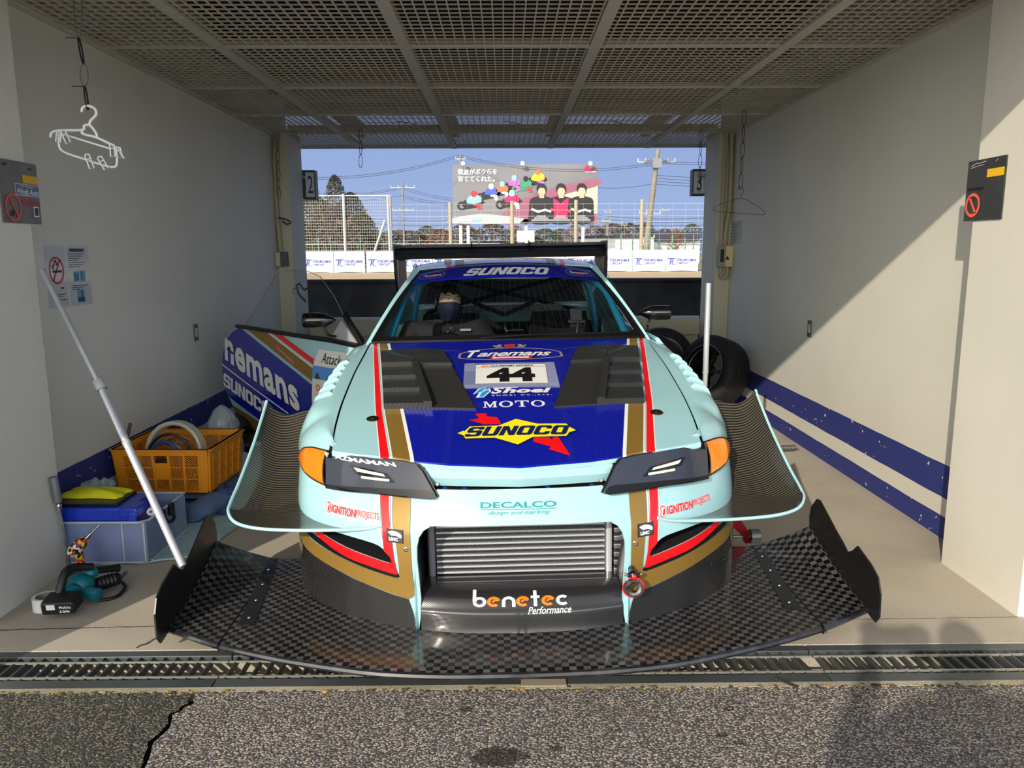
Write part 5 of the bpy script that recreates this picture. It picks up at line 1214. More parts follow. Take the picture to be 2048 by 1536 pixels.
# ---- open door on the driver side
HNG = V((-.80,1.62,0)); DD = V((-.698,.716,0)); DN = V((-DD.y*-1*-1, 0, 0)); DN = V((-.716,-.698,0))
def DR(a, z, h=0):
    belly = .035*sin(pi*min(1,max(0,(z-.25)/.7)))
    p = HNG + DD*a + DN*(h+belly-.02); return (p.x,p.y,z)
dsh = [(.02,.925),(.25,.930),(.7,.934),(1.2,.946),(1.426,.951)]+sm([(1.426,.951),(1.53,.905),(1.60,.84),(1.645,.73),(1.645,.62),(1.63,.51),(1.56,.41),(1.50,.30)],3,False)[1:]+[(1.46,.26),(.12,.26),(.10,.45),(.04,.70)]
door = lay('door', fill([dsh]), DR, MINT, car, .12, 0); door.modifiers.new('t','SOLIDIFY').thickness = .05; door.modifiers['t'].offset = -1; door['label'] = 'open driver door with big white lettering on blue'
def DL(nm, loops, m, h=.0015, bm=None, step=.1): return lay(nm, bm or fill(loops), DR, m, door, step, h)
DL('blue_panel', [[(1.39,.945)]+[(1.426,.947)]+sm([(1.426,.947),(1.53,.902),(1.597,.838),(1.641,.73),(1.641,.62),(1.626,.512),(1.60,.465)],3,False)[1:]+[(1.20,.35),(.6,.262),(.12,.262),(.12,.55),(.49,.665)]], BLUE, .0015)
DL('mint_stripe', [[(1.37,.944),(1.335,.943),(.48,.660),(.48,.672)]], MINT, .003)
DL('gold_stripe', [[(1.30,.942),(1.04,.938),(.48,.762),(.48,.682)]], GOLD, .003)
DL('gold_stripe', [[(1.56,.41),(1.50,.30),(1.46,.262),(.9,.262),(1.2,.335)]], GOLD, .003)
DL('white_pinstripe', [[(1.04,.938),(1.01,.938),(.48,.771),(.48,.762)]], WHITE, .0031)
DL('red_stripe', [[(.978,.937),(.862,.934),(.48,.818),(.48,.783)]], RED, .003)
tht = atan2(.22,.837)
def DXF(o):  # rotated lettering frame, u along the slanted baseline towards the hinge
    return lambda u,v_: (o[0]-u*cos(tht)+v_*sin(tht)*.35, o[1]-u*sin(tht)+v_*cos(tht))
bm = text('nemans', (0,0,.98,.158), bold=.032, space=1.06); lay('name_word', bm, DR, WHITE, door, .1, .004, DXF((1.595,.722)))
bm = sunoco((0,0,.62,.105), .3); lay('oil_word', bm, DR, WHITE, door, .1, .004, DXF((1.625,.535)))
DL('white_rule', [[(1.641,.692),(1.641,.682),(.80,.446),(.80,.456)]], WHITE, .004)
DL('event_sticker', [[(.432,.879),(.065,.879),(.08,.50),(.51,.50),(.488,.70),(.478,.79)]], WHITE, .004)
DL('sticker_sky', [[(.482,.782),(.075,.782),(.08,.706),(.488,.706)]], mat('sky_print', (90,150,230), .5), .006)
DL('sticker_hill', [sm([(.46,.707),(.43,.745),(.40,.707)],3,False)], mat('castle_grey', (70,66,60), .6), .007)
lay('attack_word', text('Attack', (0,0,.205,.06), shear=.35, bold=-.004), DR, mat('script_black', (20,20,20), .5), door, 0, .007, lambda u,v_: (.395-u, .802+v_))
lay('maker_mark', merge(fill([circ(.045,.02,.022,.02),circ(.045,.02,.012,.010)]), fill([rect(.075,0,.16,.022)])), DR, ORNG, door, 0, .007, lambda u,v_: (.47-u, .635+v_))
for nm, m_, b_, h_ in (('small_word_outline', PINK, .08, .004), ('small_word', RED, 0, .006)):
    lay(nm, merge(text('IGNITION PROJECTS', (.035,0,.24,.022), bold=b_*.6), fill([circ(.012,.011,.014,.014)])), DR, m_, door, 0, h_, lambda u,v_: (.93-u*.95, .853-u*.36+v_*.9))
mb = MB(); mb.tube([V(DR(a,z+.006,.01)) for a,z in [(.0,.918),(.3,.932),(.7,.938),(1.2,.95),(1.43,.953)]], .014, 8); mb.build('waist_seal', BLACK, door)
gl = [(.20,1.062),(.325,1.192),(.47,1.295),(.60,1.325),(.74,1.334),(.90,1.325),(.98,1.296),(1.37,.96),(.29,.94)]
gw = lay('window_pane', fill([gl]), lambda u,v_,h: DR(u,v_,-.01+h-(v_-.93)*.10), CLEAR, door, .2, 0)
mb = MB(); mb.tube([V(DR(a,z,-.01-(z-.93)*.10)) for a,z in gl[:-1]], .0022, 5); mb.build('pane_edge', mat('edge_sheen', (120,128,130), .2, coat=1), gw)
lay('pane_sticker', merge(fill([stroke(sm([(.67,1.255),(.63,1.27),(.60,1.25),(.57,1.235),(.54,1.245),(.51,1.235)],3,False),.013)]), fill([stroke(sm([(.655,1.25),(.64,1.215),(.60,1.19),(.55,1.165)],3,False),.017)]), fill([stroke(sm([(.69,1.205),(.70,1.235),(.66,1.245)],3,False),.006)])), lambda u,v_,h: DR(u+.06,v_-.02,-.004-(v_-.93)*.10), mat('sticker_charcoal', (40,40,38), .6), gw)
mb = MB(); tri = [(.205,1.068),(.045,.925),(.035,.955),(.195,1.10)]; mb.prism(tri, lambda u,v_,h: DR(u,v_,h-.03), 0, .02); mb.tube([V(DR(.02,.93,-.01)),V(DR(.20,1.09,-.03))],.012,6); mb.build('quarter_frame', BLACK, door)
mb = MB(); mb.prism([(.205,1.055),(.06,.94),(.29,.952),(.30,.965)], lambda u,v_,h: DR(u,v_,h), -.004, .004); mb.build('mirror_mount', ALU, door, smooth=False)
q = ac(672,640,1.80); mirror(door, q, -1, V(DR(.25,.965,.01)))['label'] = 'black mirror on the open door'
mb = MB(); c = V(DR(1.50,.79,.004)); mb.add([V(DR(1.56,.79,.003)),V(DR(1.56,.80,.003)),V(DR(1.47,.772,.003)),V(DR(1.47,.760,.003))],[(0,1,2,3)]); mb.tube([V(DR(1.55,.80,.01)),V(DR(1.47,.775,.012))],.006,6); mb.build('door_handle', BLACK, door)
# ---- rear wing
mb = MB(); prof = [(0,0),(.02,.012),(.09,.020),(.2,.028),(.30,.062),(.30,.068),(.2,.048),(.08,.045),(.01,.03)]
y0, z0 = 4.25, 1.365
n = len(prof); vs_ = [];
for k in range(13):
    x = -.91+1.82*k/12; dz = .012*(1-(x/.91)**2)*0
    vs_ += [(x,y0+a,z0+b_*1.55+dz) for a,b_ in prof]
mb.add(vs_, [(k*n+i,k*n+(i+1)%n,(k+1)*n+(i+1)%n,(k+1)*n+i) for k in range(12) for i in range(n)]); 
wg = mb.build('rear_wing', BLACKM, car, auto=40); wg['label'] = 'black full width rear wing'
mb = MB(); mb.box((-.91,y0+.285,z0+.10),(.91,y0+.30,z0+.125)); mb.build('gurney_flap', BLACK, wg, smooth=False)
for s in (-1,1):
    mb = MB(); mb.prism([(y0-.03,1.50),(y0+.33,1.50),(y0+.36,1.35),(y0+.30,1.10),(y0+.16,1.02),(y0+.06,1.12),(y0-.02,1.24),(y0-.04,1.36)], lambda u,v_,h: (s*(.912+h),u,v_), 0, .012); mb.build('end_plate', BLACK, wg, smooth=False)
    mb = MB(); mb.box((s*.84,y0+.10,.93),(s*.90,y0+.20,1.39)); mb.build('wing_support', mat('dull_pewter', (96,90,92), .5, metal=.3) if s<0 else D.materials['dull_pewter'], wg, smooth=False)
    mb = MB(); mb.prism([(y0,1.38),(y0+.30,1.44),(y0+.30,1.515),(y0+.1,1.50)], lambda u,v_,h: (s*.255+h,u,v_), -.004, .004); mb.build('wing_fence', BLACK, wg, smooth=False)
# ---- road wheels
def wheel_parts(parent, c, ax, r=.325, w_=.27, spokes=6, rimr=.235, as_thing=False):
    u, v_, a = frame(ax); c = V(c); h_ = w_/2
    mb = MB(); mb.lathe([(rimr,-h_),(rimr+.03,-h_-.012),(r-.03,-h_-.006),(r-.008,-h_+.012),(r,-h_+.035),(r,h_-.035),(r-.008,h_-.012),(r-.03,h_+.006),(rimr+.03,h_+.012),(rimr,h_)],c,ax,48)
    t = mb.build('tyre', RUBBER, parent, auto=35)
    gm = MB()
    for k in (-.055,0,.055): gm.lathe([(r+.0006,k-.003),(r+.0012,k),(r+.0006,k+.003)],c,ax,48)
    gm.build('tread_groove', BLACK, t)
    mb = MB(); mb.lathe([(rimr-.004,h_+.006),(rimr-.012,h_+.006),(rimr-.022,h_-.03),(rimr-.03,-h_+.02),(rimr-.012,-h_),(rimr+.004,-h_)],c,ax,48)
    mb.lathe([(0,h_-.045),(.05,h_-.045),(.055,h_-.06),(.055,h_-.10),(0,h_-.10)],c,ax,20)
    for k in range(spokes):
        an = 2*pi*k/spokes; d = u*cos(an)+v_*sin(an); p = a.cross(d); 
        P = []
        for rr, ww, dd in ((.035,.022,h_-.05),(.12,.016,h_-.055),(rimr-.018,.024,h_-.025)):
            for sx_, dz in ((-1,0),(1,0),(1,-.022),(-1,-.022)): P.append(c+d*rr+p*ww*sx_+a*(dd+dz))
        mb.add(P, [(i*4+j,i*4+(j+1)%4,i*4+4+(j+1)%4,i*4+4+j) for i in range(2) for j in range(4)]+[(0,1,2,3),(8,9,10,11)])
    rm = mb.build('rim', mat('satin_black_rim', (26,26,28), .3, metal=.5) if 'satin_black_rim' not in D.materials else D.materials['satin_black_rim'], parent, auto=35)
    mb = MB(); mb.lathe([(rimr-.001,h_+.008),(rimr-.010,h_+.008)],c,ax,48); mb.lathe([(rimr-.024,h_-.018),(rimr-.030,h_-.024)],c,ax,48); mb.build('rim_lip', ALUD, rm)
for x, y in ((-.79,.86),(.79,.86),(-.80,3.62),(.80,3.62)):
    e = D.objects.new('road_wheel', None); C.objects.link(e); e.parent = car; e.location = (x,y,.325); wheel_parts(e, (0,0,0), (1 if x>0 else -1,0,0), w_=.25)
# bracket with a roller behind the right of the splitter
q = ac(1497,1075,.86); mb = MB(); a = ac(1473,1045,.84); 
mb.prism([(a.x-.03,a.z+.03),(a.x+.01,a.z+.03),(q.x+.0,q.z+.03),(q.x+.012,q.z-.03),(q.x-.015,q.z-.03),(q.x-.02,q.z+.0),(a.x-.03,a.z-.01)], lambda u,v_,h: (u,q.y+h,v_), 0, .035)
br_o = mb.build('side_bracket', mat('anodised_red', (150,22,34), .3, metal=.7), car, smooth=False, bevel=.002)
mb = MB(); mb.cyl((q.x+.012,q.y+.015,q.z),(q.x+.055,q.y+.015,q.z),.034,24); mb.cyl((q.x-.07,q.y+.015,q.z),(q.x+.02,q.y+.015,q.z),.008,8); mb.cyl((q.x-.2,q.y+.02,q.z+.05),(a.x,q.y+.02,a.z),.006,8); mb.build('roller', ALUD, br_o)

# ================================================================ people
def skin(name, J, E, m, parent=None, sub=2):
    """J: joints name->(pos, radius or (rx,ry)); E: bones; first joint is the root"""
    ks = list(J); me = D.meshes.new(name); me.from_pydata([J[k][0] for k in ks], [(ks.index(a),ks.index(b_)) for a,b_ in E], [])
    me.materials.append(m); o = link(D.objects.new(name, me), parent)
    s = o.modifiers.new('skin','SKIN'); s.use_smooth_shade = True
    if not me.skin_vertices: 
        bm = bmesh.new(); bm.from_mesh(me); bm.verts.layers.skin.verify(); bm.to_mesh(me); bm.free()
    for i, k in enumerate(ks):
        r_ = J[k][1]; me.skin_vertices[0].data[i].radius = r_ if isinstance(r_, tuple) else (r_,r_); me.skin_vertices[0].data[i].use_root = (i == 0)
    b_ = o.modifiers.new('s','SUBSURF'); b_.levels = sub; b_.render_levels = sub
    return o
SKIN = mat('skin', (206,160,130), .55); HAIRM = mat('hair', (24,20,18), .6, bump=.3, bscale=60); EYEW = mat('eye_white', (225,222,215), .3); IRIS = mat('iris', (30,22,18), .2)
def head(parent, M, mask=None, hairm=HAIRM):
    """face looks along -Y of M, size about .23 m tall"""
    mb = MB(); n, k = 28, 20; vs_ = []
    for i in range(k+1):
        t = i/k; z = .115*cos(pi*t)
        for j in range(n):
            a = 2*pi*j/n; cx, cy = cos(a), sin(a); r_ = sin(pi*t)**.85
            wx = .074*r_*(1-.20*max(0,-z/.115)**1.5); wy = .092*r_*(1-.10*max(0,-z/.115))
            x = wx*cx; y = wy*cy
            if cy < 0:
                f = -cy
                y -= -.004*f
                if abs(z+.012)<.03: y -= max(0,1-abs(x)/.014)*.020*max(0,1-abs(z+.018)/.028)*f
                y += .010*math.exp(-((abs(x)-.032)/.014)**2-((z-.012)/.012)**2)*f
                if z < -.07: y -= .006*f
            vs_.append(V((x,y,z)))
    mb.add(vs_, [(i*n+j,(i+1)*n+j,(i+1)*n+(j+1)%n,i*n+(j+1)%n) for i in range(k) for j in range(n)])
    for s in (-1,1): mb.sphere((s*.076,.005,-.005),(.010,.018,.028),10)
    mb.v = [M @ v for v in mb.v]; h_ = mb.build('head', SKIN, parent, auto=80)
    mb = MB()
    for s in (-1,1): mb.sphere((s*.031,-.079,.012),(.0115,.006,.0042),10)
    mb.v = [M @ v for v in mb.v]; mb.build('eye', EYEW, h_)
    mb = MB()
    for s in (-1,1): mb.sphere((s*.031,-.0835,.012),(.0045,.0025,.0040),8)
    mb.v = [M @ v for v in mb.v]; mb.build('iris', IRIS, h_)
    mb = MB()
    for s in (-1,1): mb.tube([(s*.016,-.086,.030),(s*.03,-.087,.036),(s*.048,-.078,.032)],[.0018,.0026,.0012],6)
    mb.tube([(-.02,-.083,-.055),(0,-.088,-.056),(.02,-.083,-.055)],.004,6,mi=1)
    mb.v = [M @ v for v in mb.v]; mb.build('brow', [hairm, mat('lip', (150,86,78), .5) if 'lip' not in D.materials else D.materials['lip']], h_)
    mb = MB(); vs_ = []
    for i in range(12):
        t = i/11*.60; z = .122*cos(pi*t)
        for j in range(n):
            a = 2*pi*j/n; r_ = sin(pi*t)**.8; cy = sin(a); lim = 1.0
            zz = z if cy > -.35 else max(z, .048+.01*sin(a*9))
            rr = r_ if zz == z else sin(math.acos(min(1,zz/.122)))**.8
            vs_.append(V((.083*rr*cos(a), .101*rr*cy+.004, zz+.003*sin(a*13+i))))
    mb.add(vs_, [(i*n+j,(i+1)*n+j,(i+1)*n+(j+1)%n,i*n+(j+1)%n) for i in range(11) for j in range(n)]); mb.v = [M @ v for v in mb.v]; mb.build('hair', hairm, h_)
    if mask:
        mb = MB(); vs_ = []
        for i in range(11):
            z = -.006-.112*i/10
            for j in range(17):
                a = pi+.25+(pi-.5)*j/16; f = abs(cos(a)); wz = z*(1-.15*f)-.010*f; r0 = 1.03-.42*max(0,(-z-.03)/.085)**1.8
                pr = .014*(1-f)*(1-((i-4)/8)**2)
                vs_.append(V((.080*cos(a)*r0, (.098*sin(a))*r0-pr, wz)))
        mb.add(vs_, [(i*17+j,i*17+j+1,(i+1)*17+j+1,(i+1)*17+j) for i in range(10) for j in range(16)]); mb.v = [M @ v for v in mb.v]; mk_ = mb.build('face_mask', mask, h_, sol=.002)
        mb = MB()
        for s in (-1,1): mb.tube([(s*.072,-.03,-.02),(s*.082,.008,.012),(s*.078,.018,-.01),(s*.07,-.028,-.07)],.0016,5)
        mb.v = [M @ v for v in mb.v]; mb.build('mask_loop', mask, mk_)
    return h_
def hand(parent, M, s=1, m=None):
    """palm in local XY plane, fingers along +Y, curled towards -Z; s=1 thumb on +X"""
    mb = MB(); mb.sphere((0,.0,0),(.040,.048,.014),14); mb.v = [M @ v for v in mb.v]; h_ = mb.build('hand', m or SKIN, parent, auto=80)
    for k, (x, L_, c_) in enumerate(((.030,.070,.55),(.011,.078,.6),(-.009,.073,.65),(-.028,.058,.7))):
        P = [V((s*x,.03,0))]; a = .2; 
        for seg in (.42,.32,.26): P.append(P[-1]+V((0,cos(a)*L_*seg,-sin(a)*L_*seg))); a += c_
        J = {'j%d'%i:(tuple(M @ p), (.0095,.0085)if i<2 else (.0078,.007)) for i,p in enumerate(P)}
        skin('finger', J, [('j0','j1'),('j1','j2'),('j2','j3')], m or SKIN, h_, 1)
    P = [V((s*.028,-.015,-.004)),V((s*.050,.008,-.014)),V((s*.058,.032,-.024))]
    skin('thumb', {'j%d'%i:(tuple(M @ p), .0105-.0015*i) for i,p in enumerate(P)}, [('j0','j1'),('j1','j2')], m or SKIN, h_, 1)
    return h_
# driver seated, leaning, looking across
JK = mat('jacket_black', (44,40,44), .85, bump=.4, bscale=14); NVY = mat('mask_navy', (18,26,56), .7)
drv = empty('person', label='person in black jacket and navy face mask sitting in the driver seat', cat='person'); drv.matrix_world = CARM
hq = ac(897,606,2.30)
hx, hy, hz_ = hq.x, hq.y, hq.z
J = {'pelvis':((-.36,2.40,.42),(.17,.14)),'waist':((-.37,2.42,.60),(.17,.13)),'chest':((-.385,2.36,.82),(.21,.15)),'neckb':((hx+.01,hy+.05,hz_-.155),(.075,.07)),'neck':((hx,hy+.03,hz_-.10),(.052,.052)),
 'shL':((-.60,2.32,.925),(.095,.095)),'elL':((-.66,2.18,.72),(.075,.075)),'wrL':((-.50,2.02,.70),(.042,.042)),'shR':((-.165,2.30,.925),(.10,.10)),'elR':((-.05,2.16,.74),(.08,.08)),'wrR':((-.24,2.02,.72),(.042,.042)),
 'hipL':((-.44,2.30,.40),(.10,.10)),'knL':((-.46,1.95,.50),(.075,.075)),'anL':((-.46,1.62,.30),(.05,.05)),'hipR':((-.28,2.30,.40),(.10,.10)),'knR':((-.26,1.95,.50),(.075,.075)),'anR':((-.26,1.62,.30),(.05,.05))}
skin('jacket', J, [('pelvis','waist'),('waist','chest'),('chest','neckb'),('neckb','neck'),('chest','shL'),('shL','elL'),('elL','wrL'),('chest','shR'),('shR','elR'),('elR','wrR'),('pelvis','hipL'),('hipL','knL'),('knL','anL'),('pelvis','hipR'),('hipR','knR'),('knR','anR')], JK, drv)
HM = Matrix.Translation((hx,hy,hz_)) @ Euler((R(-10),R(10),R(20))).to_matrix().to_4x4()
head(drv, HM, NVY)
mb = MB(); mb.tube(cmr([(hx-.07,hy+.0,hz_-.135),(hx-.02,hy-.07,hz_-.165),(hx+.05,hy-.06,hz_-.155),(hx+.08,hy+.02,hz_-.13)],4),.016,8); cl = mb.build('collar', JK, drv)
lay('chest_print', text('Sparko'[:0] or 'racing', (0,0,.07,.02), shear=.4, bold=.03), lambda u,v_,h: (-.25+u, 2.222, .905+v_+u*.3), WHITE, drv) if False else None
mb = MB(); q = ac(932,660,2.20); mb.box((q.x-.035,q.y,q.z-.006),(q.x+.03,q.y+.004,q.z+.008)); mb.build('chest_badge', mat('badge_pale', (210,190,186), .6), drv, smooth=False)
mb = MB(); q0, q1 = ac(902,655,2.22), ac(885,680,2.2); mb.tube(cmr([(hx+.01,hy-.075,hz_-.17),(q0.x,q0.y,q0.z),(q1.x,q1.y,q1.z)],3),.003,5); mb.build('zip', ALUD, drv)
for wr, s in (((-.50,2.02,.70),1),((-.24,2.02,.72),-1)):
    hand(drv, Matrix.Translation(V(wr)+V((s*.015,-.03,.03))) @ Euler((R(60),0,R(s*-20))).to_matrix().to_4x4(), s)

# ================================================================ things in the garage
def az(x, y, Z): 
    d = _f + _r2*((x-1024)/1560) - _u2*((y-768)/1560); return V((0,0,H)) + d*((Z-H)/d.z)
def ax_(x, y, X):
    d = _f + _r2*((x-1024)/1560) - _u2*((y-768)/1560); return V((0,0,H)) + d*(X/d.x)
def wallf(X, s):   # on a side wall: u along +depth seen left to right, v up, h out of the wall
    return lambda u,v_,h: (X-s*h*1.0 if s>0 else X+h, u, v_)
# ---- plates on the front piers
def plate(s, X, y0, y1, z0, z1, m, label):
    g = empty('notice_plate', (X,(y0+y1)/2,z0), label=label, cat='sign'); x = -s*.006
    cy, w_, hh = (y0+y1)/2, (y1-y0), z1-z0
    MB().box((0,y0-cy,0),(x,y1-cy,hh)).build('plate', m, g, smooth=False)
    # picture coords: left plate: u 0..1 runs near->far ; right plate: far->near
    def f(u, v_, h=0): return (x-s*h, (y0+w_*u if s<0 else y1-w_*u)-cy, hh*v_)
    return g, f
g, f = plate(-1, -2.0, 3.19, 3.45, 1.543, 1.793, mat('worn_steel_plate', (124,122,116), .5, metal=.3, dirt=(88,84,78), vscale=9), 'scratched grey metal plate with a red ring sign on the left pier')
RING = mat('faded_red', (214,84,66), .5)
def lp(nm, bm, m, h=.002): return lay(nm, bm, f, m, g, 0, h)
lp('yellow_tape', fill([rect(.58,.66,.995,.79)]), mat('tape_yellow', (222,170,20), .5))
lp('blue_sticker', fill([rect(.36,.45,.995,.645)]), mat('sticker_pale', (190,198,206), .5)); lp('blue_sticker', fill([rect(.375,.465,.985,.63)]), mat('sticker_slate', (98,108,124), .5), .003)
lp('sticker_word', merge(text('Winds Auto', (.40,.475,.97,.565), shear=.3, bold=.01), text('Car Project', (.48,.58,.85,.62), shear=.4)), WHITE, .004)
lp('wire_word', text('HotWires', (.50,.29,1.0,.425), shear=.25, bold=.0), mat('wire_red', (200,50,60), .5), .003)
lp('red_ring', fill([circ(.27,.25,.21,.225,40), circ(.27,.25,.165,.18,40)]), RING, .003)
lp('ring_bar', fill([[(.17,.41),(.20,.43),(.40,.10),(.37,.08)]]), RING, .0032); lp('hand_mark', fill([[(.17,.16),(.28,.22),(.30,.13),(.18,.10)]]), BLACK, .0025)
lp('corner_hole', fill([rect(.10,.90,.22,.94)]), BLACK); lp('corner_hole', fill([rect(.76,.89,.85,.92)]), BLACK); lp('dark_sticker', merge(fill([rect(.82,.14,.92,.27)])), BLACK, .003); lp('dark_sticker_rim', fill([rect(.80,.12,.94,.29)]), WHITE, .002)
g, f = plate(1, 2.0, 3.182, 3.44, 1.540, 1.790, mat('black_sign_plate', (54,54,50), .45, dirt=(74,72,66), vscale=12), 'dark plate with an empty red prohibition ring on the right pier')
lp('yellow_tape', fill([rect(.55,.69,.99,.82)]), mat('tape_yellow_b', (245,190,20), .5))
lp('garage_word', merge(text('Jap', (.03,.50,.17,.56), shear=.35, bold=.03), text('Garage', (.17,.49,.48,.56), shear=.35, bold=.03)), mat('ink_dull', (10,10,10), .4), .002)
lp('red_ring', fill([circ(.235,.26,.205,.20,40), circ(.235,.26,.15,.147,40)]), mat('coral_red', (240,100,76), .5), .003); lp('ring_bar', fill([[(.12,.38),(.16,.41),(.35,.14),(.31,.11)]]), D.materials['coral_red'], .003)
lp('scratch', merge(fill([stroke([(.1,.91),(.25,.95),(.33,.94),(.5,.96)],.008)]), fill([stroke([(.08,.88),(.3,.90),(.45,.91)],.006)]), fill([stroke([(.75,.93),(.8,.96)],.008)])), WHITE, .002)
# ---- posters
PAP = mat('laminated_paper', (196,196,196), .18, coat=.8, bump=.12, bscale=12)
g = empty('no_smoking_poster', (-2.17,3.83,1.16), label='laminated no smoking poster with red ring on the left wall', cat='poster')
f = lambda u,v_,h=0: (.003+h, -.088+.178*u, .297*v_)
MB().box((0,-.088,0),(.003,.09,.297)).build('sheet', PAP, g, smooth=False)
lp('red_ring', fill([circ(.5,.60,.36,.225,40), circ(.5,.60,.30,.188,40)]), mat('sign_red', (184,34,50), .35), .001); lp('ring_bar', fill([[(.28,.44),(.33,.42),(.72,.76),(.67,.78)]]), D.materials['sign_red'], .001)
INK = mat('sign_ink', (28,28,32), .4)
lp('cigarette', merge(fill([rect(.30,.565,.74,.60)]), fill([stroke(sm([(.36,.62),(.30,.66),(.40,.69),(.42,.74),(.52,.75),(.50,.70),(.58,.71)],3,False),.035)])), INK, .0015)
lp('small_print', merge(fill([rect(.3,.20,.82,.215)]), fill([rect(.3,.17,.75,.18)]), fill([rect(.3,.11,.85,.125)]), fill([rect(.62,.30,.78,.325)])), INK, .001)
g = empty('rules_poster', (-2.17,4.025,1.16), label='laminated rules sheet with blue photographs beside the no smoking poster', cat='poster')
f = lambda u,v_,h=0: (.003+h, -.095+.205*u, .297*v_)
MB().box((0,-.095,0),(.003,.11,.297)).build('sheet', PAP, g, smooth=False)
lp('heading_bar', fill([rect(.14,.90,.80,.955)]), INK, .001)
lp('text_line', merge(*[fill([rect(.08 if i%3 else .05,.86-.036*i,.82-(i%4)*.12,.87-.036*i)]) for i in range(7)]+[fill([rect(.12,.325-.03*i,.86-i*.2,.337-.03*i)]) for i in range(3)]), INK, .001)
lp('photo_print', merge(fill([rect(.24,.40,.48,.57)]), fill([rect(.52,.40,.76,.58)]), fill([rect(.32,.05,.66,.27)])), mat('photo_blue', (96,150,176), .3), .001)
lp('photo_detail', merge(fill([rect(.27,.42,.31,.55)]), fill([rect(.38,.42,.43,.53)]), fill([rect(.58,.42,.62,.56)]), fill([rect(.33,.05,.65,.13)]), fill([rect(.50,.12,.56,.24)])), mat('photo_dark', (34,62,92), .3), .0015)
g = empty('notice_sheet', (2.17,7.40,1.475), label='small laminated notice sheet on the right wall above the beige switch box', cat='poster')
f = lambda u,v_,h=0: (-.003-h, .19-.37*u, .215*v_)
MB().box((0,-.18,0),(-.003,.19,.215)).build('sheet', PAP, g, smooth=False); lp('text_line', merge(*[fill([rect(.2,.85-.13*i,.75-.1*(i%3),.87-.13*i)]) for i in range(6)]), INK, .001)
for s, y, lb in ((-1,5.473,'small metal wall socket plate on the left wall'),(1,5.517,'small metal wall socket plate on the right wall')):
    g = empty('wall_socket', (s*2.17,y,.81), label=lb, cat='socket')
    MB().box((0,-.036,0),(-s*.006,.036,.118)).build('plate', mat('socket_steel', (110,112,96), .4, metal=.6) if s<0 else D.materials['socket_steel'], g, smooth=False, bevel=.002)
    MB().box((-s*.006,-.014,.03),(-s*.010,.014,.09)).build('insert', mat('socket_insert', (190,194,186), .4) if s<0 else D.materials['socket_insert'], g, smooth=False)
# ---- conduits and switch boxes at the rear piers
COND = mat('conduit_beige', (168,160,132), .45); CREAM = mat('cream_box', (214,200,150), .45)
def conduit(pts, r, label, clamps=()):
    g = empty('conduit', pts[-1], label=label, cat='conduit'); o = V(pts[-1])
    MB().tube([V(p)-o for p in cmr(pts,4)], r, 10).build('pipe', COND, g)
    for p in clamps: MB().lathe([(r+.004,-.008),(r+.006,0),(r+.004,.008)], V(p)-o, (0,0,1), 12).build('clamp', COND, g)
conduit([(2.088,7.575,2.50),(2.088,7.575,2.36),(2.080,7.575,2.30),(2.075,7.575,1.8),(2.075,7.575,1.47)], .018, 'thin vertical beige conduit down the right rear pier', [(2.077,7.575,2.22),(2.075,7.575,1.52)])
conduit([(2.135,7.57,2.5),(2.14,7.57,2.3),(2.14,7.57,1.85),(2.135,7.57,1.78),(2.115,7.57,1.62),(2.112,7.57,1.47)], .023, 'thick dark conduit in the right rear corner bending above the box', [(2.14,7.57,1.84),(2.112,7.57,1.53)])
conduit([(2.075,7.555,1.27),(2.075,7.55,1.20),(2.085,7.55,1.165),(2.105,7.55,1.155),(2.125,7.55,1.165),(2.135,7.55,1.20),(2.135,7.555,1.27)], .017, 'U shaped beige conduit loop under the right switch box')
g = empty('switch_box', (2.10,7.6,1.265), label='beige electrical switch box on the right rear pier', cat='switch box')
MB().box((-.06,-.12,0),(.0,0,.195)).build('breaker_side', mat('box_grey_side', (150,148,136), .5), g, smooth=False, bevel=.004)
MB().box((.0,-.12,.0),(.068,0,.20)).build('cover', CREAM, g, smooth=False, bevel=.004)
MB().box((-.055,-.128,.045),(-.018,-.118,.165)).build('black_switch', BLACK, g, smooth=False, bevel=.004)
MB().prism([(-.004,.075),(.014,.105),(.032,.075),(.028,.068),(.0,.068)], lambda u,v_,h: (u,-.121-h,v_), 0, .004).build('black_mark', BLACK, g, smooth=False)
conduit([(-2.12,7.57,2.50),(-2.14,7.57,2.36),(-2.15,7.57,2.26),(-2.15,7.57,1.8),(-2.135,7.57,1.42)], .022, 'beige conduit in the left rear corner down to the grey box', [(-2.15,7.57,2.24),(-2.15,7.57,1.75)])
g = empty('switch_box', (-2.12,7.6,1.29), label='grey switch box with a pale side on the left rear pier', cat='switch box')
MB().box((-.045,-.12,0),(0,0,.13)).build('pale_side', mat('box_pale', (196,190,170), .5), g, smooth=False, bevel=.004); MB().box((0,-.12,0),(.05,0,.135)).build('grey_front', mat('box_dark', (86,92,92), .5), g, smooth=False, bevel=.006)
q = ax_(552,446,-2.12); tag(MB().tube(cmr([(-2.12,7.5,1.74),(-2.06,7.48,1.73),(-2.0,7.48,1.70),(-2.04,7.48,1.68),(-2.08,7.48,1.71)],4),.006,6).build('pull_cord', BLACK), 'short black looped cord on the left rear pier', 'cord')
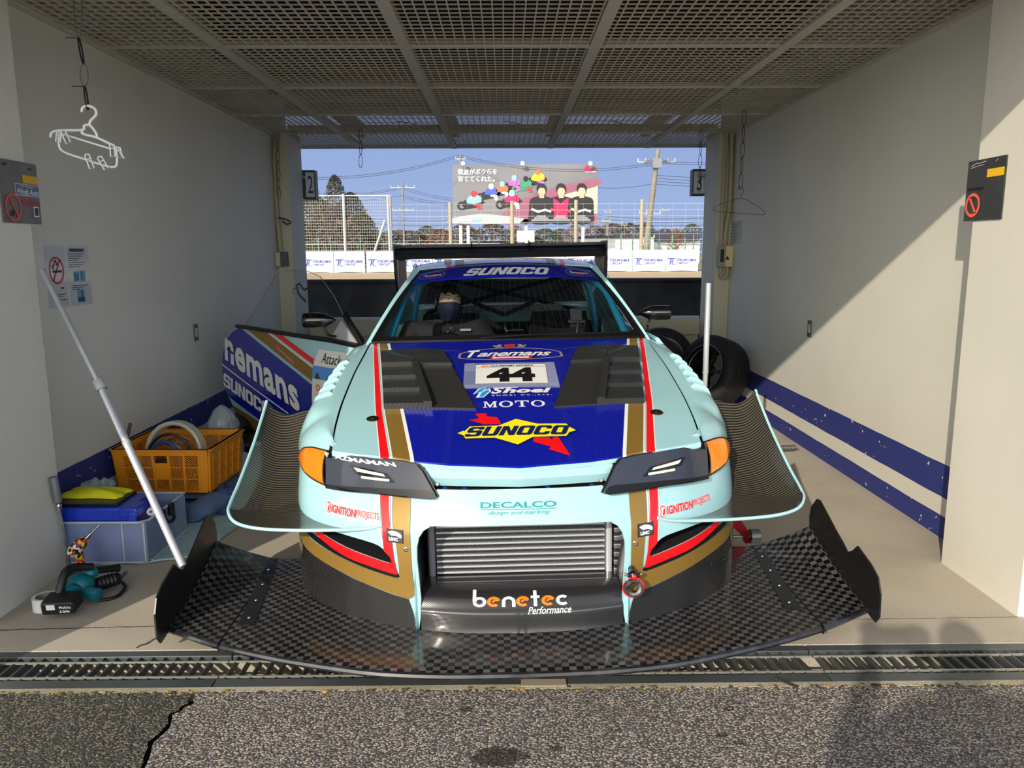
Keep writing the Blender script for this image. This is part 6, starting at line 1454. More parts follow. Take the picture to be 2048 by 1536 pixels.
# ---- bay number boards
for s, n_, a, b_ in ((-1,'2',(608,340),(632,398)),(1,'3',(1386,338),(1402,391))):
    p0, p1 = at(*a,8.2), at(*b_,8.2); w_ = abs(p1.x-p0.x)+(.0 if s<0 else 0.05)
    x0 = min(p0.x,p1.x); g = empty('bay_number_board', (x0,8.2,p1.z), label='bay number board %s on the %s rear pier' % ('two' if s<0 else 'three', 'left' if s<0 else 'right'), cat='sign')
    hh = p0.z-p1.z; MB().box((-.03 if s<0 else 0,0,0),(w_,.12,hh)).build('casing', mat('board_casing', (70,72,78), .5) if s<0 else D.materials['board_casing'], g, smooth=False, bevel=.004)
    MB().box((-.03 if s<0 else w_*.3,-.12,hh*.7),(.012 if s<0 else w_+.03,.01,hh*.78)).build('bracket', GALV, g, smooth=False)
    MB().box((.012,-.004,.02),(w_-.01,0,hh-.025)).build('face', mat('board_face', (206,216,220), .4) if s<0 else D.materials['board_face'], g, smooth=False)
    lay('numeral', text(n_, (w_*.30,hh*.2,w_*.78 if s<0 else w_*.66,hh*.80)), lambda u,v_,h: (u,-.006-h,v_), mat('numeral_navy', (34,48,76), .5) if s<0 else D.materials['numeral_navy'], g, 0, 0)
# ---- cable tie chains and hangers
TIE = mat('cable_tie_black', (16,16,16), .4)
def chain(x, y, z0, links, label, sway=0, m=None, r=.0022, thick=()):
    g = empty('cable_tie_chain', (x,y,z0), label=label, cat='chain', group=None); z = 0; mb = MB()
    for i, L_ in enumerate(links):
        wv = (.014 if i not in thick else .004); a = (i%2)*1.2
        P = []
        for k in range(16): t = 2*pi*k/16; P.append((wv*sin(t)*cos(a)+sway*(-z+L_/2*(1-cos(t))), wv*sin(t)*sin(a), z-L_/2*(1-cos(t))))
        mb.tube(P, r*(1.5 if i in thick else 1), 5, closed=True)
        mb.tube([(sway*-z+.0,0,z-L_*.96),(-.022 if i%2 else .02,-.004,z-L_*.96-.001)], r*.7, 4); z -= L_*.97
    mb.build('links', m or TIE, g); return g
HY = 3.2
t0 = at(158,-20,HY); chain(t0.x, HY, 2.512, [.16,.16,.13,.10], 'black cable tie chain holding the white plastic hanger', sway=.06, r=.003, thick=(1,3)) if False else None
p_top = V((at(158,-30,HY).x,HY,2.51)); p_end = at(176,220,HY); segs = [(p_top, at(157,75,HY)),(at(157,75,HY),at(167,128,HY)),(at(167,128,HY),at(169,172,HY)),(at(169,172,HY),p_end)]
g = empty('cable_tie_chain', tuple(p_top), label='black cable tie chain that holds up the white plastic hanger', cat='chain')
mb = MB()
for i, (a, b_) in enumerate(segs):
    wv = .013 if i in (0,2) else .003; d = b_-a
    mb.tube([a-p_top+d*(.5-.5*cos(2*pi*k/18))+V((wv*sin(2*pi*k/18),.004*sin(2*pi*k/18),0)) for k in range(18)], .0032 if i in (1,3) else .0022, 5, closed=True)
    if i in (1,3): mb.tube([a-p_top+V((0,0,-.003)), a-p_top+V((-.05,0,0))], .0014, 4)
mb.build('links', TIE, g)
q = at(178,215,HY); g = empty('plastic_hanger', tuple(q), label='white plastic clothes hanger with pegs hanging from the grating', cat='hanger')
WP = mat('white_plastic', (232,232,228), .35, coat=.2)
def hp_(x, y, dy=0): return at(x, y, HY+dy)-q
mb = MB(); mb.tube(cmr([hp_(163,224),hp_(166,215),hp_(177,212),hp_(190,218),hp_(192,230),hp_(181,242),hp_(179,252)],4), .0055, 8); mb.build('hook', WP, g)
mb = MB(); mb.tube(cmr([hp_(101,275),hp_(104,265),hp_(120,261),hp_(165,260),hp_(168,252),hp_(180,251),hp_(192,266),hp_(194,275)],4),.0052,8); mb.tube(cmr([hp_(165,262),hp_(166,268),hp_(193,275),hp_(222,289),hp_(238,300),hp_(248,317)],4),.0052,8)
mb.tube(cmr([hp_(118,264),hp_(118,290),hp_(128,304),hp_(168,318),hp_(205,330),hp_(228,334),hp_(234,325),hp_(233,296)],4),.0045,8); mb.tube([hp_(125,268),hp_(222,298)],.004,6); mb.build('frame', WP, g)
for x0, y0, x1, y1 in ((126,262,137,286),(224,290,226,313),(174,310,184,337),(199,315,213,338),(118,265,116,284),(236,296,240,314)):
    mb = MB(); a, b_ = hp_(x0,y0,-.012), hp_(x1,y1,-.012); d = (b_-a).normalized(); s_ = V((d.z,0,-d.x))*.009
    mb.tube([a-s_,a+s_*.4-d*.004,a+s_,b_+s_,b_-s_,a-s_],.0028,6); mb.tube([a.lerp(b_,.3)-s_,a.lerp(b_,.3)+s_],.002,5); mb.build('peg', WP, g)
def simple_chain(pts_px, Y, label, n):
    a = V((at(*pts_px[0],Y).x,Y,2.512)); g = empty('cable_tie_chain', tuple(a), label=label, cat='chain'); e = at(*pts_px[1],Y)-a; mb = MB()
    for i in range(n):
        p0, p1 = e*(i/n), e*((i+1)/n); d = p1-p0; wv = .016 if i%2==0 else .010
        mb.tube([p0+d*(.5-.53*cos(2*pi*k/14))+V((wv*sin(2*pi*k/14),.006*sin(2*pi*k/14)*(i%2),0)) for k in range(14)], .0026, 5, closed=True)
    mb.build('links', TIE, g); return a, e
simple_chain([(1489,225),(1481,378)], 6.45, 'black cable tie chain that holds the black wire hanger', 5)
simple_chain([(555,272),(558,396)], 7.5, 'black cable tie chain in front of the left rear pier', 7)
simple_chain([(722,262),(721,335)], 7.3, 'short knotted black tie hanging before the sky', 3)
simple_chain([(1403,262),(1398,384)], 7.42, 'black cable tie chain beside the number three board', 5)
a = V((at(1905,40,3.6).x,3.62,2.51)); g = empty('clear_string', tuple(a), label='thin clear string loop hanging at the top of the right wall', cat='string')
mb = MB(); mb.tube([p-a for p in cmr([at(1893,-10,3.62),at(1895,25,3.62),at(1904,45,3.62),at(1915,20,3.62),at(1916,-10,3.62)],4)],.0012,4); mb.tube([p-a for p in cmr([at(1893,58,3.62),at(1904,45,3.62),at(1898,100,3.62)],4)],.0012,4); mb.build('loop', mat('clear_nylon', (170,165,150), .3), g)
Yh = 6.45; q = at(1484,378,Yh); g = empty('wire_hanger', tuple(q), label='black wire coat hanger at the right rear corner', cat='hanger')
wq = lambda x,y: at(x,y,Yh)-q
mb = MB(); mb.tube(cmr([wq(1475,380),wq(1478,374),wq(1484,373),wq(1487,382),wq(1482,392),wq(1485,398)],4),.0018,5)
mb.tube(cmr([wq(1485,397),wq(1478,397),wq(1455,404),wq(1430,414),wq(1427,418),wq(1429,421),wq(1450,424),wq(1480,427),wq(1520,429),wq(1528,429),wq(1529,424),wq(1518,414),wq(1500,404),wq(1492,399),wq(1486,398)],4),.0018,5); mb.build('wire', TIE, g)
# ---- poles
def pole_(pts, r, label, loc, collars=()):
    g = empty('support_pole', loc, label=label, cat='pole'); o = V(loc)
    for i in range(len(pts)-1):
        MB().cyl(V(pts[i])-o, V(pts[i+1])-o, r[i], 16).build('tube', ALU, g)
    for p, rr, L_ in collars:
        d = (V(pts[1])-V(pts[0])).normalized(); MB().lathe([(rr*.9,-L_/2),(rr,-L_/2+.003),(rr,L_/2-.003),(rr*.9,L_/2)], V(p)-o, d, 14).build('collar', mat('collar_grey', (170,172,172), .5) if 'collar_grey' not in D.materials else D.materials['collar_grey'], g)
    return g
A = at(91,540,3.30); A.x = -1.955; A = V((-1.955, 3.35, at(91,540,3.35).z)); B = V(at(366,1132,2.86)); t_ = .445
Cc = at(200,770, A.y+(B.y-A.y)*.43); B2 = Cc+(B-Cc)
pole_([A,Cc,B2], [.0115,.0150], 'long leaning aluminium pole from the left pier to the splitter end plate', tuple(B2), [(Cc,.021,.045),(Cc.lerp(B2,.33),.0165,.02)])
P0, P1 = at(1417,566,4.35), at(1411,745,4.35); P2 = V((P1.x-.01,4.35,0))
pole_([P0,P1,P2], [.0155,.0140], 'upright aluminium pole behind the right front wing', tuple(P2), [(P1,.0165,.012)])
# ---- spare wheels
def spare(c, ax, label, rot=0):
    g = empty('spare_wheel', tuple(c), label=label, cat='wheel', group=None); wheel_parts(g, (0,0,0), ax, r=.32, w_=.26, spokes=5 if rot else 6, rimr=.225); return g
spare(V((1.60,7.93,.325)), V((-.10,-1,.10)), 'black spoked spare wheel standing against the low rear wall')
spare(V((1.87,6.93,.342)), V((-.80,-.50,.30)), 'worn slick tyre on a black rim leaning on the right wall', 1)
spare(V((1.36,7.20,.335)), V((-.45,-.85,.2)), 'black spare wheel behind the right front wing, between the pole and the car', 1)
# ---- spring on the floor
q = az(1572,897,.022); g = empty('coil_spring', (q.x,q.y,0), rz=.1, label='small bare coil spring lying on the floor by the right canard', cat='spring')
mb = MB(); mb.tube([( -.07+.14*i/160, .02*cos(2*pi*i/12), .024+.02*sin(2*pi*i/12)) for i in range(161)], .0032, 6); mb.tube([(.07,.0,.03),(.10,.0,.008)],.003,5); mb.build('coil', ALUD, g)

# ---- clear storage box with the blue case
CB = mat('cloudy_plastic', (176,190,222), .25, coat=.5, alpha=.42)
bx0, bx1, by0, by1, bz = -2.12, -1.650, 3.43, 3.87, .205
g = empty('storage_box', ((bx0+bx1)/2,(by0+by1)/2,0), rz=0, label='clear plastic storage box with black handle clips on the floor', cat='box'); g.location.z = 0
cx, cy = (bx0+bx1)/2, (by0+by1)/2; hx_, hy_ = (bx1-bx0)/2, (by1-by0)/2
mb = MB(); mb.box((-hx_,-hy_,.012),(hx_,-hy_+.004,bz)); mb.box((-hx_,hy_-.004,.012),(hx_,hy_,bz)); mb.box((-hx_,-hy_,.012),(-hx_+.004,hy_,bz)); mb.box((hx_-.004,-hy_,.012),(hx_,hy_,bz)); mb.box((-hx_,-hy_,.010),(hx_,hy_,.014)); mb.build('tub', CB, g, smooth=False)
FR = mat('frosted_rim', (196,202,210), .35)
mb = MB(); mb.tube([(-hx_,-hy_,bz),(hx_-.03,-hy_-.005,bz),(hx_+.0,-hy_+.03,bz),(hx_,hy_,bz),(-hx_,hy_,bz)],.006,6,closed=True); mb.tube([(-hx_,-hy_,.012),(hx_-.03,-hy_,.012),(hx_,-hy_+.03,.012),(hx_,hy_,.012)],.005,6); mb.tube([(hx_-.012,-hy_-.002,.012),(hx_-.012,-hy_-.002,bz)],.005,6); mb.tube([(hx_-.11,-hy_-.002,.012),(hx_-.11,-hy_-.002,bz)],.004,6); mb.build('rim', FR, g)
for y in (-.02,): 
    mb = MB(); mb.box((hx_,y-.07,bz-.055),(hx_+.02,y-.03,bz+.008)); mb.box((hx_,y+.03,bz-.05),(hx_+.02,y+.07,bz+.008)); mb.tube(cmr([(hx_+.012,y-.05,bz-.02),(hx_+.03,y-.03,bz-.06),(hx_+.03,y+.03,bz-.06),(hx_+.012,y+.05,bz-.02)],3),.009,7); mb.build('handle_clip', BLACK, g, bevel=.003)
tb = MB(); tb.box((-hx_+.02,-hy_+.02,.016),(hx_-.03,hy_-.08,.17)); o = tb.build('blue_tub', mat('tub_blue', (58,92,214), .45), smooth=False, bevel=.01); o.location = (cx,cy,0); tag(o, 'blue plastic tub seen through the clear storage box', 'tub')
CBL = mat('case_blue', (28,62,196), .35, coat=.3)
g = empty('tool_case', (cx-.02,cy-.09,bz+.001), label='blue plastic tool case lying on the clear storage box', cat='tool case')
mb = MB(); mb.box((-hx_+.0,-.12,0),(hx_-.06,.12,.062)); mb.build('case_body', CBL, g, bevel=.006)
mb = MB(); mb.box((hx_-.10,-.13,.02),(hx_-.015,-.02,.065)); mb.box((hx_-.06,-.135,.0),(hx_-.02,-.12,.05)); mb.build('latch', CBL, g, bevel=.012); mb = MB(); mb.box((-.16,-.09,.062),(.11,.11,.074)); mb.build('black_insert', BLACK, g, smooth=False, bevel=.003)
mb = MB(); mb.lathe([(.018,0),(.018,.03),(.008,.03),(.008,0)],(hx_-.0,-.02,.02),(.3,-1,0),16); mb.build('white_reel', WHITE, g)
def cloth(name, c, sx_, sy_, h_, m, label, cat, seed=1, rz=0, folds=3, amp=.012, parent=None, zb=0, closed=True):
    rd = random.Random(seed); ph = [rd.random()*6 for _ in range(6)]
    g = MB(); nu, nv = 40, 28; 
    def f(u, v_):
        x = (u-.5)*2; y = (v_-.5)*2; e = (1-abs(x)**4)**.4*(1-abs(y)**4)**.4
        w_ = amp*(sin(x*folds*3+ph[0]+y*1.7)+.7*sin(y*folds*3.5+ph[1]+x*2)+.5*sin((x+y)*folds*5+ph[2]))
        return (x*sx_*(1+.04*sin(y*5+ph[3])), y*sy_*(1+.05*sin(x*4+ph[4])), max(.002,zb+(h_+w_)*e))
    g.grid(nu, nv, lambda u,v_: V(f(u,v_))); g.grid(nu, nv, lambda u,v_: V((f(u,v_)[0],f(u,v_)[1],.001)))
    o = g.build(name, m, auto=80); o.location = c; o.rotation_euler = (0,0,rz); 
    if label: tag(o, label, cat)
    return o
q = az(187,990,.285); cloth('yellow_cloth', (q.x+.0,q.y+.02,.28), .145,.065,.030, mat('cloth_yellow', (232,226,20), .8, bump=.3, bscale=60), 'folded bright yellow cloth on the blue tool case', 'cloth', 3, rz=-.05, folds=1, amp=.004)
q = az(180,974,.30); cloth('plastic_wrap', (-2.03,3.76,.272), .07,.05,.035, mat('wrap_grey', (150,164,170), .3), 'crumpled grey wrapper behind the yellow cloth', 'wrapper', 5, folds=3, amp=.006)
# mat and blue towels
mb = MB(); P = [(-2.14,3.40),(-1.66,3.44),(-1.50,3.50),(-1.455,3.56),(-1.40,3.95),(-1.38,4.7),(-2.14,4.7)]
bm = fill([P]); o = lay('floor_mat', bm, lambda u,v_,h: (u,v_,h+.0035*sin(u*40)*sin(v_*36)), mat('quilt_pale_blue', (166,192,196), .85, bump=.5, bscale=28), None, .03, .012); o.modifiers.new('t','SOLIDIFY').thickness = .008; tag(o, 'pale blue quilted mat spread on the floor under the crate', 'mat')
TB1 = mat('towel_steel_blue', (92,118,156), .95, bump=.5, bscale=70, var=.25); TB2 = mat('towel_denim_blue', (62,80,126), .95, bump=.8, bscale=45, var=.35)
def blob(name, c, r, m, label, cat, seed, ns=1.6, amp=.22, rz=0, n=36, flat=.3):
    from mathutils import noise
    mb = MB(); mb.sphere((0,0,0),(1,1,1),n); out = []
    for v_ in mb.v:
        d = 1+amp*noise.noise(v_*ns+V((seed,seed*2,0)))*1.6+amp*.7*noise.noise(v_*ns*3+V((seed,0,seed)))+amp*.25*noise.noise(v_*ns*8); p = V((v_.x*r[0]*d, v_.y*r[1]*d, v_.z*r[2]*d)); p.z = max(p.z,-r[2]*flat)+r[2]*flat; out.append(p)
    mb.v = out; o = mb.build(name, m, auto=80); o.location = c; o.rotation_euler = (0,0,rz)
    if label: tag(o, label, cat)
    return o
def towel_stack(c, L_, w_, layers, th, m, label, rz, seed):
    g = empty('towel', c, rz=rz, label=label, cat='towel'); rd = random.Random(seed)
    for k in range(layers):
        mb = MB(); ww = w_*(1-.06*k); ph = rd.random()*6
        P = []
        for i in range(25):
            x = -L_/2+L_*i/24; P.append([(x+.006*sin(a*2+ph), ww*cos(a)*(1 if abs(cos(a))>.3 else 1)+.006*sin(x*30+ph), th*(.5+.5*sin(a))*(1+.10*sin(x*18+ph+k)) + k*th*.92) for a in [2*pi*j/20 for j in range(20)]])
        vs_ = [V((p[0],p[1],max(.001,p[2]))) for r_ in P for p in r_]; mb.add(vs_, [(i*20+j,(i+1)*20+j,(i+1)*20+(j+1)%20,i*20+(j+1)%20) for i in range(24) for j in range(20)]+[tuple(range(20)),tuple(24*20+j for j in range(20))]); mb.build('fold', m, g, auto=70)
    return g
towel_stack((-1.84,4.33,.016), .60,.24,2,.055, TB1, 'thick folded steel blue towel beneath the orange crate', .10, 2)
towel_stack((-1.60,4.12,.016), .34,.075,1,.10, TB1, 'rolled steel blue towel in front of the crate corner', 1.15, 4)
blob('towel', (-1.53,4.20,.014), (.15,.11,.085), TB2, 'crumpled denim blue towel beside the left canard', 'towel', 3, 2.2, .28, rz=.5)
# ---- orange crate with hoses
OR = mat('crate_orange', (236,150,24), .45)
c0 = V((-1.860,4.36,.128)); g = empty('crate', tuple(c0), rz=R(-2), label='orange plastic lattice crate full of hoses on the blue towels', cat='crate')
L_, D_, Hh = .243, .225, .245
def crate_side(p0, p1, cols, name):
    """p0,p1 bottom corners outward; lattice wall built of bars"""
    p0, p1 = V(p0), V(p1); w_ = (p1-p0).length; d = (p1-p0).normalized(); n = V((d.y,-d.x,0)); out = .018
    def P(u, v_, h): return p0 + d*(w_*u) + V((0,0,Hh*v_)) + n*(out*v_+h) + (d*(u-.5)*2*out*v_)
    mb = MB()
    def bar(u0,v0,u1,v1,h0=0,h1=.008):
        mb.add([P(u0,v0,h0),P(u1,v0,h0),P(u1,v1,h0),P(u0,v1,h0),P(u0,v0,h1),P(u1,v0,h1),P(u1,v1,h1),P(u0,v1,h1)],[(0,3,2,1),(4,5,6,7),(0,1,5,4),(1,2,6,5),(2,3,7,6),(3,0,4,7)])
    bar(0,.86,1,1,-.004,.012); bar(0,.97,1,1,-.006,.022); bar(0,0,1,.05,-.002,.012); bar(0,0,.09,1,-.002,.01); bar(.91,0,1,1,-.002,.01)
    for v_ in (.31,.58): bar(.09,v_-.012,.91,v_+.012,0,.008)
    us = [.09+.82*k/cols for k in range(cols+1)]
    for u in us: bar(u-.012,.05,u+.012,.86,0,.012)
    mid = cols//2
    for k in range(cols):
        for r_, (va,vb) in enumerate(((.05,.31),(.31,.58),(.58,.86))):
            u0, u1 = us[k], us[k+1]
            if cols == 5 and k == mid and r_ == 1: bar(u0,va,u1,vb,0,.005); continue
            if cols == 5 and k == mid and r_ == 2: bar(u0,va,u1,va+.10,0,.005); continue
            m_ = 5
            for i in range(-m_, m_+1):
                for sg in (1,-1):
                    # diagonal clipped to the cell
                    a = i/m_; pts = []
                    for t in (0,1):
                        s_ = t; u = a+s_*1.0 if sg>0 else a+1-s_
                    # param: line v=s, u=a+s (sg>0) or u=1+a-s
                    s0, s1 = (max(0,-a), min(1,1-a)) if sg>0 else (max(0,a), min(1,1+a))
                    if s1-s0 < .05: continue
                    ua, ub = (a+s0, a+s1) if sg>0 else (1+a-s0, 1+a-s1)
                    A_ = P(u0+(u1-u0)*ua, va+(vb-va)*s0, .003); B_ = P(u0+(u1-u0)*ub, va+(vb-va)*s1, .003); mb.tube([A_,B_],.0016,4,cap=False)
    mb.build(name, OR, g, smooth=False)
crate_side((-L_,-D_,0),(L_,-D_,0),5,'lattice_side'); crate_side((L_,-D_,0),(L_,D_,0),4,'lattice_side'); crate_side((L_,D_,0),(-L_,D_,0),5,'lattice_side'); crate_side((-L_,D_,0),(-L_,-D_,0),4,'lattice_side')
mb = MB(); mb.box((-L_,-D_,0),(L_,D_,.006)); mb.build('crate_bottom', OR, g, smooth=False)
HOS = mat('hose_clear', (196,190,166), .3, coat=.3); 
def hose(name, c, rx, rz_, r, m, label, n=1, a0=0, a1=2*pi, tilt=0, dy=.03, yaw=0):
    mb = MB(); pts = []
    for k in range(int(24*n)+1):
        a = a0+(a1-a0)*k/(24*n)*1.0 if n==1 else 2*pi*k/24; pts.append(V((rx*cos(a), (dy*k/24 if n>1 else tilt*sin(a)), rz_*sin(a))))
    Mx = Euler((R(-8),0,yaw)).to_matrix(); mb.tube([Mx @ p for p in pts], r, 9); o = mb.build(name, m); o.location = c; return tag(o, label, 'hose')
cz0 = c0.z
hose('hose', (-1.88,4.30,cz0+.17), .155,.175,.0135,HOS,'thick coil of clear hose standing up in the orange crate',n=3,dy=.032)
hose('hose', (-1.97,4.36,cz0+.12), .12,.10,.011,mat('hose_grey', (150,148,136), .4),'grey hose coil low in the orange crate',n=2,dy=.03,yaw=.3)
hose('hose', (-1.91,4.24,cz0+.12), .09,.135,.010,mat('hose_blue', (30,80,140), .35),'blue hose arch at the front of the orange crate',n=1,a0=-.1,a1=pi+.1)
hose('hose', (-1.89,4.27,cz0+.14), .12,.15,.008,mat('hose_black', (22,22,24), .35),'thin black hose arch inside the orange crate',n=1,a0=-.1,a1=pi+.1,yaw=.15)
hose('hose', (-1.90,4.40,cz0+.12), .13,.13,.009,mat('hose_orange', (214,130,64), .4),'thin orange hose arch behind the clear coil',n=1,a0=-.1,a1=pi+.1,yaw=-.1)
q0, q1 = at(253,885,4.28), at(261,846,4.30); tag(MB().tube(cmr([q0-V((.02,0,.12)),q0,q1],3),.009,8).build('hose', D.materials['hose_black']), 'short black hose end sticking up at the left of the crate', 'hose')
blob('rag_bundle', (-1.93,4.36,cz0+.012), (.19,.17,.08), mat('mixed_rags', (120,70,50), .9, dirt=(60,80,90), vscale=12), 'bundle of dark rags filling the bottom of the crate', 'rags', 8, 2.5,.25)
# ---- plastic bag and black bag
def bag(name, c, r, m, label, seed, neck=.5, n=40):
    from mathutils import noise
    mb = MB(); mb.sphere((0,0,0),(1,1,1),n); out = []
    for v_ in mb.v:
        t = (v_.z+1)/2; sh = (1-neck*t**1.4) ; k = 1+.30*noise.noise(v_*2.2+V((seed,0,0)))+.24*noise.noise(V((v_.x*5,v_.y*5,v_.z*2.5))+V((0,seed,0)))+.09*abs(noise.noise(v_*9))+.06*noise.noise(v_*17)
        out.append(V((v_.x*r[0]*sh*k, v_.y*r[1]*sh*k, t*2*r[2])))
    mb.v = out; o = mb.build(name, m, auto=35); o.location = c; return tag(o, label, 'bag')
PB = D.materials.new('film_plastic'); PB.use_nodes = True; _n = PB.node_tree.nodes; _l = PB.node_tree.links; _b = _n['Principled BSDF']; _b.inputs['Base Color'].default_value = lin((196,206,212)); _b.inputs['Roughness'].default_value = .25; _b.inputs['Alpha'].default_value = .45; _b.inputs['Coat Weight'].default_value = .5
bag('plastic_bag', (-1.77,4.78,.016), (.13,.12,.235), PB, 'tall translucent plastic bag standing behind the orange crate', 2, .35)
bag('plastic_bag', (-1.60,4.66,.016), (.09,.09,.10), PB, 'low crumpled end of clear plastic film by the crate corner', 6, .6, 28)
BB = mat('bin_bag_black', (14,14,15), .3, coat=.3)
bag('bin_bag', (-1.78,5.30,0), (.26,.26,.17), BB, 'shiny black bag on the floor below the open door', 4, .3)
bag('bin_bag', (-1.42,5.05,0), (.20,.18,.10), BB, 'second flat black bag on the floor beneath the door edge', 9, .2)
# ---- breaker bar
g = empty('breaker_bar', (-1.96,3.34,0), label='long chrome ratchet bar leaning on the left pier', cat='wrench')
a, b_ = V((0,0,.0)), V((-.018,-.03,.47)); mb = MB(); mb.cyl(a.lerp(b_,.0),a.lerp(b_,.70),.0065,12); mb.build('shaft', CHROME, g)
MB().lathe([(.008,0),(.013,.004),(.012,.012),(.013,.02),(.010,.03)],a.lerp(b_,.64),b_-a,16).build('collar', CHROME, g)
MB().lathe([(.014,0),(.0175,.004),(.0175,.115),(.016,.118),(.0,.118)],a.lerp(b_,.72),b_-a,20).build('grip', mat('grip_grey', (122,124,124), .5, metal=.3, bump=.2, bscale=200), g)
# ---- multicoloured impact driver
MC = D.materials.new('comic_wrap'); MC.use_nodes = True; _n = MC.node_tree.nodes; _l = MC.node_tree.links; _v = _n.new('ShaderNodeTexVoronoi'); _v.inputs['Scale'].default_value = 70; _t = _n.new('ShaderNodeTexCoord'); _l.new(_t.outputs['Object'],_v.inputs['Vector'])
_s = _n.new('ShaderNodeSeparateColor'); _l.new(_v.outputs['Color'],_s.inputs[0]); _c = _n.new('ShaderNodeValToRGB'); _l.new(_s.outputs[0],_c.inputs[0]); _c.color_ramp.interpolation = 'CONSTANT'
for p, cc in ((.0,(20,20,20)),(.28,(235,230,220)),(.5,(230,200,40)),(.68,(214,50,40)),(.85,(60,120,70))):
    if p == 0: _c.color_ramp.elements[0].color = lin(cc)
    elif p == .28: _c.color_ramp.elements[1].position = p; _c.color_ramp.elements[1].color = lin(cc)
    else: _e = _c.color_ramp.elements.new(p); _e.color = lin(cc)
_l.new(_c.outputs[0],_n['Principled BSDF'].inputs['Base Color']); _n['Principled BSDF'].inputs['Roughness'].default_value = .35
q = at(153,1096,3.27); g = empty('impact_driver', (q.x,q.y,0), label='comic patterned cordless impact driver with a long bit, standing by the left pier', cat='power tool'); z_ = q.z
mb = MB(); d = V((.62,.25,.62)).normalized(); c = V((0,0,z_)); mb.lathe([(0,-.04),(.018,-.038),(.026,-.02),(.027,.02),(.022,.045),(.012,.055),(0,.055)],c,d,20); mb.tube(cmr([c+V((0,0,-.01)),c+V((.012,.0,-.05)),c+V((.010,0,-.09))],4),[.020,.020,.019,.018,.017,.017,.017,.018,.018],12); mb.build('body', MC, g)
mb = MB(); mb.box((-.035,-.03,0),(.05,.03,max(.012,z_-.095))); mb.build('battery', mat('battery_black', (22,23,25), .5), g, smooth=False, bevel=.006)
mb = MB(); mb.cyl(c+d*.05,c+d*.085,.009,10); mb.cyl(c+d*.085,c+d*.135,.005,8); mb.build('bit_holder', CHROME, g); MB().lathe([(.0,-.0),(.006,.0),(.006,.004),(0,.004)],c-d*.01+V((.012,-.026,0)),(.3,-1,0),10).build('red_button', RED, g)
# ---- teal cordless blower
TE = mat('tool_teal', (0,104,116), .4, coat=.1)
g = empty('cordless_blower', (-1.735,3.04,0), label='teal cordless blower with black battery lying on the floor at the left', cat='power tool')
def bq_(x, y, Y): return at(x, y, Y)-V((-1.735,3.04,0))
mb = MB(); b0, b1 = bq_(93,1208,2.90), bq_(140,1216,2.88)
ctr = (b0+b1)/2; ang = .10; Mb = Matrix.Translation(ctr+V((.0,.02,.0))) @ Euler((R(8),0,ang)).to_matrix().to_4x4()
mb.box((-.062,-.035,-.028),(.062,.055,.026),M=Mb); mb.build('battery', mat('tool_black', (20,21,22), .45), g, bevel=.008)
mb = MB(); mb.box((-.040,-.0365,-.004),(-.008,-.0345,.018),M=Mb); mb.build('pale_label', WHITE, g, smooth=False)
lay('maker_word', text('Makita', (.008,.0,.052,.012), bold=.02), lambda u,v_,h: tuple(Mb @ V((u,-.0362-h,v_))), WHITE, g, 0, .001); lay('capacity_word', text('6.0Ah', (.008,-.018,.045,-.006), bold=.03), lambda u,v_,h: tuple(Mb @ V((u,-.0362-h,v_))), WHITE, g, 0, .001)
mb = MB(); mb.tube(cmr([bq_(118,1192,2.95),bq_(124,1165,2.97),bq_(132,1143,3.0),bq_(150,1134,3.05),bq_(185,1134,3.10)],5), .0165, 12); mb.build('handle', D.materials['tool_black'], g)
mb = MB(); cB = bq_(160,1168,3.06); mb.sphere(cB,(.058,.052,.046),20); mb.sphere(bq_(145,1185,3.0),(.036,.05,.036),14); mb.cyl(bq_(150,1178,3.05),bq_(196,1190,3.02),.027,18); mb.lathe([(.027,0),(.026,.008),(.018,.011),(0,.011)],bq_(194,1189,3.02),(bq_(196,1190,3.02)-bq_(150,1178,3.05)),18); mb.cyl(bq_(130,1206,2.94),bq_(146,1180,3.0),.030,14); mb.sphere(bq_(180,1145,3.10),(.035,.03,.024),12); mb.build('body', TE, g)
mb = MB(); mb.tube(cmr([bq_(180,1142,3.10),bq_(215,1138,3.16),bq_(237,1136,3.2)],4),[.015]*8+[.018],10); mb.build('upper_nozzle', D.materials['tool_black'], g)
mb = MB(); P = cmr([bq_(192,1170,3.10),bq_(215,1163,3.14),bq_(238,1156,3.18)],6); mb.tube(P,[.026,.030,.026,.031,.026,.031,.026,.031,.026,.030,.026,.028,.024],14); mb.build('ribbed_outlet', D.materials['tool_black'], g)
mb = MB(); mb.tube([bq_(240,1157,3.20),bq_(252,1145,3.26)],.008,8); mb.build('metal_tip', ALUD, g)
mb = MB(); mb.tube([p for p in cmr([bq_(180,1197,3.02),bq_(205,1200,3.04),bq_(235,1192,3.08),bq_(250,1175,3.15),bq_(246,1166,3.2)],6)],.0075,8); mb.build('strap', D.materials['tool_black'], g)
# ---- tape roll
q = az(88,1204,.03); g = empty('tape_roll', (-1.868,2.99,0), label='roll of white tape standing flat on the floor next to the blower', cat='tape')
MB().lathe([(.038,0),(.050,0),(.050,.052),(.038,.052)],(0,0,0),(0,0,1),36,closed=True).build('tape', WP, g, auto=40); MB().lathe([(.0375,.0),(.0375,.052),(.036,.052),(.036,0)],(0,0,0),(0,0,1),36,closed=True).build('core', mat('card_grey', (150,148,146), .8), g, auto=40)
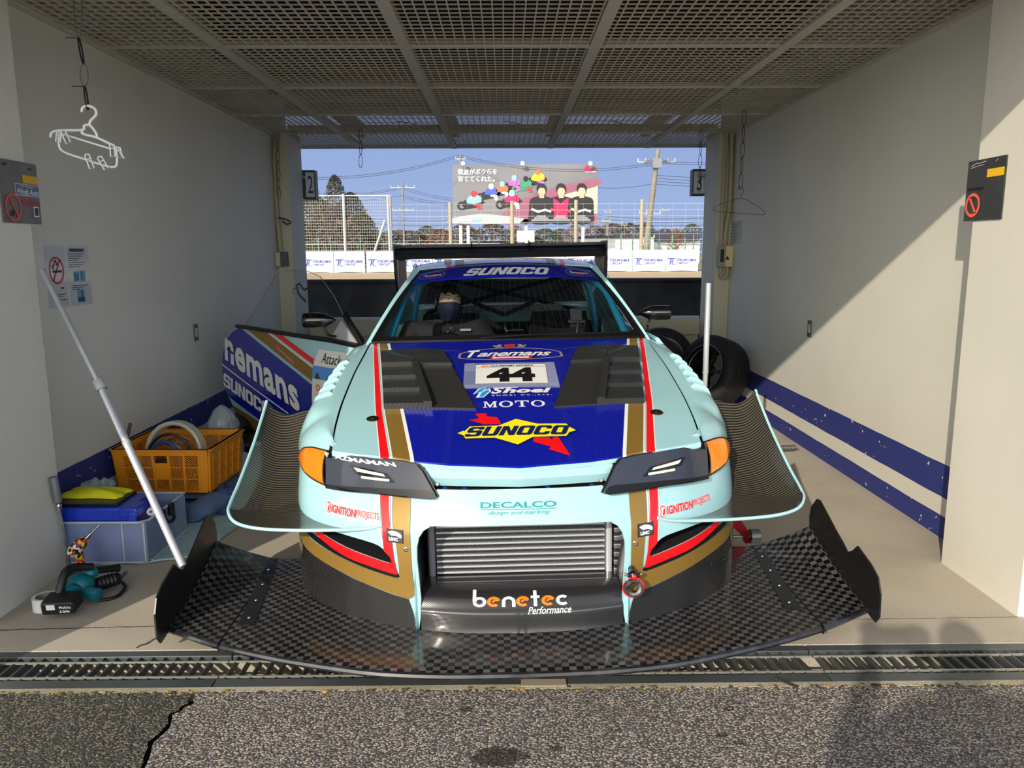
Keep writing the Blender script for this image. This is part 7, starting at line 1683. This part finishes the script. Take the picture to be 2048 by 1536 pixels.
# ---- small litter on the ground
mb = MB(); q = az(1458,1417,.003); mb.tube([q+V((.012*cos(2*pi*k/20),.009*sin(2*pi*k/20),0)) for k in range(20)],.0011,5,closed=True); tag(mb.build('rubber_ring', BLACK), 'thin black rubber ring lying on the asphalt', 'ring')
o = MB().box((-.04,-.006,0),(.04,.006,.004)).build('twig', mat('dark_twig', (50,46,38), .9), smooth=False); q = az(1572,1364,.003); o.location = (q.x,q.y,.0); o.rotation_euler = (0,0,-.8); tag(o, 'dark twig on the kerb right of the splitter', 'twig')
o = MB().sphere((0,0,.002),(.02,.008,.002),10).build('stone_chip', mat('dark_chip', (44,42,40), .8)); q = az(1752,1369,.003); o.location = (q.x,q.y,0); tag(o, 'flat dark stone chip at the kerb beneath the photographer shadow', 'stone')
o = MB().box((-.075,-.02,0),(.075,.02,.004)).build('cover_strip', mat('strip_beige', (150,140,122), .7), smooth=False); q = az(1086,1353,.0); o.location = (q.x,2.395,.0); tag(o, 'short beige strip on the drain edge at the middle', 'strip')

# ---- photographer behind the lens, whose shadow falls on the right
ph = empty('person', (.12,-.42,0), label='person standing outside with raised arms, casting the shadow at lower right', cat='person')
CO = mat('coat_dark', (40,42,48), .9); X0 = .13
PJ = {'pelvis':((.06,.0,.78),(.20,.13)),'waist':((.04,0,.98),(.19,.13)),'chest':((.03,.02,1.18),(.20,.13)),'neckb':((.02,.02,1.30),(.075,.07)),'neck':((.01,.03,1.36),(.055,.055)),
 'shR':((.20,.02,1.27),(.075,.075)),'elR':((.26,.10,1.05),(.06,.06)),'wrR':((.00,.24,1.30),(.038,.038)),'shL':((-.17,.02,1.27),(.075,.075)),'elL':((-.36,.10,1.10),(.06,.06)),'wrL':((-.20,.26,1.33),(.038,.038)),
 'hipR':((.16,0,.74),(.12,.12)),'knR':((.17,.01,.44),(.08,.08)),'anR':((.17,0,.09),(.055,.055)),'toR':((.18,.12,.04),(.045,.04)),'hipL':((-.06,0,.74),(.12,.12)),'knL':((-.08,.01,.44),(.08,.08)),'anL':((-.08,0,.09),(.055,.055)),'toL':((-.09,.12,.04),(.045,.04)),'hem':((-.10,.0,.86),(.12,.12))}
skin('coat', PJ, [('pelvis','waist'),('waist','chest'),('chest','neckb'),('neckb','neck'),('chest','shR'),('shR','elR'),('elR','wrR'),('chest','shL'),('shL','elL'),('elL','wrL'),('pelvis','hipR'),('hipR','knR'),('knR','anR'),('anR','toR'),('pelvis','hipL'),('hipL','knL'),('knL','anL'),('anL','toL'),('waist','hem')], CO, ph)
head(ph, Matrix.Translation((.0,.03,1.47)) @ Matrix.Rotation(pi,4,'Z'), None)
hand(ph, Matrix.Translation((-.01,.28,1.36)) @ Euler((R(75),0,0)).to_matrix().to_4x4(), -1); hand(ph, Matrix.Translation((-.20,.29,1.38)) @ Euler((R(75),0,0)).to_matrix().to_4x4(), 1)
o = MB().box((-.20,.335,1.345),(-.02,.343,1.425)).build('phone', GLOSSB, smooth=False, bevel=.003); o.location = ph.location; tag(o, 'thin black phone held up by the person outside', 'phone')

OIL = mat('oil_soaked', (44,38,34), .6, alpha=.55)
for i, (px, py, rx, ry) in enumerate(((1000,1512,.085,.045),(1112,1497,.022,.014),(1445,1470,.02,.012),(1478,1486,.018,.010),(930,1418,.03,.012))):
    q = az(px,py,.0); rd = random.Random(i); P = [(q.x+rx*cos(2*pi*k/14)*rd.uniform(.6,1.15), q.y+ry*sin(2*pi*k/14)*rd.uniform(.6,1.15)) for k in range(14)]
    o = slab('trim_%d' % (8+i), sm(P,3), OIL, .0005); o['kind'] = 'structure'
